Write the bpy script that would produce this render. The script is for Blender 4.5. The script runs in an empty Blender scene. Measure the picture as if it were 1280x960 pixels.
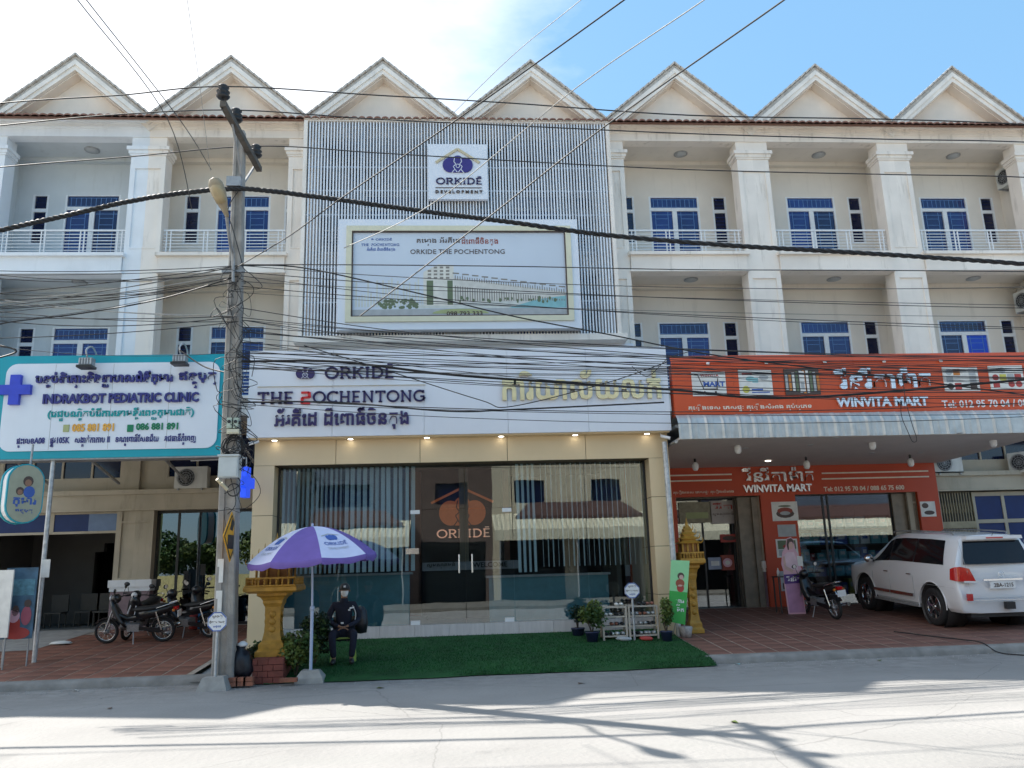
import bpy, bmesh, math, random
from mathutils import Vector, Matrix
random.seed(7)
SC = bpy.context.scene
COL = SC.collection
R = math.radians
# ---------------------------------------------------------------- camera
F, PT, RL, YW = 1019.88, .2236, -.0299, .0735
fw = Vector((math.sin(YW)*math.cos(PT), math.cos(YW)*math.cos(PT), math.sin(PT)))
rt0 = Vector((math.cos(YW), -math.sin(YW), 0)); up0 = rt0.cross(fw)
RT = rt0*math.cos(RL)+up0*math.sin(RL); UP = -rt0*math.sin(RL)+up0*math.cos(RL)
CAMP = Vector((0, 0, 1.75))
cd = bpy.data.cameras.new('camera'); cam = bpy.data.objects.new('camera', cd); COL.objects.link(cam)
cd.sensor_width = 36; cd.lens = F/1280*36; cd.clip_start = .1; cd.clip_end = 2000
cam.matrix_world = Matrix(((RT.x, UP.x, -fw.x, CAMP.x), (RT.y, UP.y, -fw.y, CAMP.y), (RT.z, UP.z, -fw.z, CAMP.z), (0, 0, 0, 1)))
SC.camera = cam
def at(px, py, Y):                       # photo pixel -> point on the vertical plane at depth Y
    d = fw+RT*((px-640)/F)+UP*((480-py)/F)
    return CAMP+d*(Y/d.y)
def X(px, py, Y): return at(px, py, Y).x
def Z(px, py, Y): return at(px, py, Y).z
# ---------------------------------------------------------------- sky, sun, exposure
SUN = Vector((-.72, .585, 1.0)).normalized()
elev = math.asin(SUN.z); az = math.atan2(SUN.x, SUN.y)
W = bpy.data.worlds.new('World'); SC.world = W; W.use_nodes = True
wn = W.node_tree; wn.nodes.clear()
def N(nt, typ, **k):
    n = nt.nodes.new(typ)
    for a, b in k.items(): setattr(n, a, b)
    return n
sky = N(wn, 'ShaderNodeTexSky', sky_type='NISHITA', sun_disc=False, sun_elevation=elev, sun_rotation=az)
sky.air_density = 1.1; sky.dust_density = .6; sky.ozone_density = 1.2
tc = N(wn, 'ShaderNodeTexCoord')
mp = N(wn, 'ShaderNodeMapping'); mp.inputs['Scale'].default_value = (1.0, 1.0, 2.6)
no = N(wn, 'ShaderNodeTexNoise'); no.inputs['Scale'].default_value = 2.2; no.inputs['Detail'].default_value = 9; no.inputs['Roughness'].default_value = .58
dt = N(wn, 'ShaderNodeVectorMath', operation='DOT_PRODUCT')
dt.inputs[1].default_value = Vector((-.93, .3, .22)).normalized()
mr = N(wn, 'ShaderNodeMapRange'); mr.inputs['From Min'].default_value = .2; mr.inputs['From Max'].default_value = .56
mr.inputs['To Min'].default_value = -.17; mr.inputs['To Max'].default_value = .36
ad = N(wn, 'ShaderNodeMath', operation='ADD')
cr = N(wn, 'ShaderNodeMapRange'); cr.inputs['From Min'].default_value = .38; cr.inputs['From Max'].default_value = .84
mx = N(wn, 'ShaderNodeMix', data_type='RGBA'); mx.inputs['B'].default_value = (8.6, 8.8, 9.2, 1)
hz = N(wn, 'ShaderNodeMix', data_type='RGBA'); hz.inputs['Factor'].default_value = .4; hz.inputs['B'].default_value = (2.3, 5.4, 8.6, 1)
bg = N(wn, 'ShaderNodeBackground'); bg.inputs['Strength'].default_value = .085
ow = N(wn, 'ShaderNodeOutputWorld')
L = wn.links.new
L(tc.outputs['Generated'], mp.inputs['Vector']); L(mp.outputs['Vector'], no.inputs['Vector'])
L(tc.outputs['Generated'], dt.inputs[0]); L(dt.outputs['Value'], mr.inputs['Value'])
L(no.outputs['Fac'], ad.inputs[0]); L(mr.outputs['Result'], ad.inputs[1]); L(ad.outputs[0], cr.inputs['Value'])
L(sky.outputs['Color'], hz.inputs['A']); L(hz.outputs['Result'], mx.inputs['A'])
L(cr.outputs['Result'], mx.inputs['Factor']); L(mx.outputs['Result'], bg.inputs['Color']); L(bg.outputs[0], ow.inputs[0])
sd = bpy.data.lights.new('sun', 'SUN'); sd.energy = 5.0; sd.angle = R(.55); sd.color = (1, .955, .88)
so = bpy.data.objects.new('sun', sd); COL.objects.link(so); so.rotation_euler = SUN.to_track_quat('Z', 'Y').to_euler()
vs = SC.view_settings; vs.view_transform = 'Standard'; vs.look = 'None'; vs.gamma = 1; vs.exposure = 1.04
SC.cycles.max_bounces = 6; SC.cycles.transparent_max_bounces = 10; SC.cycles.caustics_reflective = False; SC.cycles.caustics_refractive = False
# ---------------------------------------------------------------- materials
MATS = {}
def mat(name, col, rough=.6, var=.12, nscale=6, bump=.0, bscale=40, metal=0, streak=0, stain=None, emit=0, spec=.5, coat=0, rnd=0, stretch=(1, 1, 1)):
    if name in MATS: return MATS[name]
    m = bpy.data.materials.new(name); m.use_nodes = True; nt = m.node_tree; nd = nt.nodes; l = nt.links.new
    b = nd['Principled BSDF']; b.inputs['Roughness'].default_value = rough; b.inputs['Metallic'].default_value = metal
    b.inputs['Specular IOR Level'].default_value = spec; b.inputs['Coat Weight'].default_value = coat
    t = N(nt, 'ShaderNodeTexCoord'); mpn = N(nt, 'ShaderNodeMapping'); mpn.inputs['Scale'].default_value = stretch
    l(t.outputs['Object'], mpn.inputs['Vector'])
    n1 = N(nt, 'ShaderNodeTexNoise'); n1.inputs['Scale'].default_value = nscale; n1.inputs['Detail'].default_value = 6
    l(mpn.outputs[0], n1.inputs['Vector'])
    rg = N(nt, 'ShaderNodeMapRange'); rg.inputs['From Min'].default_value = .3; rg.inputs['From Max'].default_value = .7
    rg.inputs['To Min'].default_value = 1-var; rg.inputs['To Max'].default_value = 1+var*.6
    l(n1.outputs['Fac'], rg.inputs['Value'])
    vm = N(nt, 'ShaderNodeVectorMath', operation='SCALE'); vm.inputs[0].default_value = col[:3]
    l(rg.outputs[0], vm.inputs['Scale']); out = vm.outputs[0]
    if rnd:
        oi = N(nt, 'ShaderNodeObjectInfo'); r2 = N(nt, 'ShaderNodeMapRange'); r2.inputs['To Min'].default_value = 1-rnd; r2.inputs['To Max'].default_value = 1+rnd
        l(oi.outputs['Random'], r2.inputs['Value']); v2 = N(nt, 'ShaderNodeVectorMath', operation='SCALE')
        l(out, v2.inputs[0]); l(r2.outputs[0], v2.inputs['Scale']); out = v2.outputs[0]
    if streak:
        mp2 = N(nt, 'ShaderNodeMapping'); mp2.inputs['Scale'].default_value = (3.0, 3.0, .42); l(t.outputs['Object'], mp2.inputs['Vector'])
        n2 = N(nt, 'ShaderNodeTexNoise'); n2.inputs['Scale'].default_value = 1.3; n2.inputs['Detail'].default_value = 8; n2.inputs['Roughness'].default_value = .65
        l(mp2.outputs[0], n2.inputs['Vector'])
        r3 = N(nt, 'ShaderNodeMapRange'); r3.inputs['From Min'].default_value = .56; r3.inputs['From Max'].default_value = .8; r3.inputs['To Max'].default_value = streak
        l(n2.outputs['Fac'], r3.inputs['Value'])
        mm = N(nt, 'ShaderNodeMix', data_type='RGBA'); mm.inputs['B'].default_value = (*(stain or (.16, .13, .09)), 1)
        l(out, mm.inputs['A']); l(r3.outputs[0], mm.inputs['Factor']); out = mm.outputs['Result']
    l(out, b.inputs['Base Color'])
    if bump:
        n3 = N(nt, 'ShaderNodeTexNoise'); n3.inputs['Scale'].default_value = bscale; n3.inputs['Detail'].default_value = 5
        l(mpn.outputs[0], n3.inputs['Vector']); bp = N(nt, 'ShaderNodeBump'); bp.inputs['Strength'].default_value = bump; bp.inputs['Distance'].default_value = .02
        l(n3.outputs['Fac'], bp.inputs['Height']); l(bp.outputs[0], b.inputs['Normal'])
    if emit:
        b.inputs['Emission Color'].default_value = (*col[:3], 1); b.inputs['Emission Strength'].default_value = emit
    MATS[name] = m; return m
def glass(name, tint, refl=.09, rough=.01, wav=0.0):
    m = bpy.data.materials.new(name); m.use_nodes = True; nt = m.node_tree; nt.nodes.clear(); l = nt.links.new
    tr = N(nt, 'ShaderNodeBsdfTransparent'); tr.inputs[0].default_value = (*tint, 1)
    gl = N(nt, 'ShaderNodeBsdfGlossy'); gl.inputs['Roughness'].default_value = rough; gl.inputs[0].default_value = (.92, .97, 1, 1)
    lw = N(nt, 'ShaderNodeLayerWeight'); lw.inputs['Blend'].default_value = .35
    mr = N(nt, 'ShaderNodeMapRange'); mr.inputs['To Min'].default_value = refl; mr.inputs['To Max'].default_value = .95
    ms = N(nt, 'ShaderNodeMixShader'); o = N(nt, 'ShaderNodeOutputMaterial')
    if wav:
        n = N(nt, 'ShaderNodeTexNoise'); n.inputs['Scale'].default_value = .7; t = N(nt, 'ShaderNodeTexCoord'); l(t.outputs['Object'], n.inputs['Vector'])
        bp = N(nt, 'ShaderNodeBump'); bp.inputs['Strength'].default_value = wav; bp.inputs['Distance'].default_value = .05
        l(n.outputs['Fac'], bp.inputs['Height']); l(bp.outputs[0], gl.inputs['Normal'])
    l(lw.outputs['Facing'], mr.inputs['Value']); l(mr.outputs[0], ms.inputs[0]); l(tr.outputs[0], ms.inputs[1]); l(gl.outputs[0], ms.inputs[2]); l(ms.outputs[0], o.inputs[0])
    MATS[name] = m; return m
mat('cream', (.88, .81, .73), .85, .12, .9, .15, 50, streak=.72, stain=(.34, .29, .23))
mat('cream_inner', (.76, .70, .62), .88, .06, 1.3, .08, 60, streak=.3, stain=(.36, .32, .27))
mat('white_paint', (.8, .83, .86), .8, .07, 1.6, .1, 60, streak=.22, stain=(.3, .3, .3))
mat('screen_shade_inner', (.42, .42, .43), .88, .08, 1.3, .08, 60, streak=.3)  # darker copy of the inner wall paint: shade behind the slat screen
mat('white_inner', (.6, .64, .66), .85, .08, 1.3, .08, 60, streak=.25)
mat('ground_shade_inner', (.13, .125, .12), .8, .1, 2)  # ground-floor interior shade put into the wall colour
mat('navy_panel', (.01, .03, .13), .35, .15, 4, spec=.3)
mat('shaded_cream', (.46, .41, .32), .85, .12, 1.6, .1, 60, streak=.45)  # cream darkened in its colour to stand for ground-floor shade
mat('gable_wall', (.86, .78, .69), .88, .08, 1.4, .1, 50, streak=.22, stain=(.5, .4, .3))
mat('bargeboard', (.87, .82, .75), .8, .12, 3, .1, 60, streak=.55, stain=(.25, .22, .18))
mat('roof_tile', (.58, .54, .49), .85, .25, 9, .2, 40)
mat('terracotta', (.26, .12, .08), .8, .3, 14, .2, 40)
mat('plain_white', (.8, .8, .8), .5, .03, 3)
mat('panel_white', (.76, .79, .85), .38, .03, 1.2, streak=.07, stain=(.4, .4, .42))
mat('railing_white', (.78, .79, .8), .5, .08, 12)
mat('frame_white', (.78, .80, .82), .5, .06, 9)
mat('grille_blue', (.13, .27, .55), .5, .1, 9)
mat('aluminium', (.62, .64, .66), .42, .08, 4, metal=.35)
mat('louver', (.80, .81, .84), .45, .12, 2, metal=.2, rnd=.09)
mat('steel_grey', (.36, .37, .38), .5, .2, 14, metal=.4)
mat('galvanised', (.5, .52, .54), .45, .25, 14, metal=.5)
mat('black_rubber', (.018, .018, .02), .8, .2, 30, .1)
mat('black_plastic', (.02, .02, .022), .45, .2, 20)
mat('cable', (.014, .014, .016), .6, .2, 20)
mat('cable_grey', (.05, .05, .05), .55, .2, 20)
mat('cable_pale', (.34, .34, .33), .55, .2, 20)
mat('chrome', (.75, .76, .78), .18, .05, 10, metal=1)
mat('beige_panel', (.74, .58, .36), .42, .04, 1.5, streak=.06)
mat('fascia_joint', (.12, .09, .05), .8)
mat('purple_letter', (.035, .022, .11), .35, .08, 6)
mat('navy_letter', (.03, .03, .2), .35, .08, 6)
mat('gold_letter', (.8, .68, .4), .3, .1, 6, metal=.7)
mat('gold_matte', (.58, .5, .33), .5, .06, 6)
mat('red_letter', (.7, .03, .03), .4)
mat('teal', (.0, .33, .42), .4, .06, 3, streak=.1)
mat('teal_letter', (.0, .32, .34), .5)
mat('sign_face', (.72, .78, .86), .4, .03, 2, streak=.08, stain=(.45, .47, .5))
mat('yellow_letter', (.75, .4, .06), .5)
mat('green_letter', (.0, .2, .09), .5)
mat('cross_blue', (.03, .06, .55), .4)
mat('orange', (.62, .085, .018), .42, .05, 2, streak=.14, stain=(.25, .05, .02))
mat('orange_wall', (.5, .055, .012), .5, .05, 2, streak=.1)
mat('silver_letter', (.78, .78, .8), .25, .05, 8, metal=.6)
mat('pale_print', (.8, .74, .62), .6)
mat('soffit', (.52, .47, .44), .75, .06, 2, streak=.12)
mat('corrugated', (.55, .57, .56), .45, .15, 5, metal=.3, streak=.4, stain=(.3, .27, .22))
mat('concrete', (.36, .35, .33), .9, .22, 5, .35, 60)
mat('pole_concrete', (.33, .31, .285), .9, .28, 4, .45, 50, streak=.6, stain=(.1, .09, .08))
mat('kerb', (.25, .24, .225), .9, .3, 3, .4, 40, streak=.3)
mat('tile_red', (.24, .1, .066), .66, .38, 1.6, .18, 30, rnd=.17)
mat('tile_brown', (.205, .098, .072), .66, .36, 1.6, .18, 30, rnd=.13)
mat('grout', (.42, .35, .28), .9, .25, 6, .2, 60)
mat('floor_grey', (.2, .2, .19), .5, .2, 2)
mat('turf', (.014, .088, .02), .95, .3, 3, .5, 160)
mat('base_tile', (.62, .58, .57), .3, .1, 20, stretch=(1, 1, .1))
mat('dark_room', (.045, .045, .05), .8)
mat('dark_panel', (.035, .028, .028), .35)
mat('brown_column', (.3, .12, .08), .4)
mat('blind', (.8, .92, .93), .7, .05, 4)
mat('counter_teal', (.1, .28, .33), .3)
mat('frosted', (.33, .38, .42), .4)
mat('gold_shrine', (.47, .25, .035), .45, .25, 8, .4, 60, metal=.15, streak=.3, stain=(.2, .08, .02))
mat('brick', (.33, .13, .08), .85, .3, 8, .3, 60, rnd=.2)
mat('red_plinth', (.2, .055, .04), .75, .3, 6, .2, 40)
mat('bag_black', (.012, .013, .02), .4, .3, 10, .5, 12)
mat('leaf', (.045, .1, .02), .6, .4, 3, rnd=.2)
mat('leaf_light', (.12, .17, .035), .55, .4, 4)
mat('leaf_dark', (.012, .035, .016), .6, .4, 4)
mat('bark', (.09, .065, .045), .9, .3, 12, .3, 40)
mat('pot_blue', (.02, .025, .07), .3)
mat('pot_white', (.45, .42, .4), .6, .3, 20)
mat('fabric_purple', (.17, .11, .4), .75, .08, 6, .1, 120)
mat('fabric_white', (.66, .68, .88), .75, .05, 6, .1, 120)
mat('uniform', (.008, .01, .026), .85, .25, 14, .25, 60)
mat('skin', (.3, .16, .1), .55, .08, 20)
mat('mask_white', (.8, .8, .82), .8)
mat('plastic_green', (.3, .45, .08), .4)
mat('car_white', (.74, .75, .78), .22, .02, 2, coat=.6)
mat('car_glass', (.008, .009, .013), .07, 0, 2, spec=.35)
mat('lamp_red', (.5, .012, .012), .12, .1, 30, coat=.6)
mat('lamp_clear', (.7, .7, .7), .15)
mat('bike_black', (.008, .009, .012), .3, .1, 10, coat=.4)
mat('engine_grey', (.35, .35, .36), .4, .2, 30, metal=.6)
mat('seat_black', (.015, .015, .016), .6)
mat('yellow_sign', (.75, .36, .02), .5, .05, 8)
mat('banner_green', (.045, .4, .07), .55, .05, 5)
mat('banner_light', (.32, .7, .35), .55, .05, 5)
mat('pink', (.7, .42, .5), .6, .05, 5)
mat('ac_white', (.62, .62, .58), .5, .08, 6, streak=.3)
mat('road', (.30, .288, .275), .93, .16, .5, .5, 14)
mat('opp_cream', (.5, .44, .33), .85, .1, 1, streak=.3)
mat('opp_blue', (.08, .1, .14), .85, .1, 1, streak=.3)
mat('opp_yellow', (.62, .56, .22), .85, .1, 1, streak=.3)
mat('brown_wall', (.11, .075, .062), .8, .2, 2, streak=.3); mat('opp_roof', (.085, .042, .036), .8, .3, 6)
mat('opp_awning', (.62, .58, .44), .7, .2, 6)
mat('light_on', (1, .93, .78), .5, emit=5)
mat('tube_on', (.9, .95, 1), .5, emit=5)
mat('logo_lit', (.6, .17, .06), .5, emit=.12)
mat('blue_curtain', (.02, .09, .6), .7)
mat('paper', (.75, .74, .7), .7)
mat('print_dark', (.09, .06, .05), .6)
mat('print_green', (.14, .18, .1), .6)
mat('print_teal', (.25, .5, .53), .6)
mat('print_grey', (.42, .44, .45), .6)
mat('print_red', (.45, .06, .05), .6)
mat('print_blue', (.05, .12, .42), .6)
mat('box_teal', (.2, .55, .6), .6)
mat('shelf_dark', (.05, .045, .04), .6)
mat('yellow_wall', (.55, .5, .24), .8)
MATS['glass_shop'] = None; glass('glass_shop', (.85, .91, .93), .085, .0, .035)
glass('glass_mart', (.72, .77, .8), .08, .0, .02); glass('glass_clinic', (.3, .34, .36), .13, .0, .03)
pb = mat('pane_blue', (.008, .03, .17), .12, .3, 1.5, spec=.6, rnd=.6); pd = mat('pane_dark', (.005, .01, .04), .12, .1, 3, spec=.6)
# road gets pale worn concrete, faint tracks, patches and cracks
def road_detail():
    m = MATS['road']; nt = m.node_tree; l = nt.links.new; b = nt.nodes['Principled BSDF']
    src = b.inputs['Base Color'].links[0].from_socket
    t = N(nt, 'ShaderNodeTexCoord'); mp = N(nt, 'ShaderNodeMapping'); mp.inputs['Scale'].default_value = (.12, 1.3, 1); l(t.outputs['Object'], mp.inputs['Vector'])
    n = N(nt, 'ShaderNodeTexNoise'); n.inputs['Scale'].default_value = 1.4; n.inputs['Detail'].default_value = 7; l(mp.outputs[0], n.inputs['Vector'])
    r = N(nt, 'ShaderNodeMapRange'); r.inputs['From Min'].default_value = .45; r.inputs['From Max'].default_value = .72; r.inputs['To Max'].default_value = .45; l(n.outputs['Fac'], r.inputs['Value'])
    mm = N(nt, 'ShaderNodeMix', data_type='RGBA'); mm.inputs['B'].default_value = (.27, .265, .25, 1); l(src, mm.inputs['A']); l(r.outputs[0], mm.inputs['Factor'])
    v = N(nt, 'ShaderNodeTexVoronoi', feature='DISTANCE_TO_EDGE'); v.inputs['Scale'].default_value = .33
    n4 = N(nt, 'ShaderNodeTexNoise'); n4.inputs['Scale'].default_value = 2.5; n4.inputs['Detail'].default_value = 5; l(t.outputs['Object'], n4.inputs['Vector'])
    mxv = N(nt, 'ShaderNodeMix', data_type='VECTOR'); mxv.inputs['Factor'].default_value = .12; l(t.outputs['Object'], mxv.inputs['A']); l(n4.outputs['Color'], mxv.inputs['B']); l(mxv.outputs['Result'], v.inputs['Vector'])
    r2 = N(nt, 'ShaderNodeMapRange'); r2.inputs['From Min'].default_value = .0; r2.inputs['From Max'].default_value = .0035; r2.inputs['To Min'].default_value = .45; r2.inputs['To Max'].default_value = 0; l(v.outputs['Distance'], r2.inputs['Value'])
    m2 = N(nt, 'ShaderNodeMix', data_type='RGBA'); m2.inputs['B'].default_value = (.13, .125, .12, 1); l(mm.outputs['Result'], m2.inputs['A']); l(r2.outputs[0], m2.inputs['Factor'])
    n5 = N(nt, 'ShaderNodeTexNoise'); n5.inputs['Scale'].default_value = 30; n5.inputs['Detail'].default_value = 4; l(t.outputs['Object'], n5.inputs['Vector'])
    r5 = N(nt, 'ShaderNodeMapRange'); r5.inputs['From Min'].default_value = .62; r5.inputs['From Max'].default_value = .74; r5.inputs['To Max'].default_value = .4; l(n5.outputs['Fac'], r5.inputs['Value'])
    m5 = N(nt, 'ShaderNodeMix', data_type='RGBA'); m5.inputs['B'].default_value = (.2, .19, .18, 1); l(m2.outputs['Result'], m5.inputs['A']); l(r5.outputs[0], m5.inputs['Factor'])
    sx = N(nt, 'ShaderNodeSeparateXYZ'); l(t.outputs['Object'], sx.inputs[0])
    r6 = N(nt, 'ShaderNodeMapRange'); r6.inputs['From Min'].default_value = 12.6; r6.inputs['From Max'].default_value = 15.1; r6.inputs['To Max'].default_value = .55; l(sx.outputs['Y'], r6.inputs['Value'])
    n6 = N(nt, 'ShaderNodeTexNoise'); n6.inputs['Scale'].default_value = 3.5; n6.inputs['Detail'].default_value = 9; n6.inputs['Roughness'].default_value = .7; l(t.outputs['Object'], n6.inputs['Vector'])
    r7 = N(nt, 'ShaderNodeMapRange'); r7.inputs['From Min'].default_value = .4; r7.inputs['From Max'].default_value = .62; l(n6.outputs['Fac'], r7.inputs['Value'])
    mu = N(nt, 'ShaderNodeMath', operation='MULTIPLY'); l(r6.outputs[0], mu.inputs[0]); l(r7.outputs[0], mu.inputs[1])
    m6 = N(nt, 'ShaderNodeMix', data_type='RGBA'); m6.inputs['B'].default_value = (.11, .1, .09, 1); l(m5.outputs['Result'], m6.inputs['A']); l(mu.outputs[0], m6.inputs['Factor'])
    v8 = N(nt, 'ShaderNodeTexNoise'); v8.inputs['Scale'].default_value = .9; v8.inputs['Detail'].default_value = 3; l(t.outputs['Object'], v8.inputs['Vector'])
    r8 = N(nt, 'ShaderNodeMapRange'); r8.inputs['From Min'].default_value = .66; r8.inputs['From Max'].default_value = .72; r8.inputs['To Max'].default_value = .35; l(v8.outputs['Fac'], r8.inputs['Value'])
    m8 = N(nt, 'ShaderNodeMix', data_type='RGBA'); m8.inputs['B'].default_value = (.16, .155, .15, 1); l(m6.outputs['Result'], m8.inputs['A']); l(r8.outputs[0], m8.inputs['Factor'])
    l(m8.outputs['Result'], b.inputs['Base Color'])
road_detail()
# ---------------------------------------------------------------- mesh helpers
class MB:
    def __init__(s): s.v = []; s.f = []; s.mi = []; s.cur = 0; s.sm = []
    def add(s, vs, fs, smooth=False):
        o = len(s.v); s.v += [tuple(v) for v in vs]; s.f += [tuple(i+o for i in f) for f in fs]; s.mi += [s.cur]*len(fs); s.sm += [smooth]*len(fs); return s
    def box(s, x0, x1, y0, y1, z0, z1):
        return s.add([(x0, y0, z0), (x1, y0, z0), (x1, y1, z0), (x0, y1, z0), (x0, y0, z1), (x1, y0, z1), (x1, y1, z1), (x0, y1, z1)],
                     [(0, 3, 2, 1), (4, 5, 6, 7), (0, 1, 5, 4), (1, 2, 6, 5), (2, 3, 7, 6), (3, 0, 4, 7)])
    def bar(s, a, b, w, h=None, up=Vector((0, 0, 1))):
        a = Vector(a); b = Vector(b); h = h or w; d = (b-a).normalized()
        if abs(d.dot(up)) > .98: up = Vector((0, 1, 0))
        x = d.cross(up).normalized(); z = x.cross(d)
        vs = [p+x*(sx*w/2)+z*(sz*h/2) for p in (a, b) for sx, sz in ((-1, -1), (1, -1), (1, 1), (-1, 1))]
        return s.add(vs, [(0, 1, 2, 3), (7, 6, 5, 4), (0, 4, 5, 1), (1, 5, 6, 2), (2, 6, 7, 3), (3, 7, 4, 0)])
    def tube(s, pts, r, n=8, cap=True, r1=None):
        pts = [Vector(p) for p in pts]; m = len(pts); vs = []; last = None
        for i, p in enumerate(pts):
            d = (pts[min(i+1, m-1)]-pts[max(i-1, 0)]).normalized()
            if last is None:
                u = Vector((0, 0, 1)) if abs(d.z) < .9 else Vector((1, 0, 0)); x = d.cross(u).normalized()
            else: x = (last-d*last.dot(d)).normalized()
            last = x; y = d.cross(x); rr = r if r1 is None else r+(r1-r)*i/(m-1)
            if isinstance(r, (list, tuple)): rr = r[i]
            vs += [p+x*math.cos(2*math.pi*k/n)*rr+y*math.sin(2*math.pi*k/n)*rr for k in range(n)]
        fs = [(i*n+k, i*n+(k+1) % n, (i+1)*n+(k+1) % n, (i+1)*n+k) for i in range(m-1) for k in range(n)]
        s.add(vs, fs, True)
        if cap: s.add(vs[:n], [tuple(range(n))[::-1]]); s.add(vs[-n:], [tuple(range(n))])
        return s
    def lathe(s, prof, c=(0, 0, 0), n=16, ax='z', smooth=True):
        c = Vector(c); vs = []
        for r, h in prof:
            for k in range(n):
                a = 2*math.pi*k/n; p = Vector((math.cos(a)*r, math.sin(a)*r, h))
                if ax == 'x': p = Vector((p.z, p.x, p.y))
                elif ax == 'y': p = Vector((p.x, p.z, p.y))
                vs.append(c+p)
        m = len(prof)
        return s.add(vs, [(i*n+k, i*n+(k+1) % n, (i+1)*n+(k+1) % n, (i+1)*n+k) for i in range(m-1) for k in range(n)], smooth)
    def disc(s, c, r, ax='y', t=.01, n=20, r2=None):
        pr = [(0, -t/2), (r, -t/2), (r, t/2), (0, t/2)]
        return s.lathe(pr, c, n, ax, False)
    def torus(s, c, R_, r, ax='y', n=24, k=8):
        return s.lathe([(R_+r*math.cos(2*math.pi*j/k), r*math.sin(2*math.pi*j/k)) for j in range(k+1)], c, n, ax)
    def prism(s, pts, y0, y1):            # polygon in (x,z), extruded along y
        n = len(pts); vs = [(x, y0, z) for x, z in pts]+[(x, y1, z) for x, z in pts]
        return s.add(vs, [tuple(range(n)), tuple(range(2*n-1, n-1, -1))]+[(i, i+n, (i+1) % n+n, (i+1) % n) for i in range(n)])
    def prismx(s, pts, x0, x1):           # polygon in (y,z), extruded along x
        n = len(pts); vs = [(x0, y, z) for y, z in pts]+[(x1, y, z) for y, z in pts]
        return s.add(vs, [tuple(range(n)), tuple(range(2*n-1, n-1, -1))]+[(i, i+n, (i+1) % n+n, (i+1) % n) for i in range(n)])
    def xf(s, M): s.v = [tuple(M @ Vector(v)) for v in s.v]; return s
    def mesh(s, name, mats, off=(0, 0, 0)):
        me = bpy.data.meshes.new(name); ox, oy, oz = off
        me.from_pydata([(a-ox, b-oy, c-oz) for a, b, c in s.v], [], s.f)
        for m in (mats if isinstance(mats, (list, tuple)) else [mats]): me.materials.append(MATS[m] if isinstance(m, str) else m)
        me.polygons.foreach_set('material_index', s.mi); me.polygons.foreach_set('use_smooth', s.sm)
        me.validate(); me.update()
        bm = bmesh.new(); bm.from_mesh(me); bmesh.ops.recalc_face_normals(bm, faces=bm.faces); bm.to_mesh(me); bm.free()
        return me
ORG = {}
def link(name, me, parent=None):
    o = bpy.data.objects.new(name, me); COL.objects.link(o)
    if parent is not None: o.parent = parent
    return o
def thing(name, label, cat, loc=(0, 0, 0), rz=0, group=None):
    o = bpy.data.objects.new(name, None); COL.objects.link(o); o.location = loc; o.rotation_euler = (0, 0, rz)
    o.empty_display_size = .2; o['label'] = label; o['category'] = cat
    if group: o['group'] = group
    ORG[o.name] = Vector(loc); return o
def part(name, mb, mats, parent, world=True, label=None, stuff=False):   # world=True: vertices given in world space
    off = ORG.get(parent.name, Vector((0, 0, 0))) if world else (0, 0, 0)
    o = link(name, mb.mesh(name, mats, off), parent)
    if world: ORG[o.name] = Vector(off)
    if label: o['label'] = label
    if stuff: o['kind'] = 'stuff'
    return o
def single(name, mb, mats, label, cat, loc=(0, 0, 0), group=None):
    o = link(name, mb.mesh(name, mats, loc)); o.location = loc; o['label'] = label; o['category'] = cat
    if group: o['group'] = group
    ORG[o.name] = Vector(loc); return o
def struct(name, mb, mats, kind='structure'):
    o = link(name, mb.mesh(name, mats)); o['kind'] = kind; return o
def copy_tree(o, parent=None):
    c = o.copy(); COL.objects.link(c)
    if parent is not None: c.parent = parent
    for ch in list(o.children): copy_tree(ch, c)
    return c
DG = 21.73
def gz(Y): return .14+.07*(Y-15.05) if Y < DG else .6
def smooth_pts(P, sub=6):
    P = [Vector(p) for p in P]; out = []
    for i in range(len(P)-1):
        p0 = P[max(i-1, 0)]; p1 = P[i]; p2 = P[i+1]; p3 = P[min(i+2, len(P)-1)]
        for k in range(sub):
            t = k/sub; out.append(.5*((2*p1)+(p2-p0)*t+(2*p0-5*p1+4*p2-p3)*t*t+(3*p1-p0-3*p2+p3)*t**3))
    out.append(P[-1]); return out
# ---------------------------------------------------------------- text
SUBS = '្'
_tc = {}
def raw_text(s, bold=.0):
    key = (s, bold)
    if key in _tc: return _tc[key]
    c = bpy.data.curves.new('lettering', 'FONT'); c.body = s; c.offset = bold; c.resolution_u = 2
    o = bpy.data.objects.new('lettering', c); COL.objects.link(o)
    dg = bpy.context.evaluated_depsgraph_get(); me = bpy.data.meshes.new_from_object(o.evaluated_get(dg))
    vs = [v.co.copy() for v in me.vertices]; fs = [tuple(p.vertices) for p in me.polygons]
    bpy.data.objects.remove(o); bpy.data.curves.remove(c); bpy.data.meshes.remove(me)
    _tc[key] = (vs, fs); return vs, fs
def visual(s):
    """put Khmer pre-base vowels before their cluster, as they are written"""
    PRE = {'េ': ('េ', ''), 'ែ': ('ែ', ''), 'ៃ': ('ៃ', ''), 'ោ': ('េ', 'ា'), 'ៅ': ('េ', 'ា'), 'ើ': ('េ', 'ី')}
    out = []; cl = ''
    for i, ch in enumerate(s):
        o_ = ord(ch)
        if ch in PRE and cl: a, b = PRE[ch]; cl = a+cl+b
        elif 0x1780 <= o_ <= 0x17b3 and not (cl and cl[-1] == SUBS): out.append(cl); cl = ch
        elif 0x17b4 <= o_ <= 0x17d3 or (cl and cl[-1] == SUBS): cl += ch
        else: out.append(cl); cl = ''; out.append(ch)
    out.append(cl); return ''.join(out)
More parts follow.
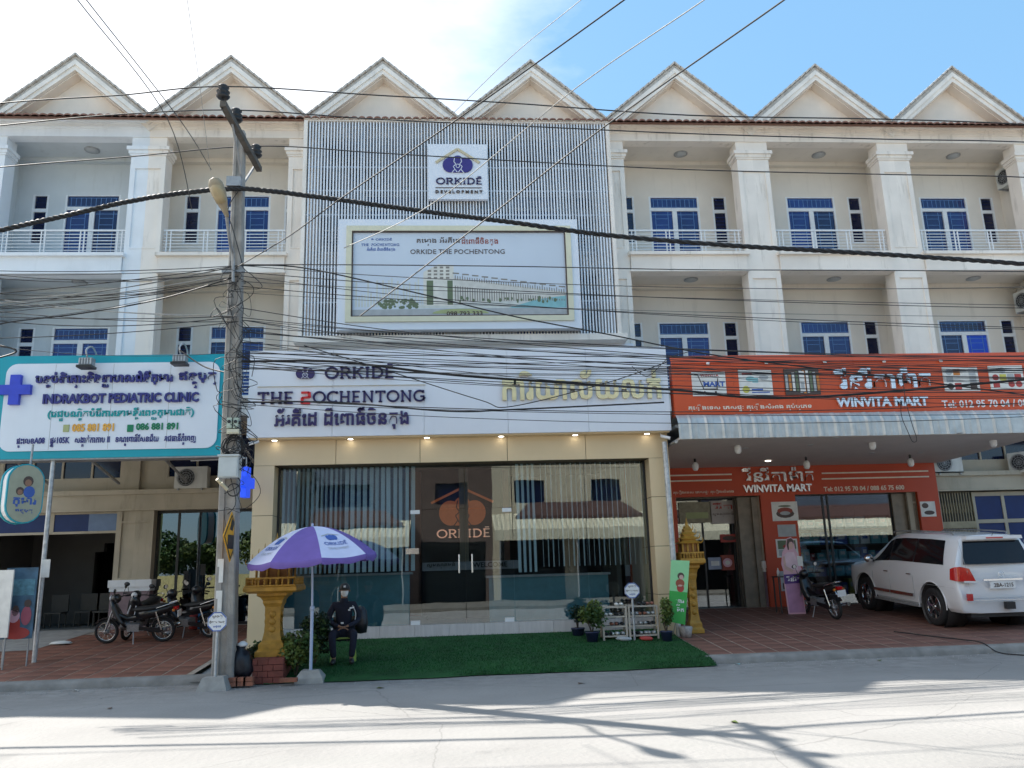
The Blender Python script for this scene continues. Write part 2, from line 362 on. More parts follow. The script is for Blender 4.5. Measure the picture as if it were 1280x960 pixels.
def text_geo(s, bold=.0):
    s = visual(s)
    """plain string; Khmer subscript consonants (after the coeng sign) are set small under their base"""
    if SUBS not in s: return raw_text(s, bold)
    base = ''; subs = []; i = 0
    while i < len(s):
        if s[i] == SUBS and i+1 < len(s): subs.append((base, s[i+1])); i += 2
        else: base += s[i]; i += 1
    vs, fs = raw_text(base, bold); vs = list(vs); fs = list(fs); lvl = {}
    for pre, ch in subs:
        pv, _ = raw_text(pre, bold); x = max(v.x for v in pv); cv, cf = raw_text(ch, bold)
        w = max(v.x for v in cv); k = .62; n = lvl.get(pre, 0); lvl[pre] = n+1
        o = len(vs); vs += [Vector((x-w*k+v.x*k+.02, v.y*k*.75-.46-.3*n, 0)) for v in cv]; fs += [tuple(q+o for q in f) for f in cf]
    return vs, fs
def lettering(s, x0, x1, z0, z1, Y, m, parent, depth=.03, bold=.012, name='lettering', M=None, tilt=0, dz=0):
    """fit the string into the box x0..x1 / z0..z1, faces -Y, extruded towards the viewer; dz = rise of right end"""
    vs, fs = text_geo(s, bold) if not isinstance(s, tuple) else s
    ax = min(v.x for v in vs); bx = max(v.x for v in vs); az_ = min(v.y for v in vs); bz = max(v.y for v in vs)
    P = []
    for v in vs:
        u = (v.x-ax)/(bx-ax); w = (v.y-az_)/max(bz-az_, 1e-6)
        P.append(Vector((x0+(x1-x0)*u, Y-depth, z0+(z1-z0)*w+dz*u)))
    mb = MB(); n = len(P); mb.add(P, fs)
    ed = {}
    for f in fs:
        for a, b in zip(f, f[1:]+f[:1]):
            if (b, a) in ed: del ed[(b, a)]
            else: ed[(a, b)] = 1
    if depth > .004:
        mb.add(P+[p+Vector((0, depth*.98, 0)) for p in P], [(a, b, b+n, a+n) for a, b in ed])
    if M is not None: mb.xf(M)
    off = ORG.get(parent.name, Vector((0, 0, 0))) if M is None else (0, 0, 0)
    me = bpy.data.meshes.new(name); me.from_pydata([tuple(Vector(v)-Vector(off)) for v in mb.v], [], mb.f); me.materials.append(MATS[m] if isinstance(m, str) else m); me.update()
    return link(name, me, parent)
# slab-serif capitals drawn with strokes (for the developer's wordmark)
def arc(cx, cz, rx, rz, a0, a1, n=12): return [(cx+rx*math.cos(R(a0+(a1-a0)*i/n)), cz+rz*math.sin(R(a0+(a1-a0)*i/n))) for i in range(n+1)]
GL = {
 'O': (.95, [arc(.475, .5, .43, .46, 0, 360, 24)], []),
 'R': (.78, [[(.14, 0), (.14, 1)], [(.14, .96), (.42, .96)]+arc(.42, .73, .25, .23, 90, -90, 8)+[(.14, .5)], [(.4, .5), (.7, .03)]], [(.02, .28, 0), (.02, .16, 1), (.6, .8, 0)]),
 'K': (.8, [[(.14, 0), (.14, 1)], [(.7, .97), (.2, .46)], [(.34, .58), (.72, .03)]], [(.02, .27, 0), (.02, .27, 1), (.56, .8, 1), (.6, .83, 0)]),
 'I': (.36, [[(.18, 0), (.18, 1)]], [(.04, .32, 0), (.04, .32, 1)]),
 'D': (.86, [[(.14, 0), (.14, 1)], [(.14, .96), (.36, .96)]+arc(.36, .5, .43, .46, 90, -90, 12)+[(.14, .04)]], [(.02, .14, 0), (.02, .14, 1)]),
 'E': (.7, [[(.14, 0), (.14, 1)], [(.14, .96), (.6, .96)], [(.14, .5), (.52, .5)], [(.14, .04), (.62, .04)]], [(.02, .14, 0), (.02, .14, 1)]),
 'Ē': (.7, [[(.14, 0), (.14, 1)], [(.14, .96), (.6, .96)], [(.14, .5), (.52, .5)], [(.14, .04), (.62, .04)], [(.2, 1.2), (.56, 1.2)]], [(.02, .14, 0), (.02, .14, 1)]),
 'T': (.78, [[(.39, 0), (.39, .96)], [(.03, .95), (.75, .95)], [(.06, .8), (.06, .98)], [(.72, .8), (.72, .98)]], [(.26, .52, 0)]),
 'H': (.86, [[(.15, 0), (.15, 1)], [(.71, 0), (.71, 1)], [(.15, .5), (.71, .5)]], [(.03, .27, 0), (.03, .27, 1), (.59, .83, 0), (.59, .83, 1)]),
 'C': (.84, [arc(.48, .5, .42, .46, 48, 312, 18), [(.77, .8), (.77, .98)]], []),
 'N': (.9, [[(.15, 0), (.15, 1)], [(.74, 0), (.74, 1)], [(.15, .98), (.74, .03)]], [(.03, .27, 0), (.01, .15, 1), (.62, .86, 1)]),
 'G': (.9, [arc(.48, .5, .42, .46, 48, 340, 20), [(.55, .46), (.86, .46)], [(.8, .46), (.8, .1)], [(.77, .8), (.77, .98)]], []),
 'P': (.7, [[(.12, 0), (.12, .5)], [(.12, .96), (.42, .96)]+arc(.42, .73, .22, .23, 90, -90, 8)+[(.12, .5)]], []),
 '2': (.7, [[(.05, .94), (.6, .94), (.62, .55), (.12, .5), (.1, .06), (.66, .06)]], []),
 ' ': (.45, [], [])}
def wordmark(s, th=.13, sp=.12):
    vs = []; fs = []; x = 0
    def seg(a, b, w):
        a = Vector(a); b = Vector(b); d = b-a
        if d.length < 1e-6: return
        d.normalize(); nrm = Vector((-d.y, d.x))*w/2; e = d*w*.12; o = len(vs)
        for p in (a-nrm-e, b-nrm+e, b+nrm+e, a+nrm-e): vs.append(Vector((p.x+x, p.y, 0)))
        fs.append((o, o+1, o+2, o+3))
    for ch in s:
        w, st, sf = GL[ch]
        for pl in st:
            for a, b in zip(pl, pl[1:]): seg(a, b, th*(1 if abs(a[0]-b[0]) < .25 else .8))
        for a, b, z in sf: seg((a, .04 if z == 0 else .96), (b, .04 if z == 0 else .96), th*.6)
        x += w+sp
    return vs, fs
def emblem(cx, cz, w, Y, parent, mcol, mlite, depth=.03):
    mb = MB()
    def ell(x, z, rx, rz, a=0, n=22):
        ca, sa = math.cos(a), math.sin(a)
        return [(cx+w*(x+rx*math.cos(2*math.pi*k/n)*ca-rz*math.sin(2*math.pi*k/n)*sa), cz+w*(z+rx*math.cos(2*math.pi*k/n)*sa+rz*math.sin(2*math.pi*k/n)*ca)) for k in range(n)]
    mb.prism(ell(-.26, .0, .25, .27, .12), Y-depth, Y-.001); mb.prism(ell(.26, 0, .25, .27, -.12), Y-depth-.0008, Y-.001)
    mb.prism(ell(0, .2, .17, .15), Y-depth-.0016, Y-.001)
    mb.prism(ell(0, -.02, .2, .2), Y-depth-.0024, Y-.001)
    mb.prism([(cx-.17*w, cz-.27*w), (cx+.17*w, cz-.27*w), (cx+.16*w, cz), (cx-.16*w, cz)], Y-depth-.0032, Y-.001)
    e = part('emblem', mb, mcol, parent)
    m2 = MB()
    def line(pts, t):
        for a, b in zip(pts, pts[1:]): m2.bar((cx+w*a[0], Y-depth-.006, cz+w*a[1]), (cx+w*b[0], Y-depth-.006, cz+w*b[1]), t*w, .004, up=Vector((0, 1, 0)))
    for sx in (-1, 1):
        line([(sx*.1, .27), (sx*.13, .12), (sx*.06, .02), (sx*.15, -.06), (sx*.1, -.16), (sx*.2, -.29)], .022)
        line([(sx*.02, -.27), (sx*.1, -.16)], .022)
    line([(math.cos(R(a))*.06, math.sin(R(a))*.07-.04) for a in range(0, 361, 40)], .018)
    part('emblem_line', m2, mlite, e)
# ================================================================ GROUND
m = MB(); m.box(-300, 300, -300, 300, -.3, -.03); struct('ground', m, 'concrete')
m = MB(); nx = 60
m.add([(-120, -2.2, 0), (120, -2.2, 0), (120, 15.12, 0), (-120, 15.12, 0)], [(0, 1, 2, 3)]); struct('road', m, 'road')
SL = .07; ang = math.atan(SL)
def slope_sheet(name, x0, x1, y0, y1, dz, mt, par=None):
    mb = MB(); mb.add([(x0, y0, gz(y0)+dz-.001), (x1, y0, gz(y0)+dz-.001), (x1, y1, .14+SL*(y1-15.05)+dz), (x0, y1, .14+SL*(y1-15.05)+dz)], [(0, 1, 2, 3)])
    return struct(name, mb, mt)
def forecourt(name, X0, X1, ts, Y0, rows, tm, Ymax=21.73):
    mb = MB(); zz = lambda y: .14+SL*(y-15.05)
    mb.add([(X0, 15.2, zz(15.2)-.004), (X1, 15.2, zz(15.2)-.004), (X1, Ymax, zz(Ymax)-.004), (X0, Ymax, zz(Ymax)-.004)], [(0, 1, 2, 3)])
    fc = struct(name, mb, 'grout')
    t = MB(); h = ts/2-.011; t.v = []; b = .006
    t.add([(-h, -h, -.012), (h, -h, -.012), (h, h, -.012), (-h, h, -.012), (-h, -h, -b*.5), (h, -h, -b*.5), (h, h, -b*.5), (-h, h, -b*.5), (-h+b, -h+b, 0), (h-b, -h+b, 0), (h-b, h-b, 0), (-h+b, h-b, 0)],
          [(0, 1, 5, 4), (1, 2, 6, 5), (2, 3, 7, 6), (3, 0, 4, 7), (4, 5, 9, 8), (5, 6, 10, 9), (6, 7, 11, 10), (7, 4, 8, 11), (8, 9, 10, 11)])
    me = t.mesh('tile', tm); cnt = 0; nxs = int((X1-X0)/ts)
    for r in range(rows):
        for c in range(nxs):
            x = X0+(c+.5)*ts; y = Y0+(r+.5)*ts*math.cos(ang)
            o = link('tile', me, fc); o.location = (x, y, zz(y)+random.uniform(0, .002)); o.rotation_euler = (ang+random.uniform(-.004, .004), random.uniform(-.004, .004), 0)
            cnt += 1
    return fc, cnt, Y0+rows*ts*math.cos(ang)
TS = .43
fcl, c1, ye = forecourt('clinic_forecourt', -12.4, -4.55, TS, 15.2, 13, 'tile_red')
mb = MB()
def tile_rest(par, X0, X1, Ya, Yb, tm, x_only=None):
    mb = MB(); y = Ya+TS*.5*math.cos(ang)
    while y < Yb:
        n = int((X1-X0)/TS)
        for c in range(n):
            x = X0+(c+.5)*TS; h = TS/2-.011; z = .14+SL*(y-15.05)-.0005; dz = SL*h
            mb.add([(x-h, y-h, z-dz), (x+h, y-h, z-dz), (x+h, y+h, z+dz), (x-h, y+h, z+dz)], [(0, 1, 2, 3)])
        y += TS*math.cos(ang)
    o = link('tile_field', mb.mesh('tile_field', tm), par); o['kind'] = 'stuff'
mb = MB(); zz = lambda y: .14+SL*(y-15.05)
mb.add([(-12.6, 18.3, zz(18.3)+.006), (-8.9, 18.6, zz(18.6)+.006), (-8.75, 21.72, zz(21.72)+.006), (-12.6, 21.72, zz(21.72)+.006)], [(0, 1, 2, 3)]); struct('concrete_ramp', mb, 'concrete')
fcr, c2, ye2 = forecourt('mart_forecourt', 4.55, 17.2, TS, 15.2, 10, 'tile_brown')
tile_rest(fcr, 4.55, 17.2, ye2, 21.7, 'tile_brown'); tile_rest(fcl, -8.6, -4.55, ye, 21.7, 'tile_red')
mb = MB(); mb.add([(-4.55, 15.0, .05), (4.55, 15.0, .05), (4.55, 20.83, zz(20.83)-.014), (-4.55, 20.83, zz(20.83)-.014)], [(0, 1, 2, 3)]); struct('bare_ground', mb, 'concrete')
def kerb(x0, x1, seed):
    rr = random.Random(seed); mb = MB(); n = int((x1-x0)/.5); prev = None
    xs = [x0+(x1-x0)*i/n for i in range(n+1)]; rows = []
    for x in xs:
        a = rr.uniform(-.025, .025); b = rr.uniform(-.012, .012)
        rows.append([(x, 15.0+a, -.02), (x, 15.02+a, .085+b), (x, 15.08+a, .125+b), (x, 15.21, .146)])
    vs = [p for r in rows for p in r]; fs = [(i*4+j, i*4+4+j, i*4+5+j, i*4+1+j) for i in range(n) for j in range(3)]
    mb.add(vs, fs, True); return mb
struct('kerb', kerb(-60, -4.3, 1), 'kerb'); struct('kerb', kerb(4.45, 60, 2), 'kerb')
mb = kerb(-4.3, -3.05, 5); struct('kerb', mb, 'kerb')
# artificial turf mat runs from the shop base over the kerb line on to the road
def turf():
    rr = random.Random(4); mb = MB(); X0, X1 = -3.25, 4.5
    def edge(y): return X0+(y-14.8)*(-.22), X1+(y-14.8)*.0+(.02 if y < 16 else 0)
    ys = [14.62, 14.75, 15.0, 15.3, 16, 17, 17.95]; zs = [.012, .05, .105, .165, .215, .29, .43]; n = 40; vs = []
    for y, z in zip(ys, zs):
        a, b = edge(y)
        for i in range(n+1):
            x = a+(b-a)*i/n; w = .05*math.sin(x*1.7)+.03*math.sin(x*4.1) if y < 14.8 else 0
            tilt = .15*(x-a)/(b-a)-.1 if y < 14.8 else 0
            vs.append((x, y+w+tilt*.8, z+.004))
    m_ = len(ys); fs = [(j*(n+1)+i, j*(n+1)+i+1, (j+1)*(n+1)+i+1, (j+1)*(n+1)+i) for j in range(m_-1) for i in range(n)]
    mb.add(vs, fs, True); o = struct('artificial_turf', mb, 'turf')
    g = MB(); 
    for k in range(36000):
        y = 14.64+(17.93-14.64)*rr.random()**1.35; a, b = edge(y); x = rr.uniform(a, b)
        z = 0
        for j in range(m_-1):
            if ys[j] <= y <= ys[j+1]: z = zs[j]+(zs[j+1]-zs[j])*(y-ys[j])/(ys[j+1]-ys[j])
        h = rr.uniform(.018, .04); th = rr.uniform(0, 3.14); dx, dy = math.cos(th)*.006, math.sin(th)*.006; lx, ly = rr.uniform(-.02, .02), rr.uniform(-.02, .02)
        g.add([(x-dx, y-dy, z), (x+dx, y+dy, z), (x+lx, y+ly, z+h)], [(0, 1, 2)])
    p = link('grass_blades', g.mesh('grass_blades', 'turf'), o); p['kind'] = 'stuff'
turf()
# ================================================================ THE ROW OF SHOPHOUSES
D = 20.83; PW = 4.2; B0 = -12.37; YW_ = 22.2; Z2 = 6.25; Z3 = 10.15
def holes_wall(mb, x0, x1, z0, z1, y0, y1, holes):
    xs = sorted({x0, x1}|{h[0] for h in holes}|{h[1] for h in holes}); zs = sorted({z0, z1}|{h[2] for h in holes}|{h[3] for h in holes})
    for j in range(len(zs)-1):
        run = None
        for i in range(len(xs)-1):
            cx, cz = (xs[i]+xs[i+1])/2, (zs[j]+zs[j+1])/2
            solid = not any(h[0] < cx < h[1] and h[2] < cz < h[3] for h in holes)
            if solid and run is None: run = xs[i]
            if (not solid) and run is not None: mb.box(run, xs[i], y0, y1, zs[j], zs[j+1]); run = None
        if run is not None: mb.box(run, x1, y0, y1, zs[j], zs[j+1])
def window(par, x0, x1, z0, z1, Y, kind, dark=False, open_=False):
    """kind 'door': transom above two leaves with bars; 'slim': transom above one leaf"""
    fr = MB(); t = .055; y0, y1 = Y-.02, Y+.06
    zt = z1-.36 if kind == 'door' else z1-.42
    fr.box(x0, x0+t, y0, y1, z0, z1); fr.box(x1-t, x1, y0, y1, z0, z1)
    fr.box(x0+t, x1-t, y0+.002, y1, z1-.03, z1); fr.box(x0+t, x1-t, y0+.002, y1, zt-.1, zt)
    fr.box(x0+t, x1-t, y0+.002, y1, z0, z0+.05)
    if kind == 'door': xm = (x0+x1)/2; fr.box(xm-.07, xm+.07, y0+.004, y1, z0+.05, zt-.1)
    w = part('door' if kind == 'door' else 'window', fr, 'frame_white', par)
    pn = 'pane_dark' if dark else 'pane_blue'
    spans = [(x0+t, x1-t, zt, z1-.03)]
    if kind == 'door': spans += [(x0+t, xm-.07, z0+.05, zt-.1), (xm+.07, x1-t, z0+.05, zt-.1)]
    else: spans += [(x0+t, x1-t, z0+.05, zt-.1)]
    for i, s in enumerate(spans):
        mb = MB(); mb.box(s[0], s[1], Y+.03, Y+.045, s[2], s[3])
        part('pane', mb, 'blue_curtain' if (open_ and i == 2) else pn, w)
    g = MB(); yg = Y+.022; th = .013
    if kind == 'door':
        a, b, c, d = spans[0]; zz1 = c+.03; zz2 = d-.05
        g.box(a, b, yg, yg+.01, zz1, zz1+th); g.box(a+.05, b-.05, yg, yg+.01, zz2, zz2+th)
        n = 10
        for i in range(n):
            x = a+.09+(b-a-.18)*i/(n-1); g.box(x-th/2, x+th/2, yg+.001, yg+.009, zz1+th, zz2)
        for a, b, c, d in spans[1:]:
            w_ = b-a; xa, xb = a+w_*.2, b-w_*.2
            for x in (xa, xb): g.box(x-th/2, x+th/2, yg, yg+.01, c+.03, d)
            k = 0; z = d-.1
            g.box(a, b, yg+.001, yg+.009, d-.11, d-.11+th)
            z = d-.24
            while z > c+.1:
                inset = .0 if k % 3 else .06
                g.box(xa+th+inset*0, xb-th, yg+.001, yg+.009, z, z+th); z -= .13 if k % 3 else .2; k += 1
    else:
        for a, b, c, d in spans:
            z = c+.08
            while z < d-.05: g.box(a, b, yg, yg+.008, z, z+.008); z += .12
    part('grille', g, 'grille_blue' if not (kind == 'slim') else 'pane_blue', w)
    return w
def pillar(par, xa, xb, side, m_, z0, z1, cap_zs, D_=D):
    """half pillar between xa..xb; side=+1 when the bay lies to its right; the middle of the full pillar is the other edge"""
    mb = MB(); rim = .13
    oe, ce = (xb, xa) if side > 0 else (xa, xb)      # outer edge / centre line
    r0, r1 = sorted((oe, oe-side*rim)); mb.box(r0, r1, D_, D_+.5, z0, z1)
    p0, p1 = sorted((ce, oe-side*rim)); mb.box(p0, p1, D_+.035, D_+.5, z0, z1)
    for (a, b) in cap_zs['blank']:                   # plain stretches close the recessed panel
        mb.box(p0, p1, D_+.0015, D_+.034, a, b)
    p = part('pillar', mb, m_, par)
    for z in cap_zs['caps']:
        c = MB()
        e0 = min(ce, oe+side*.1); e1 = max(ce, oe+side*.1)
        c.box(e0, e1, D_-.10, D_+.52, z+.07, z+.17)
        e0 = min(ce, oe+side*.06); e1 = max(ce, oe+side*.06)
        c.box(e0, e1, D_-.055, D_+.515, z-.02, z+.069)
        e0 = min(ce, oe+side*.03); e1 = max(ce, oe+side*.03)
        c.box(e0, e1, D_-.03, D_+.51, z-.07, z-.021)
        part('capital', c, m_, p)
    for z in cap_zs['strips']:                       # small head and foot moulding of each panel
        c = MB(); s0 = min(ce, oe-side*.12); s1 = max(ce, oe-side*.12)
        c.box(s0, s1, D_-.012, D_+.033, z, z+.05); part('panel_moulding', c, m_, p)
    return p
def railing(par, x0, x1, z, Y, m_='railing_white'):
    H = .72; mb = MB(); n = 3
    mb.box(x0, x1, Y-.02, Y+.02, z+H-.04, z+H)
    for i in range(n+1):
        x = x0+.1+(x1-x0-.2)*i/n
        for dx in ((-.05, .05) if 0 < i < n else (-.02, .09) if i == 0 else (-.09, .02)):
            mb.box(x+dx-.014, x+dx+.014, Y-.014, Y+.014, z, z+H-.04)
    r = part('railing', mb, m_, par)
    bm_ = MB(); bm_.box(x0, x1, -.008, .008, -.008, .008); off = ORG[par.name]
    me = bm_.mesh('bar', m_)
    for k in range(7):
        o = link('bar', me, r); o.location = Vector((0, Y, z+.05+k*.09))-off
        me_off = off
    # mesh holds world x, so move it back by the thing's own x
    for o in r.children: o.location.x = -off.x
    return r
HOUSE = ['white painted shophouse at the far left above the clinic sign', 'cream shophouse behind the utility pole, second gable from the left',
 'shophouse with the left half of the metal slat screen in front', 'shophouse with the right half of the metal slat screen in front',
 'cream shophouse above the left half of the orange mart sign', 'cream shophouse above the right half of the orange mart sign',
 'cream shophouse at the right edge with air conditioners on its balconies']
def house(k, ground):
    B = B0+PW*k; x0, x1 = B, B+PW
    white = k <= 0; M_ = 'white_paint' if white else 'cream'; MI = 'white_inner' if white else 'screen_shade_inner' if k in (2, 3) else 'cream_inner'
    if 0 <= k < 7: lab = HOUSE[k]
    else: lab = 'next white shophouse beyond the left edge of the row' if k < 0 else 'last cream shophouse beyond the right edge of the row'
    H = thing('shophouse', lab, 'building', (B+PW/2, D, .5), 0, 'row of gabled shophouses')
    P = lambda n, mb, mt, **kw: part(n, mb, mt, H, **kw)
    # pillars (own halves)
    caps = {'caps': [13.07, 6.5], 'strips': [12.62, 10.3, 9.4, 6.8], 'blank': [(12.67, 13.6), (9.45, 10.3), (5.0, 6.8)]}
    z0 = 5.0
    pillar(H, x0, x0+.46, 1, M_, z0, 13.569, caps); pillar(H, x1-.46, x1, -1, M_, z0, 13.569, caps)
    # party walls (half each)
    mb = MB()
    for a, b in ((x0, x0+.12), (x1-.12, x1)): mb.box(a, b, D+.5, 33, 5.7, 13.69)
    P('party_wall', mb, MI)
    mb = MB()
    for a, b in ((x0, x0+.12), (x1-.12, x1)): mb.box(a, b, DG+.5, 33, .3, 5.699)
    P('party_wall', mb, 'shaded_cream')
    # top beam, fascia, eave
    mb = MB(); mb.box(x0, x1, D-.03, D+.3, 13.57, 13.77); mb.box(x0, x1, D-.06, D+.3, 13.771, 13.8); mb.box(x0, x1, D-.09, D+.3, 13.801, 13.9); mb.box(x0, x1, D-.13, D+.3, 13.901, 13.93); mb.box(x0, x1, D-.2, D+.3, 13.931, 13.965)
    mb.box(x0, x1, D-.045, D+.3, 13.54, 13.569)
    P('beam', mb, M_)
    # eave row of half-round tiles
    n = 20; mb = MB()
    for i in range(n):
        cx = x0+(i+.5)*PW/n; r = PW/n/2*.98; pr = [(cx+r*math.cos(math.pi*j/6), .05*0+.085*math.sin(math.pi*j/6)) for j in range(7)]
        y0_, y1_ = D-.5, D+.7; za, zb = Z(871, 152.5, D-.5), Z(871, 152.5, D-.5)+.42
        vs = [(x, y0_, za+z) for x, z in pr]+[(x, y1_, zb+z) for x, z in pr]+[(x, y0_, za-.015+z*.6) for x, z in pr]
        mb.add(vs, [(j, j+1, j+8, j+7) for j in range(6)]+[(j, j+14, j+15, j+1) for j in range(6)], True)
    mb.add([(x0, D-.48, za-.012), (x1, D-.48, za-.012), (x1, D+.7, zb-.01), (x0, D+.7, zb-.01)], [(0, 1, 2, 3)])
    P('eave_tiles', mb, 'terracotta', stuff=True)
    # gable: bargeboards, soffit, wall, roof slopes running back
    cx = (x0+x1)/2; YF = D-.13; ZA = at(843, 81, D-.13).z; hw = PW/2; ZV = at(932, 152, D-.13).z; run = ZA-ZV
    def band(lo0, hi0, ya, yb, ov=0):
        # band parallel to the slope between vertical offsets lo0..hi0 below the outer line
        mb = MB()
        for s in (-1, 1):
            xo = cx+s*(hw-.002)
            pts = [(cx, ZA-lo0), (xo, ZV-lo0), (xo, ZV-hi0), (cx, ZA-hi0)]
            if s < 0: pts = pts[::-1]
            mb.prism(pts, ya+(.0007 if s > 0 else 0), yb)
        return mb
    P('roof_slope', band(0, .12, YF, 34), 'roof_tile')
    P('bargeboard', band(.121, .27, YF-.03, YF+.05), 'bargeboard')
    P('bargeboard', band(.271, .42, YF+.01, YF+.12), 'bargeboard')
    P('soffit', band(.425, .46, YF+.12, D+.32), 'gable_wall')
    mb = MB(); mb.prism([(cx-hw*.98, ZV-.3), (cx+hw*.98, ZV-.3), (cx, ZA-.44)], D+.3, D+.38); P('gable_wall', mb, 'gable_wall')
    tl = MB()                                       # verge tiles stepping up the slopes
    for s in (-1, 1):
        for i in range(13):
            f0, f1 = i/13, (i+1)/13
            a = Vector((cx+s*hw*(1-f0), YF-.06, ZV+run*f0+.012)); b = Vector((cx+s*hw*(1-f1), YF-.06, ZV+run*f1+.035))
            tl.bar(a+Vector((0, .14, .02)), b+Vector((0, .14, .02)), .3, .045)
    P('verge_tiles', tl, 'roof_tile', stuff=True)
    # back wall
    mb = MB(); mb.box(x0, x1, 33, 33.2, .3, 14.2); P('rear_wall', mb, MI)
    # --- storeys
    d0, d1 = x0+1.46, x0+2.98; s0, s1 = x0+3.38, x0+3.82; q0, q1 = x0+.57, x0+1.01
    for st, (zf, zc, ztop) in enumerate(((Z2, 9.65, 8.57), (Z3, 13.57, 12.5))):
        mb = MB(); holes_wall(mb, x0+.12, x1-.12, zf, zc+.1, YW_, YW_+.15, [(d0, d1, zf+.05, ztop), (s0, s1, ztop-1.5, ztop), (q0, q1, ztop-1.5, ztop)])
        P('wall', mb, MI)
        window(H, d0, d1, zf+.05, ztop, YW_+.02, 'door', open_=(k == 6 and st == 0))
        window(H, s0, s1, ztop-1.5, ztop, YW_+.02, 'slim', dark=True); window(H, q0, q1, ztop-1.5, ztop, YW_+.02, 'slim', dark=True)
        mb = MB(); mb.box(x0+.12, x1-.12, D+.3, YW_, zc, zc+.12); mb.box(x0+.12, x1-.12, YW_-.18, YW_-.001, zc-.12, zc-.001); P('ceiling', mb, MI)
        mb = MB(); mb.box(x0+.12, x1-.12, D+.3, 33, zf-.12, zf); P('floor_slab', mb, MI)
        # balcony beam with projecting ledge
        fz = zf
        mb = MB(); mb.box(x0+.47, x1-.47, D-.06, D+.3, fz-.5, fz-.09); mb.box(x0+.40, x1-.40, D-.16, D+.3, fz-.089, fz-.0)
        mb.box(x0+.44, x1-.44, D-.09, D+.3, fz-.56, fz-.501); P('balcony_beam', mb, M_)
        railing(H, x0+.5, x1-.5, fz+.02, D+.12)
        # drain stain pipe & ceiling lamp
        lm = MB(); lx = x0+2.35; ly = D+.75
        lm.lathe([(0, zc-.06), (.1, zc-.055), (.16, zc-.03), (.17, zc)], (lx, ly, 0), 14); lb = part('ceiling_lamp', lm, 'print_grey', H)
        l2 = MB(); l2.lathe([(.16, zc-.025), (.2, zc-.02), (.2, zc+.0), (.16, zc)], (lx, ly, 0), 16); part('lamp_rim', l2, 'steel_grey', lb)
    # attic slab
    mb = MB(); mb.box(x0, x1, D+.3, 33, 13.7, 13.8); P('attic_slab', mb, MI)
    # mezzanine: set-back wall, dark windows
    if ground != 'shop':
        zlt = Z(100, 614, DG); zlb = Z(100, 640, DG)
        mb = MB(); holes_wall(mb, x0+.12, x1-.12, 3.5, 5.75, DG+.4, DG+.5, [(x0+.6, x1-.6, Z(100, 600, DG+.4), 5.5)]); P('wall', mb, 'shaded_cream')
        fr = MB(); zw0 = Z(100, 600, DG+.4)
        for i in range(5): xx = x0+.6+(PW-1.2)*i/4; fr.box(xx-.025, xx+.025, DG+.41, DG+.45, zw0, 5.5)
        fr.box(x0+.6, x1-.6, DG+.405, DG+.455, zw0, zw0+.04); wf = part('window', fr, 'shaded_cream', H)
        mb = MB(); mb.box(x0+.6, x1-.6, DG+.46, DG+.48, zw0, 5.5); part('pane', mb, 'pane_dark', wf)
        mb = MB(); mb.box(x0, x1, DG-.02, DG+.5, zlb, zlt-.12); mb.box(x0, x1, DG-.08, DG+.5, zlt-.119, zlt); mb.box(x0, x1, DG-.05, DG-.021, zlb, zlb+.05); P('lintel', mb, 'shaded_cream')
        mb = MB(); mb.box(x0, x1, D+.3, DG+.6, 5.6, 5.69); P('soffit', mb, 'shaded_cream')
        # lower pillars
        for side, (a, b) in ((1, (x0, x0+.46)), (-1, (x1-.46, x1))):
            pc = {'caps': [], 'strips': [3.2, 1.78], 'blank': [(.5, 1.8)]}
            pl = pillar(H, a, b, side, 'shaded_cream', .5, zlb-.001, pc, DG)
            oe = b if side > 0 else a; ce = a if side > 0 else b
            if ground != 'grille':
                mb = MB(); e0, e1 = sorted((ce, oe+side*.07)); mb.box(e0, e1, DG-.07, DG+.5, 1.6, 1.78); e0, e1 = sorted((ce, oe+side*.04)); mb.box(e0, e1, DG-.04, DG+.5, 1.5, 1.599); part('plinth_cap', mb, 'white_paint' if (k == 0 or side > 0) else 'cream', pl)
                mb = MB(); e0, e1 = sorted((ce, oe+side*.02)); mb.box(e0, e1, DG-.02, DG+.49, .5, 1.499); part('plinth', mb, 'dirty_plum' if 'dirty_plum' in MATS else mat('dirty_plum', (.22, .15, .17), .5, .2), pl)
        mb = MB(); mb.box(x0+.12, x1-.12, DG+.5, 33, 3.5, 3.6); P('floor_slab', mb, 'ground_shade_inner')
        mb = MB()
        for a, b in ((x0+.121, x0+.14), (x1-.14, x1-.121)): mb.box(a, b, DG+.5, 32, .61, 3.49)
        P('shade_lining', mb, 'ground_shade_inner', stuff=True)  # thin dark sheets that paint room shade onto the party walls
    mb = MB(); mb.box(x0, x1, DG-.01, 33, .3, .602); P('ground_slab', mb, 'floor_grey')
    return H
GR = {-1: 'open', 0: 'open', 1: 'glassdoor', 2: 'shop', 3: 'shop', 4: 'mart', 5: 'mart', 6: 'grille', 7: 'grille'}
HS = {k: house(k, GR[k]) for k in range(-1, 8)}
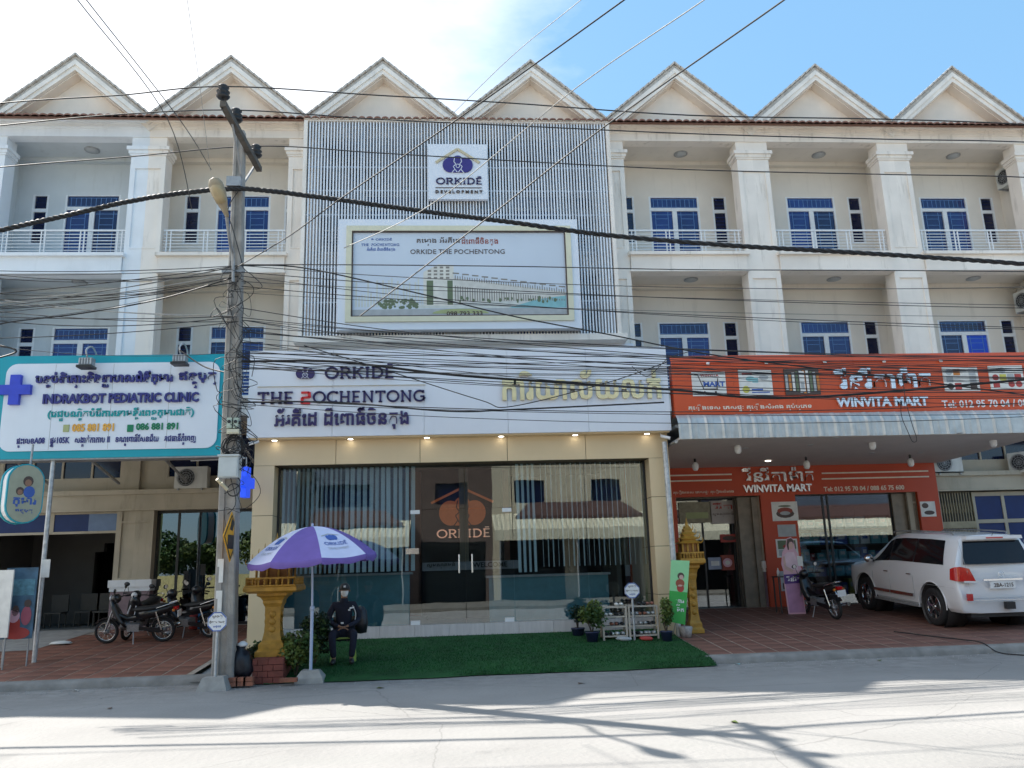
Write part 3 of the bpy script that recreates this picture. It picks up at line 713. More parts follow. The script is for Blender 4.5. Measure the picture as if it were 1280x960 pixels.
# left bay: open dark room with an inner arch
h = HS[0]; x0 = B0; zlb = Z(100, 640, DG); ztr = Z(100, 664, DG)
mb = MB(); holes_wall(mb, x0+.12, x0+4.08, .605, 3.49, 25, 25.2, [(x0+1.9, x0+3.6, .605, 2.6), (x0+2.15, x0+3.35, 2.6, 2.85)]); part('interior_wall', mb, 'ground_shade_inner', h)
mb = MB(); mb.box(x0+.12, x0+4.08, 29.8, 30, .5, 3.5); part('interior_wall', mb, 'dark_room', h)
mb = MB(); mb.box(x0+.46, x0+3.74, DG+.1, DG+.16, ztr-.06, ztr); mb.box(x0+.46, x0+3.74, DG+.1, DG+.16, zlb-.05, zlb-.002); mb.box(x0+2.05, x0+2.15, DG+.1, DG+.16, ztr+.001, zlb-.051)
tf = part('transom', mb, 'shaded_cream', h)
for a, b in ((x0+.46, x0+2.05), (x0+2.15, x0+3.0)): mb = MB(); mb.box(a, b, DG+.12, DG+.14, ztr, zlb-.051); part('pane', mb, 'navy_panel', tf)
mb = MB(); mb.box(x0+3.0, x0+3.74, DG+.12, DG+.14, ztr, zlb-.051); part('pane', mb, mat('pane_sky', (.12, .19, .34), .3), tf)
h7 = HS[-1]
# second bay: dark sliding glass doors
h = HS[1]; x0 = B0+PW; 
mb = MB(); Yd = DG+.25; zt_ = Z(100, 640, DG)
for x in (x0+.46, x0+1.02, x0+2.15, x0+3.0, x0+3.72): mb.box(x-.03, x+.03, Yd, Yd+.06, .6, zt_)
mb.box(x0+.43, x0+3.75, Yd+.001, Yd+.059, zt_-.07, zt_-.002); mb.box(x0+.43, x0+3.75, Yd+.001, Yd+.059, .603, .67)
gd = part('glass_door', mb, 'black_plastic', h)
for a, b in ((.49, .99), (1.05, 2.12), (2.18, 2.97), (3.03, 3.69)): mb = MB(); mb.box(x0+a, x0+b, Yd+.02, Yd+.03, .67, zt_-.07); part('pane', mb, 'glass_clinic', gd)
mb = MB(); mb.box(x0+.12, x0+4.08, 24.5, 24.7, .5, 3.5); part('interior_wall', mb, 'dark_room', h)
mb = MB()
for i in range(9): mb.tube([(x0+.5+i*.07, Yd+.15+.03*(i % 2), .6), (x0+.52+i*.07, Yd+.15+.03*(i % 2), 3.3)], .035, 6)
part('curtain', mb, mat('curtain_dark', (.03, .07, .08), .8), h)
# right bays: folding lattice shutters around a framed door
for k in (6, 7):
    h = HS[k]; x0 = B0+PW*k; Yd = DG+.12
    mb = MB()
    for x in (x0+1.5, x0+2.35, x0+3.2): mb.box(x-.045, x+.045, Yd, Yd+.06, .6, 3.46)
    mb.box(x0+1.455, x0+3.245, Yd+.001, Yd+.06, 3.36, 3.47); mb.box(x0+1.455, x0+3.245, Yd+.001, Yd+.06, 2.62, 2.72); mb.box(x0+1.455, x0+3.245, Yd+.001, Yd+.06, .546, .7)
    dr = part('door', mb, 'shaded_cream', h)
    for a, b in ((x0+1.545, x0+2.305), (x0+2.395, x0+3.155)):
        for c, d in ((.7, 2.62), (2.72, 3.36)): mb = MB(); mb.box(a, b, Yd+.03, Yd+.04, c, d); part('pane', mb, 'navy_panel', dr)
    for a, b in ((x0+.47, x0+1.42), (x0+3.28, x0+3.73)):
        mb = MB(); n = int((b-a)/.075)
        for i in range(n+1):
            x = a+(b-a)*i/n; mb.box(x-.01, x+.01, Yd-.08, Yd-.05, .6, 3.47)
        for i in range(n):
            xa_, xb_ = a+(b-a)*i/n, a+(b-a)*(i+1)/n
            for zc_ in (.95, 1.6, 2.25, 2.9):
                mb.bar((xa_, Yd-.04, zc_), (xb_, Yd-.04, zc_+.3), .012); mb.bar((xa_, Yd-.035, zc_+.3), (xb_, Yd-.035, zc_), .012)
        lt = part('lattice_shutter', mb, mat('lattice', (.36, .31, .2), .55, .2), h)
        mb = MB(); mb.box(a, b, Yd+.08, Yd+.1, .6, 3.47); part('backing', mb, 'shelf_dark', lt)
        [part('lattice_panel', MB().box(a, b, Yd-.1, Yd-.085, c_, d_), 'lattice', lt) for c_, d_ in ((1.9, 2.12), (2.5, 2.68), (.6, 1.2))]
    mb = MB(); mb.box(x0+.46, x0+3.74, DG+.45, DG+.49, .61, 3.3); part('interior_wall', mb, 'dark_room', h)
# side wall that closes the far left and right ends
# ================================================================ SLAT SCREEN with billboard and logo board
YL = 20.45
lx0, lx1 = X(384, 300, YL), X(762, 300, YL); lz0, lz1 = Z(570, 420, YL), Z(570, 155, YL)
SCR = thing('slat_screen', 'tall screen of pale vertical metal slats over two bays of the row', 'screen', ((lx0+lx1)/2, YL, lz0))
mb = MB()
mb.box(lx0-.16, lx0-.06, YL-.08, YL+.3, lz0-.12, lz1+.1); mb.box(lx1+.06, lx1+.16, YL-.08, YL+.3, lz0-.12, lz1+.1)
mb.box(lx0-.06, lx1+.06, YL-.08, YL+.3, lz1+.02, lz1+.1)
part('frame', mb, 'cream', SCR)
mb = MB(); mb.box(lx0-.26, lx1+.3, YL-.14, YL+.3, lz0-.17, lz0-.0); part('sill', mb, 'cream', SCR)
mb = MB()
for py in (211, 240, 270, 335, 378): z = Z(570, py, YL+.12); mb.box(lx0-.059, lx1+.059, YL+.05, YL+.1, z-.02, z+.02)
part('cross_rail', mb, 'louver', SCR)
ns = 100; sb = MB(); sb.box(-.0185, .0185, -.04, .04, 0, lz1-lz0+.02); sme = sb.mesh('slat', 'louver')
for i in range(ns):
    o = link('slat', sme, SCR); o.location = Vector((lx0+(lx1-lx0)*i/(ns-1), YL, lz0))-ORG[SCR.name]; o.rotation_euler = (0, 0, random.uniform(-.05, .05))
mb = MB()
for px in (452, 500, 560, 590, 640, 700): x = X(px, 300, YL); mb.box(x-.03, x+.03, YL+.11, YL+.3, lz0, lz1)
part('upright', mb, 'louver', SCR)
# logo board
YB = 20.25
a = at(535, 180, YB); b = at(610, 249, YB); bx0, bx1, bz0, bz1 = a.x, b.x, b.z, a.z
LG = thing('logo_board', 'square white board with purple orchid logo in the top middle of the slat screen', 'sign', ((bx0+bx1)/2, YB, bz0))
mb = MB(); mb.box(bx0, bx1, YB, YB+.12, bz0, bz1); part('board', mb, 'panel_white', LG)
wd = bx1-bx0; cxl = (bx0+bx1)/2; hh = bz1-bz0
emblem(cxl, bz0+hh*.61, wd*.5, YB, LG, mat('emblem_purple', (.045, .03, .2), .4), 'panel_white')
mb = MB()
for s in (-1, 1): mb.bar((cxl-.0*s, YB-.02+.001*s, bz0+hh*.905), (cxl+s*wd*.37, YB-.02+.001*s, bz0+hh*.655), .03, hh*.04, up=Vector((0, 0, 1)))
part('roof_mark', mb, 'gold_matte', LG)
lettering(wordmark('ORKIDĒ', .15), bx0+wd*.13, bx1-wd*.1, bz0+hh*.26, bz0+hh*.405, YB, 'purple_letter', LG)
mb = MB(); mb.box(bx0+wd*.12, bx1-wd*.1, YB-.01, YB-.0005, bz0+hh*.195, bz0+hh*.21); part('rule', mb, 'print_dark', LG)
lettering('D E V E L O P M E N T', bx0+wd*.12, bx1-wd*.09, bz0+hh*.1, bz0+hh*.155, YB, 'print_dark', LG, bold=.03)
# billboard
YB = 20.1
a = at(424, 274, YB); b = at(728, 410, YB); ox0, ox1, oz0, oz1 = a.x, b.x, b.z, a.z
BB = thing('billboard', 'large white framed billboard showing a drawing of a housing row on the slat screen', 'billboard', ((ox0+ox1)/2, YB, oz0))
def ring(mb, x0, x1, z0, z1, t, y0, y1, tx=None):
    tx = tx or t
    mb.box(x0, x0+tx, y0, y1, z0, z1); mb.box(x1-tx, x1, y0, y1, z0, z1); mb.box(x0+tx, x1-tx, y0, y1, z1-t, z1); mb.box(x0+tx, x1-tx, y0, y1, z0, z0+t)
mb = MB(); ring(mb, ox0, ox1, oz0, oz1, .28, YB, YB+.28); part('frame', mb, 'panel_white', BB)
mb = MB(); ring(mb, ox0+.2, ox1-.2, oz0+.2, oz1-.2, .14, YB-.05, YB-.002); part('inner_frame', mb, mat('frame_cream', (.72, .68, .5), .4, .05), BB)
mb = MB(); ring(mb, ox0+.341, ox1-.341, oz0+.341, oz1-.341, .03, YB-.03, YB+.04); part('edge', mb, 'print_dark', BB)
px0, px1, pz0, pz1 = ox0+.33, ox1-.33, oz0+.33, oz1-.33; pw, ph = px1-px0, pz1-pz0; YP = YB+.02
mb = MB(); mb.box(px0, px1, YP, YP+.05, pz0, pz1); part('print', mb, mat('print_sky', (.62, .68, .76), .5, .06, .6), BB)
def U(u, v): return (px0+pw*u, pz0+ph*v)
def poly(name, pts, m_, d=.002, par=BB):
    mb = MB(); mb.prism([U(*p) for p in pts], YP-d, YP-.0003); return part(name, mb, m_, par)
poly('drawing_ground', [(0, .02), (1, .02), (1, .095), (.7, .1), (0, .09)], 'print_grey', .001)
poly('drawing_street', [(.001, .0), (.999, .0), (.999, .02), (.001, .02)], 'print_dark', .0012)
poly('drawing_plaza', [(.3, .1), (.99, .1), (.99, .2), (.6, .17), (.3, .14)], mat('print_pale', (.62, .64, .6), .6), .0015)
poly('drawing_water', [(.72, .1), (.99, .1), (.99, .24), (.86, .2)], 'print_teal', .0035)
poly('drawing_tower', [(.33, .13), (.47, .13), (.47, .6), (.40, .61), (.33, .52)], mat('print_building', (.72, .70, .63), .6), .003)
poly('drawing_tower', [(.345, .14), (.375, .14), (.375, .42), (.345, .42)], 'print_green', .0045); poly('drawing_tower', [(.44, .14), (.465, .14), (.465, .42), (.44, .42)], 'print_green', .0045)
mb = MB()
for r_ in range(4):
    for c in range(4):
        if r_ < 3 or c > 0: u = .35+c*.028; v = .44+r_*.04; p = [U(u, v), U(u+.016, v), U(u+.016, v+.022), U(u, v+.022)]; mb.prism(p, YP-.0062, YP-.0046)
part('drawing_window', mb, 'print_line' if 'print_line' in MATS else mat('print_line', (.26, .24, .21), .6), BB, stuff=True)
poly('drawing_row', [(.47, .16), (.99, .2), (.99, .28), (.47, .45)], mat('print_row', (.64, .62, .57), .6), .0025)
mb = MB(); rr = random.Random(3)
for i in range(46):
    u = .475+i*.0112; h1 = .45-.17*(u-.47)/.52
    mb.prism([U(u, h1-.015), U(u+.004, h1-.015), U(u+.004, h1+.02+rr.random()*.05*(i % 3 == 0)), U(u, h1+.03)], YP-.005, YP-.0027)
    mb.prism([U(u, .18), U(u+.0045, .18), U(u+.0045, h1-.09), U(u, h1-.09)], YP-.0045, YP-.0027)
    if i % 4 == 0: mb.prism([U(u-.01, h1+.05), U(u+.02, h1+.045), U(u+.02, h1+.06), U(u-.01, h1+.065)], YP-.0052, YP-.0027)
part('drawing_facade_line', mb, mat('print_line', (.26, .24, .21), .6), BB, stuff=True)
mb = MB()
for i in range(60):
    u = rr.uniform(.13, .3); v = rr.uniform(.11, .2)*(1 if u > .15 else .8); s_ = rr.uniform(.008, .022)
    mb.prism([(U(u, v)[0]+pw*s_*.5*math.cos(R(60*k+i)), U(u, v)[1]+ph*s_*1.1*math.sin(R(60*k+i))) for k in range(6)], YP-.003-.00003*i, YP-.0005)
for i in range(26):
    u = rr.uniform(.47, .97); v = rr.uniform(.17, .22); s_ = rr.uniform(.008, .016)
    mb.prism([(U(u, v)[0]+pw*s_*.5*math.cos(R(60*k+i)), U(u, v)[1]+ph*s_*1.6*math.sin(R(60*k+i))) for k in range(6)], YP-.006-.00003*i, YP-.0005)
part('drawing_tree', mb, 'print_green', BB, stuff=True)
mb = MB()
for i in range(24):
    u = .02+i*.0135; hv = rr.uniform(.12, .34); mb.prism([U(u, .12), U(u+.008, .12), U(u+.008, .12+hv), U(u, .12+hv)], YP-.0011-.00002*i, YP-.0004)
part('drawing_skyline', mb, 'print_pale', BB, stuff=True)
poly('drawing_oval', [(.5+.13*math.cos(R(a_)), .04+.055*math.sin(R(a_))) for a_ in range(0, 181, 15)], mat('print_olive', (.38, .42, .2), .6), .007)
def bl(s, u0, u1, v0, v1, m_, bold=.01, d=.008): lettering(s, px0+pw*u0, px0+pw*u1, pz0+ph*v0, pz0+ph*v1, YP, m_, BB, depth=d, bold=bold)
bl('គម្រោង អ័រគីដេ', .3, .5, .83, .93, 'print_dark', .012); bl('ដឹពោធិ៍ចិនតុង', .51, .68, .83, .93, mat('print_brown', (.3, .06, .04), .6), .012)
bl('ORKIDE THE POCHENTONG', .27, .71, .73, .785, 'print_dark', .004)
bl(wordmark('ORKIDĒ'), .11, .185, .89, .92, 'print_blue'); bl(wordmark('THE POCHENTONG'), .045, .22, .825, .855, 'print_blue'); bl('អ័រគីដេ ដឹពោធិ៍ចិនតុង', .07, .2, .76, .81, 'print_blue')
emblem(px0+pw*.095, pz0+ph*.905, .06, YP, BB, 'print_blue', 'print_sky', .004)
bl('098 793 333', .435, .6, .015, .065, 'print_dark', .02, .012)
# ================================================================ ORCHID SHOP: projecting glass storefront
YS = 17.25; YF_ = 17.55; YG = 18.0
sx0, sx1 = X(310, 500, YS), X(836, 490, YS); sz0, sz1 = Z(575, 542.5, YS), Z(575, 436, YS)
ST = thing('shop_pavilion', 'beige panelled glass storefront under the long white sign board', 'shop', ((sx0+sx1)/2, YF_, .3))
pxl0, pxl1 = X(315, 640, YF_), X(341, 640, YF_); pxr0, pxr1 = X(815.5, 640, YF_), X(841, 640, YF_); zf0 = 4.05; zs = sz0-.03
for a, b in ((pxl0, pxl1), (pxr0, pxr1)):
    mb = MB(); q = [.27, 1.15, 2.15, 3.2, zf0-.001] if a > 0 else [.27, 1.5, 3.0, zf0-.001]
    for i in range(len(q)-1): mb.box(a, b, YF_+.001*(i % 2), YG+.75, q[i]+.006, q[i+1]-.006)
    pq = part('pillar', mb, 'beige_panel', ST); mb = MB(); mb.box(a+.008, b-.008, YF_+.01, YG+.74, .2, zf0-.002); part('joint', mb, 'fascia_joint', pq)
mb = MB(); xs_ = [pxl0, X(420, 560, YF_), X(525, 560, YF_), X(634, 560, YF_), X(732, 560, YF_), pxr1]
for i in range(5):
    m1 = MB(); m1.box(xs_[i]+.006, xs_[i+1]-.006, YF_, YF_+.05, zf0, zs-.001); part('fascia_panel', m1, 'beige_panel', ST)
mb.box(pxl0+.008, pxr1-.008, YF_+.05, YG+.75, zf0+.001, zs-.001); part('fascia_core', mb, 'fascia_joint', ST)
mb = MB(); mb.box(sx0+.03, sx1-.03, YS+.06, D+.6, zs, sz0+.03); part('soffit', mb, 'beige_panel', ST)
mb = MB(); mb.box(pxl0, pxr1, YF_+.1, D+.6, sz1-.7, sz1-.6); part('roof', mb, 'concrete', ST)
for a in (pxl0, pxr1-.1): mb = MB(); mb.box(a, a+.1, YG+.76, DG, .3, sz1-.701); part('side_wall', mb, 'cream', ST)
# sign board in separate sheets
nb = [sx0, X(416, 490, YS), X(530, 490, YS), X(634, 490, YS), X(734, 490, YS), sx1]; 
SG = thing('shop_sign', 'long white sign board with purple orchid logo and gold Khmer letters over the glass storefront', 'sign', ((sx0+sx1)/2, YS, sz0))
zm = sz0+(sz1-sz0)*.5
for i in range(5):
    mb = MB(); mb.box(nb[i]+.003, nb[i+1]-.003, YS, YS+.05, sz0, sz1); part('panel', mb, 'panel_white', SG)
mb = MB(); mb.box(sx0+.01, sx1-.01, YS+.051, YS+.3, sz0+.031, sz1-.01); part('box', mb, 'panel_white', SG)
def bxp(x0, y0, x1, y1, Y): a = at(x0, y1, Y); b = at(x1, y0, Y); return a.x, b.x, a.z, b.z
def sgl(s, q, m_, d=.05, bold=.01, par=SG, Y=YS, dz=0, name='lettering'):
    a = at(q[0], q[3], Y); b = at(q[2], q[1], Y); c = at(q[0], q[1], Y)
    return lettering(s, a.x, b.x, a.z, c.z, Y, m_, par, depth=d, bold=bold, dz=dz, name=name)
sgl(wordmark('ORKIDĒ', .17), (406, 456, 492, 474.5), 'purple_letter')
e_ = at(382, 467.5, YS); emblem(e_.x, e_.z, .39, YS, SG, 'purple_letter', 'panel_white', .05)
q = bxp(322, 481.5, 532, 483.5, YS); mb = MB(); mb.box(q[0], q[1], YS-.03, YS-.0005, q[2]-.01, q[3]+.01); part('rule', mb, 'gold_matte', SG)
sgl(wordmark('THE', .16), (322, 490.5, 366.5, 506), 'purple_letter'); sgl(wordmark('2', .2), (376, 490, 389, 505.5), 'red_letter'); sgl(wordmark('OCHENTONG', .15), (391, 489.5, 532, 504.5), 'purple_letter')
sgl('អ័រគីដេ ដឹពោធិ៍ចិនតុង', (343, 510.5, 511, 539), 'purple_letter', bold=.02)
sgl('ការិយាល័យលក់', (628, 464, 824, 501), 'gold_letter', bold=.03, d=.07)
# downlights under the sign: small lit lamps
for i, (px, py) in enumerate(((343, 551.5), (438, 549.5), (533.5, 548), (626.5, 545.8), (719, 544), (809, 542.3))):
    x = X(px, py, YS+.17); l = thing('downlight', ['leftmost lit downlight under the white shop sign', 'second lit downlight from the left under the white shop sign', 'third lit downlight from the left under the white shop sign', 'third lit downlight from the right under the white shop sign', 'second lit downlight from the right under the white shop sign', 'rightmost lit downlight under the white shop sign'][i], 'lamp', (x, YS+.18, zs), group='downlights under the white sign')
    mb = MB(); mb.disc((x, YS+.18, zs-.008), .055, 'z', .014, 14); part('lens', mb, 'light_on', l); mb = MB(); mb.lathe([(.056, zs-.012), (.085, zs-.012), (.085, zs-.001), (.056, zs-.001)], (x, YS+.18, 0), 14); part('rim', mb, 'chrome', l)
# glass wall, door and base
gx0, gx1 = pxl1, pxr0; zb = Z(500, 782, YG)
mb = MB(); n = 11
for i in range(n):
    m1 = MB(); a = gx0+(gx1-gx0)*i/n; b = gx0+(gx1-gx0)*(i+1)/n; m1.box(a+.003, b-.003, YG-.06, YG+.12, .3, zb); part('base_tile', m1, 'base_tile', ST)
dx0, dx1 = X(512, 700, YG), X(642, 700, YG); dxm = X(582, 700, YG); zd = Z(575, 636, YG)
gp = [gx0, X(428, 700, YG), dx0, dxm, dx1, X(735, 700, YG), gx1]
for i in range(6):
    m1 = MB(); isd = i in (2, 3); z1_ = zd if isd else 4.32
    m1.box(gp[i]+.006, gp[i+1]-.006, YG, YG+.012, zb+.004, z1_); 
    if isd:
        d_ = part('glass_door', m1, 'glass_shop', ST)
        hx = gp[i+1]-.14 if i == 2 else gp[i]+.14; ha = Z(578, 716, YG); hb = Z(578, 693, YG)
        m2 = MB(); m2.tube([(hx, YG-.07, ha), (hx, YG-.07, hb)], .017, 8); m2.tube([(hx, YG-.07, ha+.06), (hx, YG, ha+.06)], .01, 6); m2.tube([(hx, YG-.07, hb-.06), (hx, YG, hb-.06)], .01, 6); part('handle', m2, 'chrome', d_)
        for zz_ in (zb+.004, zd-.09):
            m2 = MB(); a = gp[i] if i == 2 else gp[i+1]-.24; m2.box(a+.02, a+.22, YG-.02, YG+.03, zz_, zz_+.085); part('patch_fitting', m2, 'plain_white', d_)
        m2 = MB(); m2.box(gp[i]+.01, gp[i+1]-.01, YG, YG+.012, zd+.008, 4.32); part('glass_panel', m2, 'glass_shop', ST)
        m2 = MB(); zk_ = Z(575, 691, YG)
        if i == 2: m2.box(gp[i]-.08, gp[i]+.2, YG-.03, YG+.04, zk_, zk_+.12); part('lock', m2, 'chrome', d_)
    else: part('glass_panel', m1, 'glass_shop', ST)
mb = MB()
for x in (gx0+.012, gx1-.012): mb.box(x-.025, x+.025, YG-.03, YG+.05, zb, 4.33)
mb.box(gx0+.037, gx1-.037, YG-.03, YG+.05, 4.321, 4.37); part('glass_frame', mb, 'black_plastic', ST)
# interior
mb = MB(); mb.box(gx0-.3, gx1+.3, YG+.13, 25, .55, .62); part('interior_floor', mb, 'floor_grey', ST)
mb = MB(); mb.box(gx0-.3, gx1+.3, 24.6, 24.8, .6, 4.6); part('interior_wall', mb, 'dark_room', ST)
mb = MB(); mb.box(gx0-.3, gx1+.3, YG+.2, 24.6, 4.5, 4.58); part('interior_ceiling', mb, 'dark_room', ST)
bz0_, bz1_ = Z(430, 716, YG+.15), 4.3
def blinds(pa, pb, n, yaw, w, z0_, grp, lab):
    T = thing('vertical_blind', lab, 'blind', (X(pa, 700, YG+.15), YG+.2, z0_))
    s1 = MB(); s1.box(-w/2, w/2, -.002, .002, 0, bz1_-z0_); me = s1.mesh('blind_slat', 'blind')
    xa, xb = X(pa, 700, YG+.15), X(pb, 700, YG+.15)
    for i in range(n):
        o = link('blind_slat', me, T); o.location = (( xb-xa)*i/(n-1), random.uniform(-.01, .01), 0); o.rotation_euler = (0, random.uniform(-.008, .008), R(yaw+random.uniform(-9, 9)))
    mb = MB(); mb.box(xa-.05, xb+.05, YG+.17, YG+.23, bz1_, bz1_+.06); part('head_rail', mb, 'plain_white', T)
blinds(352, 424, 13, 66, .085, bz0_, '', 'pale vertical blind turned open behind the leftmost glass panes')
blinds(432, 516, 12, 47, .105, bz0_, '', 'pale blue vertical blind half closed, left of the glass doors')
blinds(650, 670, 4, 45, .09, bz0_-.1, '', 'few wide blind slats just right of the glass doors')
blinds(680, 808, 21, 70, .08, bz0_, '', 'thin open vertical blind across the right glass panes')
# back panel with lit orchid logo
YK = 22.6; q = bxp(527, 612, 628, 700, YK)
LP = thing('logo_wall', 'dark reception wall with a lit orange orchid logo behind the glass doors', 'display', (q[0], YK, .6))
mb = MB(); mb.box(q[0], q[1], YK, YK+.15, .6, q[3]+.8); part('panel', mb, 'dark_panel', LP)
mb = MB(); mb.box(q[0]-.45, q[0]-.01, YK-.05, YK+.2, .6, 4.45); part('column', mb, 'brown_column', LP)
mb = MB(); mb.box(q[1]+.01, q[1]+.16, YK-.05, YK+.2, .6, 4.45); part('column', mb, 'brown_column', LP)
e_ = at(578, 641, YK-.02); emblem(e_.x, e_.z, 1.25, YK, LP, 'logo_lit', 'dark_panel', .03)
mb = MB()
for s in (-1, 1): mb.bar((e_.x, YK-.03+.002*s, e_.z+.68), (e_.x+s*.85, YK-.03+.002*s, e_.z+.28), .03, .06)
part('roof_mark', mb, 'logo_lit', LP)
a = at(546, 673, YK); b = at(612, 658, YK); lettering(wordmark('ORKIDĒ', .14), a.x, b.x, a.z, b.z, YK, mat('logo_pale', (.85, .55, .4), .5, emit=.18), LP)
# counter with WELCOME band
YC = 20.6; q = bxp(528, 700, 648, 714, YC)
CT = thing('reception_counter', 'grey reception counter lettered WELCOME behind the glass doors', 'counter', (q[0], YC, .62))
mb = MB(); mb.box(q[0], q[1], YC, YC+.6, q[2], q[3]); part('band', mb, mat('band_grey', (.42, .42, .45), .5), CT)
mb = MB(); mb.box(q[0]+.1, q[1]-.1, YC+.05, YC+.55, .62, q[2]-.001); part('body', mb, 'shelf_dark', CT)
sgl('សូមស្វាគមន៍', (534, 703, 569, 711), 'black_plastic', par=CT, Y=YC); sgl('WELCOME', (591, 703, 634, 709.5), 'black_plastic', par=CT, Y=YC, bold=.02)
for i, (a, b, lab) in enumerate(((350, 512, 'long teal desk behind the glass left of the doors'), (612, 760, 'long teal desk behind the glass right of the doors'))):
    q = bxp(a, 718, b, 772, YG+.9); T = thing('desk', lab, 'desk', (q[0], YG+.9, .62))
    mb = MB(); mb.box(q[0], q[1], YG+.9, YG+.95, .62, q[3]); part('front', mb, 'counter_teal', T); mb = MB(); mb.box(q[0]-.05, q[1]+.05, YG+.85, YG+1.5, q[3]+.001, q[3]+.05); part('top', mb, 'print_grey', T)
    for j in range(3):
        xx = q[0]+.5+j*.85; S = thing('office_chair', ['dark office chair at the %s end of the %s desk', 'dark office chair in the middle of the %s%s desk', 'dark office chair at the %s end of the %s desk'][j] % (('left', '', 'right')[j], ('left', 'right')[i]), 'chair', (xx, YG+1.9, .62))
        m1 = MB(); m1.box(xx-.22, xx+.22, YG+2.1, YG+2.16, 1.15, 1.75); part('backrest', m1, 'black_plastic', S); m1 = MB(); m1.box(xx-.24, xx+.24, YG+1.7, YG+2.12, 1.05, 1.12); part('seat', m1, 'black_plastic', S); m1 = MB(); m1.tube([(xx, YG+1.9, .64), (xx, YG+1.9, 1.05)], .03); part('stem', m1, 'chrome', S)
# two ceiling lights inside
for (px, py, lab) in ((368, 589, 'left lit ceiling lamp inside the storefront'), (395, 601, 'second lit ceiling lamp inside the left part of the storefront'), (773, 584, 'lit ceiling lamp inside the right part of the storefront'), (760, 592, 'lower lit ceiling lamp inside the right part of the storefront')):
    d = at(px, py, 19.5); k_ = (4.49-1.75)/(d.z-1.75); p = CAMP+(d-CAMP)*k_
    mb = MB(); mb.disc((p.x, p.y, 4.48), .1, 'z', .02, 12); single('ceiling_light', mb, 'light_on', lab, 'lamp', (p.x, p.y, 4.48))
# white wall strip between sign roof and screen sill
mb = MB(); mb.box(X(374, 434, D-.08), X(792, 434, D-.08), D-.1, D-.01 if False else D+.9, sz1-.6, lz0-.171); part('upper_wall', mb, 'panel_white', ST)
# ================================================================ CLINIC SIGN
YQ = 16.9
qx0, qx1 = -10.9, X(283, 500, YQ); qz0, qz1 = Z(140, 571.5, YQ), Z(140, 443.5, YQ)
CS = thing('clinic_sign', 'big white clinic sign with teal border and a blue cross', 'sign', ((qx0+qx1)/2, YQ, qz0))
mb = MB(); mb.box(qx0, qx1, YQ+.03, YQ+.42, qz0+.0, qz1-.0); part('box', mb, 'teal', CS)
mb = MB(); mb.box(qx0+.02, qx1-.02, YQ+.05, YQ+.41, qz0-.03, qz0-.001); part('underside', mb, 'steel_grey', CS)
fx0, fx1, fz0, fz1 = X(4, 500, YQ), X(273, 500, YQ), Z(140, 562, YQ), Z(140, 453.5, YQ)
pts = []
for cx_, cz_, a0 in ((fx1-.22, fz1-.22, 0), (fx0+.22, fz1-.22, 90), (fx0+.22, fz0+.22, 180), (fx1-.22, fz0+.22, 270)): pts += [(cx_+.22*math.cos(R(a0+t)), cz_+.22*math.sin(R(a0+t))) for t in range(0, 91, 15)]
mb = MB(); mb.prism(pts[::-1], YQ+.005, YQ+.029); fc_ = part('face', mb, 'sign_face', CS)
mb = MB()
for px in (66, 139, 211): x = X(px, 500, YQ); mb.box(x-.004, x+.004, YQ+.003, YQ+.006, fz0+.02, fz1-.02)
part('seam', mb, 'print_grey', fc_)
mb = MB(); c = at(20.5, 488, YQ); a_, b_ = .1, .31; mb.prism([(c.x-a_, c.z-b_), (c.x+a_, c.z-b_), (c.x+a_, c.z-a_), (c.x+b_, c.z-a_), (c.x+b_, c.z+a_), (c.x+a_, c.z+a_), (c.x+a_, c.z+b_), (c.x-a_, c.z+b_), (c.x-a_, c.z+a_), (c.x-b_, c.z+a_), (c.x-b_, c.z-a_), (c.x-a_, c.z-a_)], YQ-.09, YQ+.004); part('cross', mb, 'cross_blue', CS)
YQf = YQ+.005
kw = dict(par=CS, Y=YQf)
sgl('បន្ទប់ពិគ្រោះនិងព្យាបាលជំងឺកុមារ', (44, 465.5, 217, 486), 'navy_letter', bold=.035, d=.05, **kw); sgl('ឥន្ទ្របុត្រ', (223, 465, 271, 486), 'navy_letter', bold=.035, d=.05, **kw)
sgl('INDRAKBOT PEDIATRIC CLINIC', (54, 493, 249, 505.5), 'navy_letter', bold=.035, d=.05, **kw)
sgl('(វេជ្ជបណ្ឌិតបំរើការនៅមន្ទីរពេទ្យកុមារជាតិ)', (59, 511, 243, 527), 'teal_letter', bold=.025, d=.02, **kw)
sgl('085 881 891', (90, 530, 143, 540), 'yellow_letter', bold=.03, d=.02, **kw); sgl('086 881 891', (170, 529, 223, 538), 'green_letter', bold=.03, d=.02, **kw)
for (a, b, m_) in ((79, 87, 'print_olive'), (159, 167, 'green_letter')):
    q = bxp(a, 531, b, 540, YQf); mb = MB(); mb.box(q[0], q[1], YQf-.02, YQf-.0006, q[2], q[3]); part('phone_mark', mb, m_, CS)
sgl('ផ្ទះលេខA08   ផ្លូវ105K   សង្កាត់កាកាប II   ខណ្ឌពោធិ៍សែនជ័យ   រាជធានីភ្នំពេញ', (20, 545, 245, 560), 'navy_letter', bold=.02, d=.015, **kw)
p = Vector((X(38, 825, YQ), YQ+.15, gz(YQ+.15)))
mb = MB(); mb.tube([p, (p.x, p.y, qz0)], .045, 10); single('sign_post', mb, 'galvanised', 'thin grey steel post holding up the clinic sign', 'post', tuple(p))
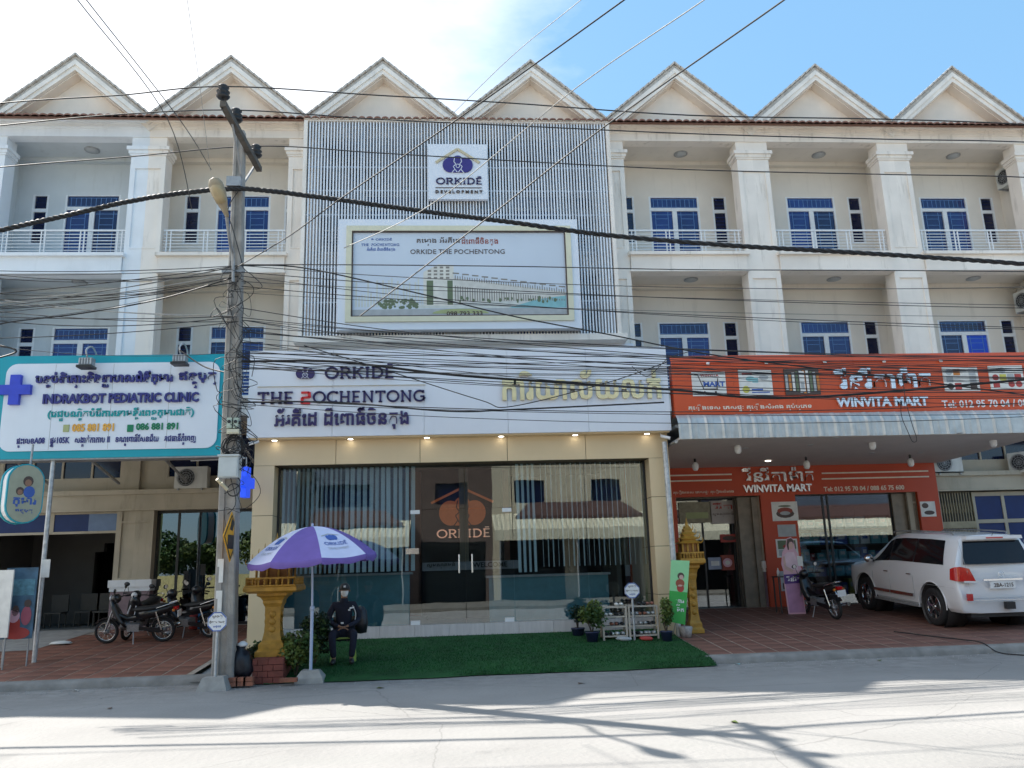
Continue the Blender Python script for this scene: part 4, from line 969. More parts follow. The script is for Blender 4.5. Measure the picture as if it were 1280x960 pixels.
def flood(px, py, lab):
    c = at(px, py, YQ-.25); T = thing('floodlight', lab, 'lamp', (c.x, YQ-.25, c.z))
    mb = MB(); mb.box(c.x-.13, c.x+.13, YQ-.3, YQ-.13, c.z-.02, c.z+.14); h_ = part('housing', mb, 'steel_grey', T)
    mb = MB()
    for i in range(5): mb.box(c.x-.12+i*.055, c.x-.10+i*.055, YQ-.32, YQ-.301, c.z+.0, c.z+.13)
    part('cooling_fins', mb, 'galvanised', h_, stuff=True)
    mb = MB(); mb.box(c.x-.15, c.x+.15, YQ-.36, YQ-.1, c.z-.07, c.z-.021); part('lamp_face', mb, 'black_plastic', T)
    mb = MB(); mb.tube(smooth_pts([(c.x, YQ-.2, c.z+.14), (c.x, YQ-.3, c.z+.3), (c.x+.02, YQ-.1, c.z+.42), (c.x+.02, YQ+.12, c.z+.33), (c.x+.02, YQ+.15, qz1-.02)], 4), .018, 6); part('arm', mb, 'galvanised', T)
flood(107.5, 456, 'left floodlight over the top edge of the clinic sign'); flood(224.5, 452, 'right floodlight over the top edge of the clinic sign')
# round lightbox hanging left
c = at(31, 617, 16.0)
LB = thing('lightbox', 'oval lightbox with teal rim and a mother and child picture hanging at the left edge', 'sign', (c.x, 16, c.z))
def capsule(w, h, n=10): return [(w*math.cos(R(a)), (h-w)+w*math.sin(R(a))) for a in [180*i/n for i in range(n+1)]]+[(w*math.cos(R(a)), -(h-w)+w*math.sin(R(a))) for a in [180+180*i/n for i in range(n+1)]]
def lbx(name, w, h, y0, y1, m_):
    mb = MB(); mb.prism(capsule(w, h), y0, y1); mb.xf(Matrix.Rotation(R(48), 4, 'Z')); return part(name, mb, m_, LB, world=False)
lbx('rim', .325, .56, -.02, .03, 'teal'); lbx('rim', .325, .56, .25, .30, 'teal'); lbx('band', .3, .535, .031, .249, 'plain_white'); lbx('face', .30, .535, -.03, -.021, mat('face_olive', (.36, .37, .27), .4, .1, 6))
for (u, v, r_, m_) in ((.03, .23, .09, 'print_dark'), (.03, .2, .06, 'skin'), (-.1, .04, .07, 'print_dark'), (-.1, .02, .045, 'skin'), (.06, .03, .1, 'print_blue')):
    mb = MB(); mb.prism([(u+r_*math.cos(R(a)), v+r_*1.1*math.sin(R(a))) for a in range(0, 360, 30)], -.036-r_*.01*(1 if m_ == 'print_dark' else 2), -.0305); mb.xf(Matrix.Rotation(R(48), 4, 'Z')); part('picture', mb, m_, LB, world=False)
lettering('កុមារ', -.2, .2, -.25, -.08, -.03, 'print_blue', LB, depth=.008, bold=.03, M=Matrix.Rotation(R(48), 4, 'Z'))
lettering('ឥន្ទ្របុត្រ', -.15, .15, -.38, -.29, -.03, 'print_blue', LB, depth=.008, bold=.03, M=Matrix.Rotation(R(48), 4, 'Z'))
mb = MB(); mb.tube([(0, .1, .5), (0, .12, .95)], .02, 6); part('hanger', mb, 'steel_grey', LB, world=False)
# poster boards at the left
def poster(x, y, w, z0, z1, yaw, m_, lab, pics):
    T = thing('poster_board', lab, 'poster board', (x, y, gz(y)), R(yaw)); g0 = gz(y)
    mb = MB(); mb.box(0, w, 0, .03, z0-g0, z1-g0); part('panel', mb, m_, T, world=False)
    for u in (.06, w-.06): mb = MB(); mb.tube([(u, .04, 0), (u, .04, z1-g0-.1)], .015, 6); part('leg', mb, 'steel_grey', T, world=False)
    for (u0, u1, v0, v1, mm, sh) in pics:
        mb = MB(); 
        if sh: mb.prism([((u0+u1)/2+(u1-u0)/2*math.cos(R(a)), (v0+v1)/2+(v1-v0)/2*math.sin(R(a))) for a in range(0, 360, 24)], -.008-.002*sh, -.0005)
        else: mb.box(u0, u1, -.004, -.0005, v0, v1)
        part('picture', mb, mm, T, world=False)
pa = at(12, 700, 16.6); poster(pa.x, 16.55, .54, .75, 2.06, 8, mat('poster_blue', (.06, .14, .22), .5, .5, 4), 'dark poster board with people in red and pink clothes beside the sign post', [(.12, .32, .55, .95, 'print_red', 1), (.16, .28, .92, 1.12, 'print_dark', 2), (.32, .5, .75, 1.1, mat('print_rose', (.4, .1, .14), .6), 1), (.05, .5, .5, .72, 'print_red', 3), (.36, .48, 1.08, 1.22, 'print_dark', 4), (.03, .51, 1.3, 1.6, mat('print_sea', (.1, .25, .32), .6, .4, 12), 0), (.1, .3, .8, 1.05, 'pink', 2)])
pa = at(-14, 700, 16.3); poster(pa.x, 16.35, .5, .8, 2.02, -10, 'paper', 'pale blank side of a poster board at the far left edge', [])
c = at(54, 710, 16.85); mb = MB(); q = bxp(47, 699, 60, 722, 16.8); mb.box(q[0], q[1], 16.9, 16.91, q[2], q[3]); single('notice', mb, 'paper', 'small white notice taped to the clinic sign post', 'notice', (q[0], 16.9, q[2]))
# ================================================================ MART: canopy, orange signs, shopfront
YM = 17.2; mx0, mx1 = X(841, 480, YM), 13.35; mz0, mz1 = Z(1000, 518, YM), Z(1000, 442, YM)
CN = thing('canopy', 'flat canopy with corrugated metal edge over the mart forecourt', 'canopy', ((mx0+mx1)/2, YM, 4.4))
zc0 = Z(1000, 546, YM-.2); DB = DG-.125; zcb = Z(1000, 582, DB)
mb = MB(); mb.add([(mx0+.02, YM-.12, zc0), (mx1, YM-.12, zc0), (mx1, DB, zcb), (mx0+.02, DB, zcb), (mx0+.02, YM-.12, zc0+.05), (mx1, YM-.12, zc0+.05), (mx1, DB, zcb+.05), (mx0+.02, DB, zcb+.05)], [(0, 3, 2, 1), (4, 5, 6, 7), (0, 1, 5, 4), (1, 2, 6, 5), (2, 3, 7, 6), (3, 0, 4, 7)]); part('soffit', mb, 'soffit', CN)
mb = MB(); mb.box(mx0+.02, mx1, YM+.1, D-.25, zc0+.3, zc0+.36); part('roof', mb, 'corrugated', CN)
cp = []; n = int((mx1-mx0)/.045)
for i in range(n+1):
    x = mx0+(mx1-mx0)*i/n; ph_ = (x/.36) % 1; b_ = .035 if ph_ < .16 else (.012 if .48 < ph_ < .56 else 0)
    cp.append([(x, YM-.02-b_, mz0+.02), (x, YM-.12-b_, mz0-.06), (x, YM-.19-b_, mz0-.19), (x, YM-.2-b_, zc0-.0)])
mb = MB(); mb.add([p for r in cp for p in r], [(i*4+j, i*4+4+j, i*4+5+j, i*4+1+j) for i in range(n) for j in range(3)]); part('corrugated_edge', mb, 'corrugated', CN)
px_, py_ = X(848, 800, 17.35), 17.35
mb = MB(); mb.tube([(px_+.02, py_, gz(17.35)), (px_-.0, py_, zc0)], .055, 10); part('post', mb, 'galvanised', CN)
mb = MB(); mb.tube([(mx0-.02, YM-.0, zc0-.02), (mx0-.02, D-.1, zc0-.05)], .04, 8); part('edge_pipe', mb, 'galvanised', CN)
for (px, py, i) in ((922, 558, 0), (1090, 553, 1), (1241, 550, 2), (869, 580, 3), (1008, 578, 4), (1138, 575, 5)):
    Yb = 18.0 if i < 3 else 19.9; c = at(px, py, Yb); zt = zc0+(zcb-zc0)*(Yb-YM)/(DB-YM)
    T = thing('light_bulb', ['white bulb hanging under the front of the canopy, leftmost of the front three', 'white bulb hanging under the front of the canopy, middle of the front three', 'white bulb hanging under the front of the canopy above the parked car', 'small hanging bulb near the left end of the inner mart sign', 'small hanging bulb beside the inner mart lettering', 'small hanging bulb near the right end of the inner mart sign'][i], 'lamp', (c.x, Yb, c.z), group='bulbs under the mart canopy')
    s_ = 1.0; mb = MB(); mb.lathe([(0, -.17), (.045, -.165), (.075, -.12), (.08, -.02), (.05, .03), (.02, .05)], (c.x, Yb, c.z), 14); part('glass_bulb', mb, 'plain_white', T)
    mb = MB(); mb.tube([(c.x, Yb, c.z+.04), (c.x, Yb, c.z+.13)], .03, 8); mb.tube([(c.x, Yb, c.z+.13), (c.x, Yb, zt)], .006, 5); part('socket', mb, 'black_plastic', T)
for i, (px, py) in enumerate(((879, 549), (958, 548), (1045, 547), (1200, 541), (932, 560), (1013, 556), (960, 576), (1090, 566), (1150, 566))):
    d = at(px, py, 17.5); Yc = 17.5
    for _ in range(20): zt = zc0+(zcb-zc0)*(Yc-YM)/(DB-YM); k_ = (zt-.003-1.75)/(d.z-1.75); Yc = d.y*k_
    p = CAMP+(d-CAMP)*k_; p.y = min(p.y, 20.6); lit = i == 6
    mb = MB(); mb.disc((p.x, p.y, p.z-.004), .07, 'z', .012, 12); single('recessed_light', mb, 'light_on' if lit else 'print_grey', 'lit round downlight in the canopy soffit just above the inner mart lettering' if lit else 'unlit round downlight set in the grey canopy soffit', 'lamp', tuple(p), group=None if lit else 'unlit downlights in the canopy soffit')
MS = thing('mart_sign', 'long orange mart sign board on top of the canopy edge', 'sign', ((mx0+mx1)/2, YM, mz0))
ms = [mx0, X(917, 480, YM), X(993, 480, YM), X(1070, 480, YM), X(1139, 480, YM), X(1213, 480, YM), mx1]; zt0 = mz1-.2
for i in range(6):
    mb = MB(); mb.box(ms[i]+.002, ms[i+1]-.002, YM, YM+.04, mz0, zt0); part('panel', mb, 'orange', MS)
    mb = MB(); mb.prismx([(YM-.03, zt0+.001), (YM+.1, mz1), (YM+.14, mz1), (YM+.04, zt0+.001)], ms[i]+.002, ms[i+1]-.002); part('top_strip', mb, 'orange', MS)
mb = MB(); mb.box(mx0+.01, mx1-.01, YM+.041, YM+.3, mz0+.01, zt0); part('box', mb, 'orange', MS)
for i, px in enumerate((884, 957, 1030, 1104, 1175)):
    x = X(px, 457, YM); mb = MB(); mb.lathe([(0, -.03), (.035, -.02), (.04, .02), (0, .03)], (x, YM-.06, zt0-.02), 10); part('spot_lamp', mb, 'plain_white', MS)
kw = dict(par=MS, Y=YM)
sgl('វីនវីតា', (1043, 461, 1115, 487), 'silver_letter', bold=.035, d=.06, **kw); sgl('ម៉ាត', (1121, 460, 1160, 485), 'silver_letter', bold=.035, d=.06, **kw)
sgl('WINVITA MART', (1045, 497.5, 1158, 509.5), 'silver_letter', bold=.035, d=.06, **kw)
sgl('គ្រឿងទេស ភេសជ្ជៈ គ្រឿងសំអាង គ្រប់ប្រភេទ', (861, 506, 1014, 515), 'pale_print', bold=.02, d=.01, **kw)
sgl('Tel: 012 95 70 04 / 088 65 75 600', (1178, 500.5, 1340, 510), 'plain_white', bold=.015, d=.01, **kw)
def picture(par, q, Y, base, bits, dpt=.03):
    a = at(q[0], q[3], Y); b = at(q[2], q[1], Y); c = at(q[0], q[1], Y); x0, x1, z0, z1 = a.x, b.x, a.z, c.z; w, h = x1-x0, z1-z0
    mb = MB(); mb.box(x0, x1, Y-dpt, Y-.001, z0, z1); p_ = part('picture', mb, base, par)
    for i, (u0, u1, v0, v1, m_, sh) in enumerate(bits):
        mb = MB(); yy = Y-dpt-.0012-.0006*i
        if sh: mb.prism([(x0+w*((u0+u1)/2+(u1-u0)/2*math.cos(R(t))), z0+h*((v0+v1)/2+(v1-v0)/2*math.sin(R(t)))) for t in range(0, 360, 30)], yy, Y-dpt-.0001)
        else: mb.box(x0+w*u0, x0+w*u1, yy, Y-dpt-.0001, z0+h*v0, z0+h*v1)
        part('print', mb, m_, p_)
    return p_, x0, x1, z0, z1
def grid_bits(n, m, cols, seed, g=.06):
    rr = random.Random(seed); return [(g+(1-2*g)*i/n+.015, g+(1-2*g)*(i+1)/n-.015, g+(1-2*g)*j/m+.015, g+(1-2*g)*(j+1)/m-.015, rr.choice(cols), rr.random() < .4) for i in range(n) for j in range(m)]
mat('print_yellow', (.6, .55, .1), .6); mat('print_orange', (.6, .22, .05), .6)
p_, a0, a1, c0, c1 = picture(MS, (866, 465, 905.5, 495.5), YM, 'paper', [])
w, hh = a1-a0, c1-c0
lettering('WINVITA', a0+w*.25, a0+w*.8, c0+hh*.78, c0+hh*.9, YM-.031, 'print_red', MS, depth=.004, bold=.02); lettering('MART', a0+w*.33, a0+w*.97, c0+hh*.38, c0+hh*.58, YM-.031, 'print_blue', MS, depth=.004, bold=.04)
mb = MB(); yy = YM-.034
mb.bar((a0+w*.07, yy, c0+hh*.86), (a0+w*.18, yy, c0+hh*.86), .004, .02); mb.bar((a0+w*.18, yy, c0+hh*.86), (a0+w*.33, yy, c0+hh*.28), .02, .004, up=Vector((0, 1, 0))); mb.bar((a0+w*.3, yy, c0+hh*.28), (a0+w*.75, yy, c0+hh*.28), .004, .02); mb.bar((a0+w*.72, yy, c0+hh*.3), (a0+w*.77, yy, c0+hh*.72), .02, .004, up=Vector((0, 1, 0)))
mb.bar((a0+w*.3, yy, c0+hh*.6), (a0+w*.36, yy, c0+hh*.6), .004, .02)
for u in (.35, .68): mb.disc((a0+w*u, yy, c0+hh*.15), .025, 'y', .006, 10)
part('cart_mark', mb, 'print_dark', MS)
picture(MS, (925, 463, 963, 495), YM, 'paper', [(.1, .4, .8, .9, 'print_red', 0), (.2, .5, .55, .75, 'print_teal', 1), (.4, .58, .5, .7, 'print_teal', 0), (.08, .3, .1, .38, 'print_yellow', 1), (.36, .7, .2, .26, 'print_blue', 0), (.36, .9, .1, .14, 'print_blue', 0), (.6, .9, .6, .8, 'print_grey', 1)])
picture(MS, (982, 461.5, 1022, 494), YM, 'print_dark', [(.02+.1*i, .09+.1*i, .05+.028*abs(5-i), .95-.028*abs(5-i), ['print_grey', 'print_orange', 'paper', 'print_green'][i % 4], 0) for i in range(10)]+[(.43, .57, .1, .9, 'paper', 0), (.45, .55, .2, .5, 'print_grey', 0)])
picture(MS, (1181, 459.5, 1220, 489.5), YM, 'paper', grid_bits(4, 3, ['print_dark', 'print_red', 'print_grey', 'print_orange', 'paper'], 2))
picture(MS, (1238.5, 457.5, 1276, 487), YM, 'paper', grid_bits(4, 3, ['print_yellow', 'print_red', 'print_dark', 'print_grey', 'paper'], 3))
# shopfront wall (butts in front of the house pillars)
YW2 = DG-.12
wx0, wx1 = 4.55, X(1166, 600, YW2); ztop = Z(1000, 577, YW2); zl = Z(960, 619, YW2)
SF = thing('shopfront', 'orange mart shopfront wall with inner sign, glass door and display window', 'shopfront', ((wx0+wx1)/2, YW2, .55))
dA, dB = X(846, 640, YW2), X(957, 690, YW2); wA, wB = X(1001, 690, YW2), X(1150, 640, YW2)
mb = MB(); holes_wall(mb, wx0, wx1+.1, .55, ztop, YW2, YW2+.11, [(dA, dB, .55, zl), (wA, wB, .57, zl)]); part('wall', mb, 'orange_wall', SF)
kw = dict(par=SF, Y=YW2)
sgl('វីនវីតា', (928, 585, 981, 603), 'silver_letter', bold=.02, d=.04, **kw); sgl('ម៉ាត', (986, 584, 1015, 602), 'silver_letter', bold=.02, d=.04, **kw)
sgl('WINVITA MART', (929, 606.5, 1014, 616), 'silver_letter', bold=.03, d=.04, **kw); sgl('Tel: 012 95 70 04 / 088 65 75 600', (1030, 608.5, 1130, 614.5), 'pale_print', bold=.02, d=.01, **kw)
sgl('គ្រឿងទេស ភេសជ្ជៈ គ្រឿងសំអាង', (842, 613.5, 917, 619), 'pale_print', bold=.01, d=.01, **kw)
for q in ((833, 593, 914.5, 594.6), (833, 600, 914.5, 601.6), (1027, 589.5, 1160, 591), (1027, 596.5, 1161, 598)):
    a = bxp(*q, YW2); mb = MB(); zmid = (a[2]+a[3])/2; mb.box(a[0], a[1], YW2-.02, YW2-.0005, zmid-.018, zmid+.018); part('stripe', mb, 'pale_print', SF)
picture(SF, (966, 627.5, 996, 651.5), YW2, 'paper', [(.15, .85, .15, .6, 'print_dark', 1), (.2, .8, .35, .7, 'print_brown', 1), (.3, .7, .3, .5, 'print_grey', 1), (.25, .75, .72, .82, 'print_green', 1)], .01)
picture(SF, (973, 656, 994, 671), YW2, 'print_grey', [], .01)
picture(SF, (971.5, 674, 996, 697), YW2, 'paper', [(.08, .92, .45, .92, 'print_green', 0), (.3, .7, .5, .7, 'print_red', 1), (.1, .9, .08, .42, 'print_grey', 0)], .01)
picture(SF, (977, 714, 996, 739), YW2, 'print_grey', [(.1, .9, .1, .4, 'print_dark', 0)], .01)
picture(SF, (1152, 627, 1168, 646), YW2, 'paper', [(.1, .55, .55, .9, 'print_dark', 1), (.2, .9, .12, .4, 'print_dark', 1)], .01)
# door opening: glass doors set back, folding shutter stack on the right
Yd = DG+.5
mb = MB(); 
for x in (dA, dA+(dB-dA)*.36, dB-.62): mb.box(x, x+.05, Yd, Yd+.05, .55, zl)
mb.box(dA+.05, dB-.62, Yd+.001, Yd+.049, zl-.5, zl-.44); gd = part('glass_door', mb, 'black_plastic', SF)
mb = MB(); mb.box(dA, dB-.6, Yd+.02, Yd+.03, .56, zl); part('pane', mb, 'glass_mart', gd)
mb = MB()
for i in range(6): mb.prismx([(YW2+.14+i*.09, .56), (YW2+.14+i*.09, zl-.02), (YW2+.2+i*.09, zl-.02), (YW2+.2+i*.09, .56)], dB-.02-.55*(.35+.65*(i % 2)), dB-.01)
part('folded_shutter', mb, mat('shutter_brown', (.24, .2, .15), .55, .25, 4), SF, stuff=True)
mb = MB()
for i in range(5): mb.prismx([(YW2+.14+i*.09, .82), (YW2+.14+i*.09, zl-.02), (YW2+.2+i*.09, zl-.02), (YW2+.2+i*.09, .82)], wB-.02-.6*(.4+.6*(i % 2)), wB-.01)
part('folded_shutter', mb, 'shutter_brown', SF, stuff=True)
q = bxp(852, 627, 925, 655, Yd-.01); picture(SF, (850, 628, 888, 654), Yd-.01, mat('door_print', (.3, .27, .18), .5, .3, 8), [(.2, .9, .2, .5, 'print_olive', 0)], .004)
p_, a0, a1, c0, c1 = picture(SF, (889, 626, 918, 655), Yd-.01, mat('door_note', (.48, .44, .42), .5), [], .004)
lettering('វីវីតា', a0+.08, a1-.08, c0+(c1-c0)*.62, c1-.06, Yd-.015, 'print_red', SF, depth=.004, bold=.02); lettering('សូមស្វាគមន៍', a0+.06, a1-.06, c0+(c1-c0)*.3, c0+(c1-c0)*.52, Yd-.015, 'print_dark', SF, depth=.004, bold=.01)
picture(SF, (886, 697, 902, 712), Yd-.01, mat('door_blue', (.3, .34, .45), .5), [(.2, .8, .3, .7, 'paper', 0)], .004)
picture(SF, (902, 694, 917, 713), Yd-.01, 'print_brown', [(.15, .85, .2, .8, 'pink', 1), (.3, .7, .35, .65, 'paper', 1)], .004)
picture(SF, (901, 668, 922, 678), Yd-.01, 'print_red', [(.1, .9, .2, .8, 'print_dark', 1)], .004)
mb = MB(); mb.box(wA, wB-.62, Yd-.3, Yd-.285, .57, zl); part('window_glass', mb, 'glass_mart', SF)
mb = MB()
for x in (wA, wA+.86, wA+1.0, wB-.64): mb.box(x, x+.05, Yd-.32, Yd-.27, .57, zl)
part('window_frame', mb, 'black_plastic', SF)
mb = MB(); mb.box(wA-.3, wB+.2, Yd-.25, Yd+.6, .55, .795); part('window_sill', mb, 'shelf_dark', SF)
mb = MB(); mb.box(4.6, 12.7, 25.5, 25.7, .55, 4.2); part('interior_wall', mb, 'dark_room', SF)
mb = MB(); mb.box(4.6, 12.7, DG+.6, 25.5, 3.4, 3.49); part('interior_ceiling', mb, 'dark_room', SF)
# goods behind the window
rr = random.Random(12); bxn = 0
GOODS = [('teal', 'box_teal'), ('pale', 'paper'), ('red', 'print_red'), ('blue', 'print_blue'), ('yellow', 'print_yellow')]
SH = thing('display_shelf', 'dark shelf full of packaged goods behind the mart window', 'shelf', ((wA+wB)/2, Yd+.3, .8))
for zi, z in enumerate((.8, 1.3, 1.72, 2.14, 2.56)):
    mb = MB(); mb.box(wA, wB-.7, Yd-.1, Yd+.45, z, z+.025); part('shelf', mb, 'shelf_dark', SH)
for row, (z, py) in enumerate(((.826, 0), (1.326, 0), (1.746, 0), (2.166, 0), (2.586, 0))):
    x = wA+.12
    while x < wB-.85:
        wd_ = rr.uniform(.12, .34); hh_ = rr.uniform(.2, .34 if row else .44); c_, m_ = GOODS[0] if rr.random() < .5 else rr.choice(GOODS)
        mb = MB(); mb.box(x, x+wd_-.012, Yd-.05, Yd+.3, z, z+hh_)
        o = single('goods_box', mb, m_, '%s packaged box on the %s shelf behind the mart window' % (c_, ['lowest', 'second', 'middle', 'fourth', 'top'][row]), 'box', (x, Yd, z), group='%s goods on the %s window shelf' % (c_, ['lowest', 'second', 'middle', 'fourth', 'top'][row]))
        mb = MB(); mb.box(x+wd_*.2, x+wd_*.75, Yd-.055, Yd-.0505, z+hh_*.5, z+hh_*.8); part('print', mb, 'paper' if m_ != 'paper' else 'print_blue', o)
        x += wd_+rr.uniform(.0, .06)
for i, px in enumerate((907, 926)):
    c = at(px, 650 if i == 0 else 629, 22.5); mb = MB(); mb.box(c.x-.14, c.x+.14, 22.4, 22.5, c.z-.04, c.z+.04); single('shop_light', mb, 'tube_on', ['lit lamp low behind the mart door glass', 'lit lamp at the top of the mart door'][i], 'lamp', (c.x, 22.5, c.z))
c = at(1104, 613, 24); 
# side table beside the mart door
tx, ty = X(981, 740, 20.35), 20.35; T = thing('side_table', 'small dark table with bottles beside the orange mart pillar', 'table', (tx, ty, .52)); tz = Z(981, 720, ty)
mb = MB(); mb.box(tx-.22, tx+.2, ty-.2, ty+.2, tz-.03, tz); part('top', mb, 'shelf_dark', T)
for sx in (-.19, .17):
    for sy in (-.17, .17): mb = MB(); mb.box(tx+sx-.015, tx+sx+.015, ty+sy-.015, ty+sy+.015, gz(ty), tz-.03); part('leg', mb, 'shelf_dark', T)
mb = MB(); mb.lathe([(0, 0), (.035, 0), (.035, .12), (.012, .17), (.012, .2), (0, .2)], (tx-.12, ty, tz), 10); single('bottle', mb, 'plain_white', 'white bottle on the small table beside the mart door', 'bottle', (tx-.12, ty, tz))
mb = MB(); mb.lathe([(0, 0), (.04, 0), (.04, .09), (0, .09)], (tx+.1, ty, tz), 10); single('tissue_tub', mb, 'print_grey', 'short grey tub on the small table beside the mart door', 'tub', (tx+.1, ty, tz))
# life-size cut-out figure advert
sx_, sy_ = X(993, 740, 20.1), 20.1; g0 = gz(sy_); T = thing('cutout_stand', 'life-size cardboard cut-out of a woman in pink holding a purple sign', 'advert stand', (sx_, sy_, g0), R(-8)); hs = (Z(995, 671, sy_)-g0)
def cut(name, pts, y, m_, t=.012): mb = MB(); mb.prism([(a, b*hs) for a, b in pts], y-t, y); return part(name, mb, m_, T, world=False)
cut('board', [(-.2, 0), (.22, 0), (.2, .38), (.24, .5), (.24, .56), (.17, .66), (.19, .76), (.12, .83), (.1, .97), (.04, 1.0), (-.06, .98), (-.1, .88), (-.2, .8), (-.25, .65), (-.21, .55), (-.23, .4)], 0, 'pink', .02)
cut('dress', [(-.17, .02), (.2, .02), (.16, .42), (-.2, .42)], -.0202, mat('dress_mauve', (.5, .26, .44), .6, .2, 5), .004)
cut('blouse', [(-.18, .58), (.14, .56), (.13, .7), (.08, .8), (-.08, .8), (-.17, .76)], -.0202, mat('blouse_pale', (.75, .55, .62), .6), .004)
cut('face', [(.02+.065*math.cos(R(t)), .885+.045*math.sin(R(t))) for t in range(0, 360, 24)], -.0208, mat('face_print', (.62, .42, .36), .6), .005)
cut('hair', [(-.06, .83), (-.03, .83), (-.03, .9), (.0, .935), (.06, .935), (.09, .9), (.1, .95), (.05, .985), (-.05, .97), (-.08, .9)], -.0214, 'print_dark', .005)
cut('arm', [(-.2, .74), (-.15, .75), (-.14, .62), (.02, .57), (.0, .53), (-.18, .58)], -.022, 'face_print', .004)
cut('sign_panel', [(-.22, .39), (.28, .4), (.28, .52), (-.22, .51)], -.03, mat('sign_purple', (.07, .02, .2), .4), .006)
lettering('វីនវីតា', -.17, .22, .42*hs, .49*hs, -.037, 'plain_white', T, depth=.003, bold=.02, M=Matrix.Identity(4))
cut('card', [(.14, .62), (.27, .61), (.27, .74), (.14, .75)], -.028, 'paper', .004)
mb = MB(); mb.prismx([(0, 0), (.3, 0), (0, .9)], -.01, .01); part('strut', mb, 'paper', T, world=False)
# ================================================================ AIR CONDITIONERS
def ac(c, yaw, lab, w=.82, h=.56):
    T = thing('air_conditioner', lab, 'air conditioner', c, yaw, group='outdoor air conditioning units')
    mb = MB(); mb.box(-w/2, w/2, -.15, .15, 0, h); part('case', mb, 'ac_white', T, world=False)
    mb = MB(); mb.lathe([(0, 0), (.21, 0), (.215, .012), (0, .014)], (-.12, -.165, h/2), 20, 'y', False); part('fan_opening', mb, 'black_plastic', T, world=False)
    mb = MB()
    for r_ in (.07, .13, .19, .225): mb.torus((-.12, -.178, h/2), r_, .006, 'y', 20, 4)
    for a_ in range(0, 360, 30): mb.bar((-.12, -.178, h/2), (-.12+.22*math.cos(R(a_)), -.178, h/2+.22*math.sin(R(a_))), .006)
    part('fan_guard', mb, 'steel_grey', T, world=False, stuff=True)
    for s in (-.3, .3): mb = MB(); mb.box(s-.02, s+.02, -.2, .2, -.05, -.001); part('bracket', mb, 'steel_grey', T, world=False)
c = at(240, 611, 21.78); ac((c.x, 21.78, c.z), 0, 'air conditioner unit under the clinic sign near the utility pole')
c = at(1183, 592, 21.8); ac((c.x, 21.8, c.z), 0, 'air conditioner unit at the right end of the inner mart sign')
c = at(1285, 590, 21.6); ac((c.x, 21.6, c.z), R(-60), 'air conditioner unit at the right edge under the canopy end')
c = at(1254, 232, 21.75); ac((c.x+.1, 21.5, c.z-.1), R(-82), 'air conditioner unit high on the side wall of the top right balcony', .8, .6)
c = at(1277, 386, 21.75); ac((c.x+.1, 21.5, c.z-.1), R(-82), 'air conditioner unit on the side wall of the middle right balcony', .8, .6)
# ================================================================ UTILITY POLE
PY = 14.5; fx, fy = X(280, 850, PY), PY; topz = Z(300, 165, PY); tx_ = X(300, 165, PY)
PO = thing('utility_pole', 'tall square concrete utility pole carrying the cables beside the clinic sign', 'utility pole', (fx, fy, 0))
mb = MB(); seg = 10
for i in range(seg):
    f0, f1 = i/seg, (i+1)/seg; a = Vector((fx+(tx_-fx)*f0, fy, topz*f0)); b = Vector((fx+(tx_-fx)*f1, fy, topz*f1)); w0, w1 = (.36-.17*f0)/2, (.36-.17*f1)/2; d0, d1 = (.26-.1*f0)/2, (.26-.1*f1)/2
    ch = .02
    vs = []
    for p, w, d in ((a, w0, d0), (b, w1, d1)):
        vs += [p+Vector(q) for q in ((-w+ch, -d, 0), (-w*.35, -d, 0), (-w*.3, -d+.03, 0), (w*.3, -d+.03, 0), (w*.35, -d, 0), (w-ch, -d, 0), (w, -d+ch, 0), (w, d, 0), (-w, d, 0), (-w, -d+ch, 0))]
    mb.add(vs, [(k, (k+1) % 10, (k+1) % 10+10, k+10) for k in range(10)]+([tuple(range(10, 20))] if i == seg-1 else []))
part('shaft', mb, 'pole_concrete', PO)
mb = MB()
for i in range(12):
    z = 1.6+i*.42; mb.box(fx-.03-.002*i, fx+.03, fy-.152+.004*i, fy-.12, z, z+.1)
def poleX(z): return fx+(tx_-fx)*z/topz
za = 9.72; ax_ = poleX(za)+.13; mb = MB(); mb.bar((ax_-.02, 12.95, za+.02), (ax_+.07, 15.25, za-.02), .105, .105); arm = part('crossarm', mb, mat('old_wood', (.11, .095, .08), .85, .3, 10, .3, 40), PO)
mb = MB(); mb.bar((ax_, 13.5, za-.05), (poleX(9.0)+.08, PY-.05, 9.05), .03, .04); mb.bar((ax_, 15.1, za-.05), (poleX(9.0)+.08, PY+.05, 9.05), .03, .04); part('brace', mb, 'steel_grey', PO)
INS = []
for (y, lean) in ((13.0, -.05), (13.75, .0), (15.05, .0)):
    b_ = Vector((ax_+(y-14)*.04, y, za+.05)); mb = MB(); K_ = 1.35; mb.tube([b_-Vector((0, 0, .1)), b_+Vector((0, 0, .12))], .015, 6)
    mb.lathe([(0, .1), (.09, .1), (.12, .14), (.08, .16), (.08, .19), (.115, .22), (.08, .25), (.07, .28), (.1, .31), (.06, .35), (0, .36)], b_, 14); part('insulator', mb, 'black_plastic', PO); INS.append(b_+Vector((0, 0, .33)))
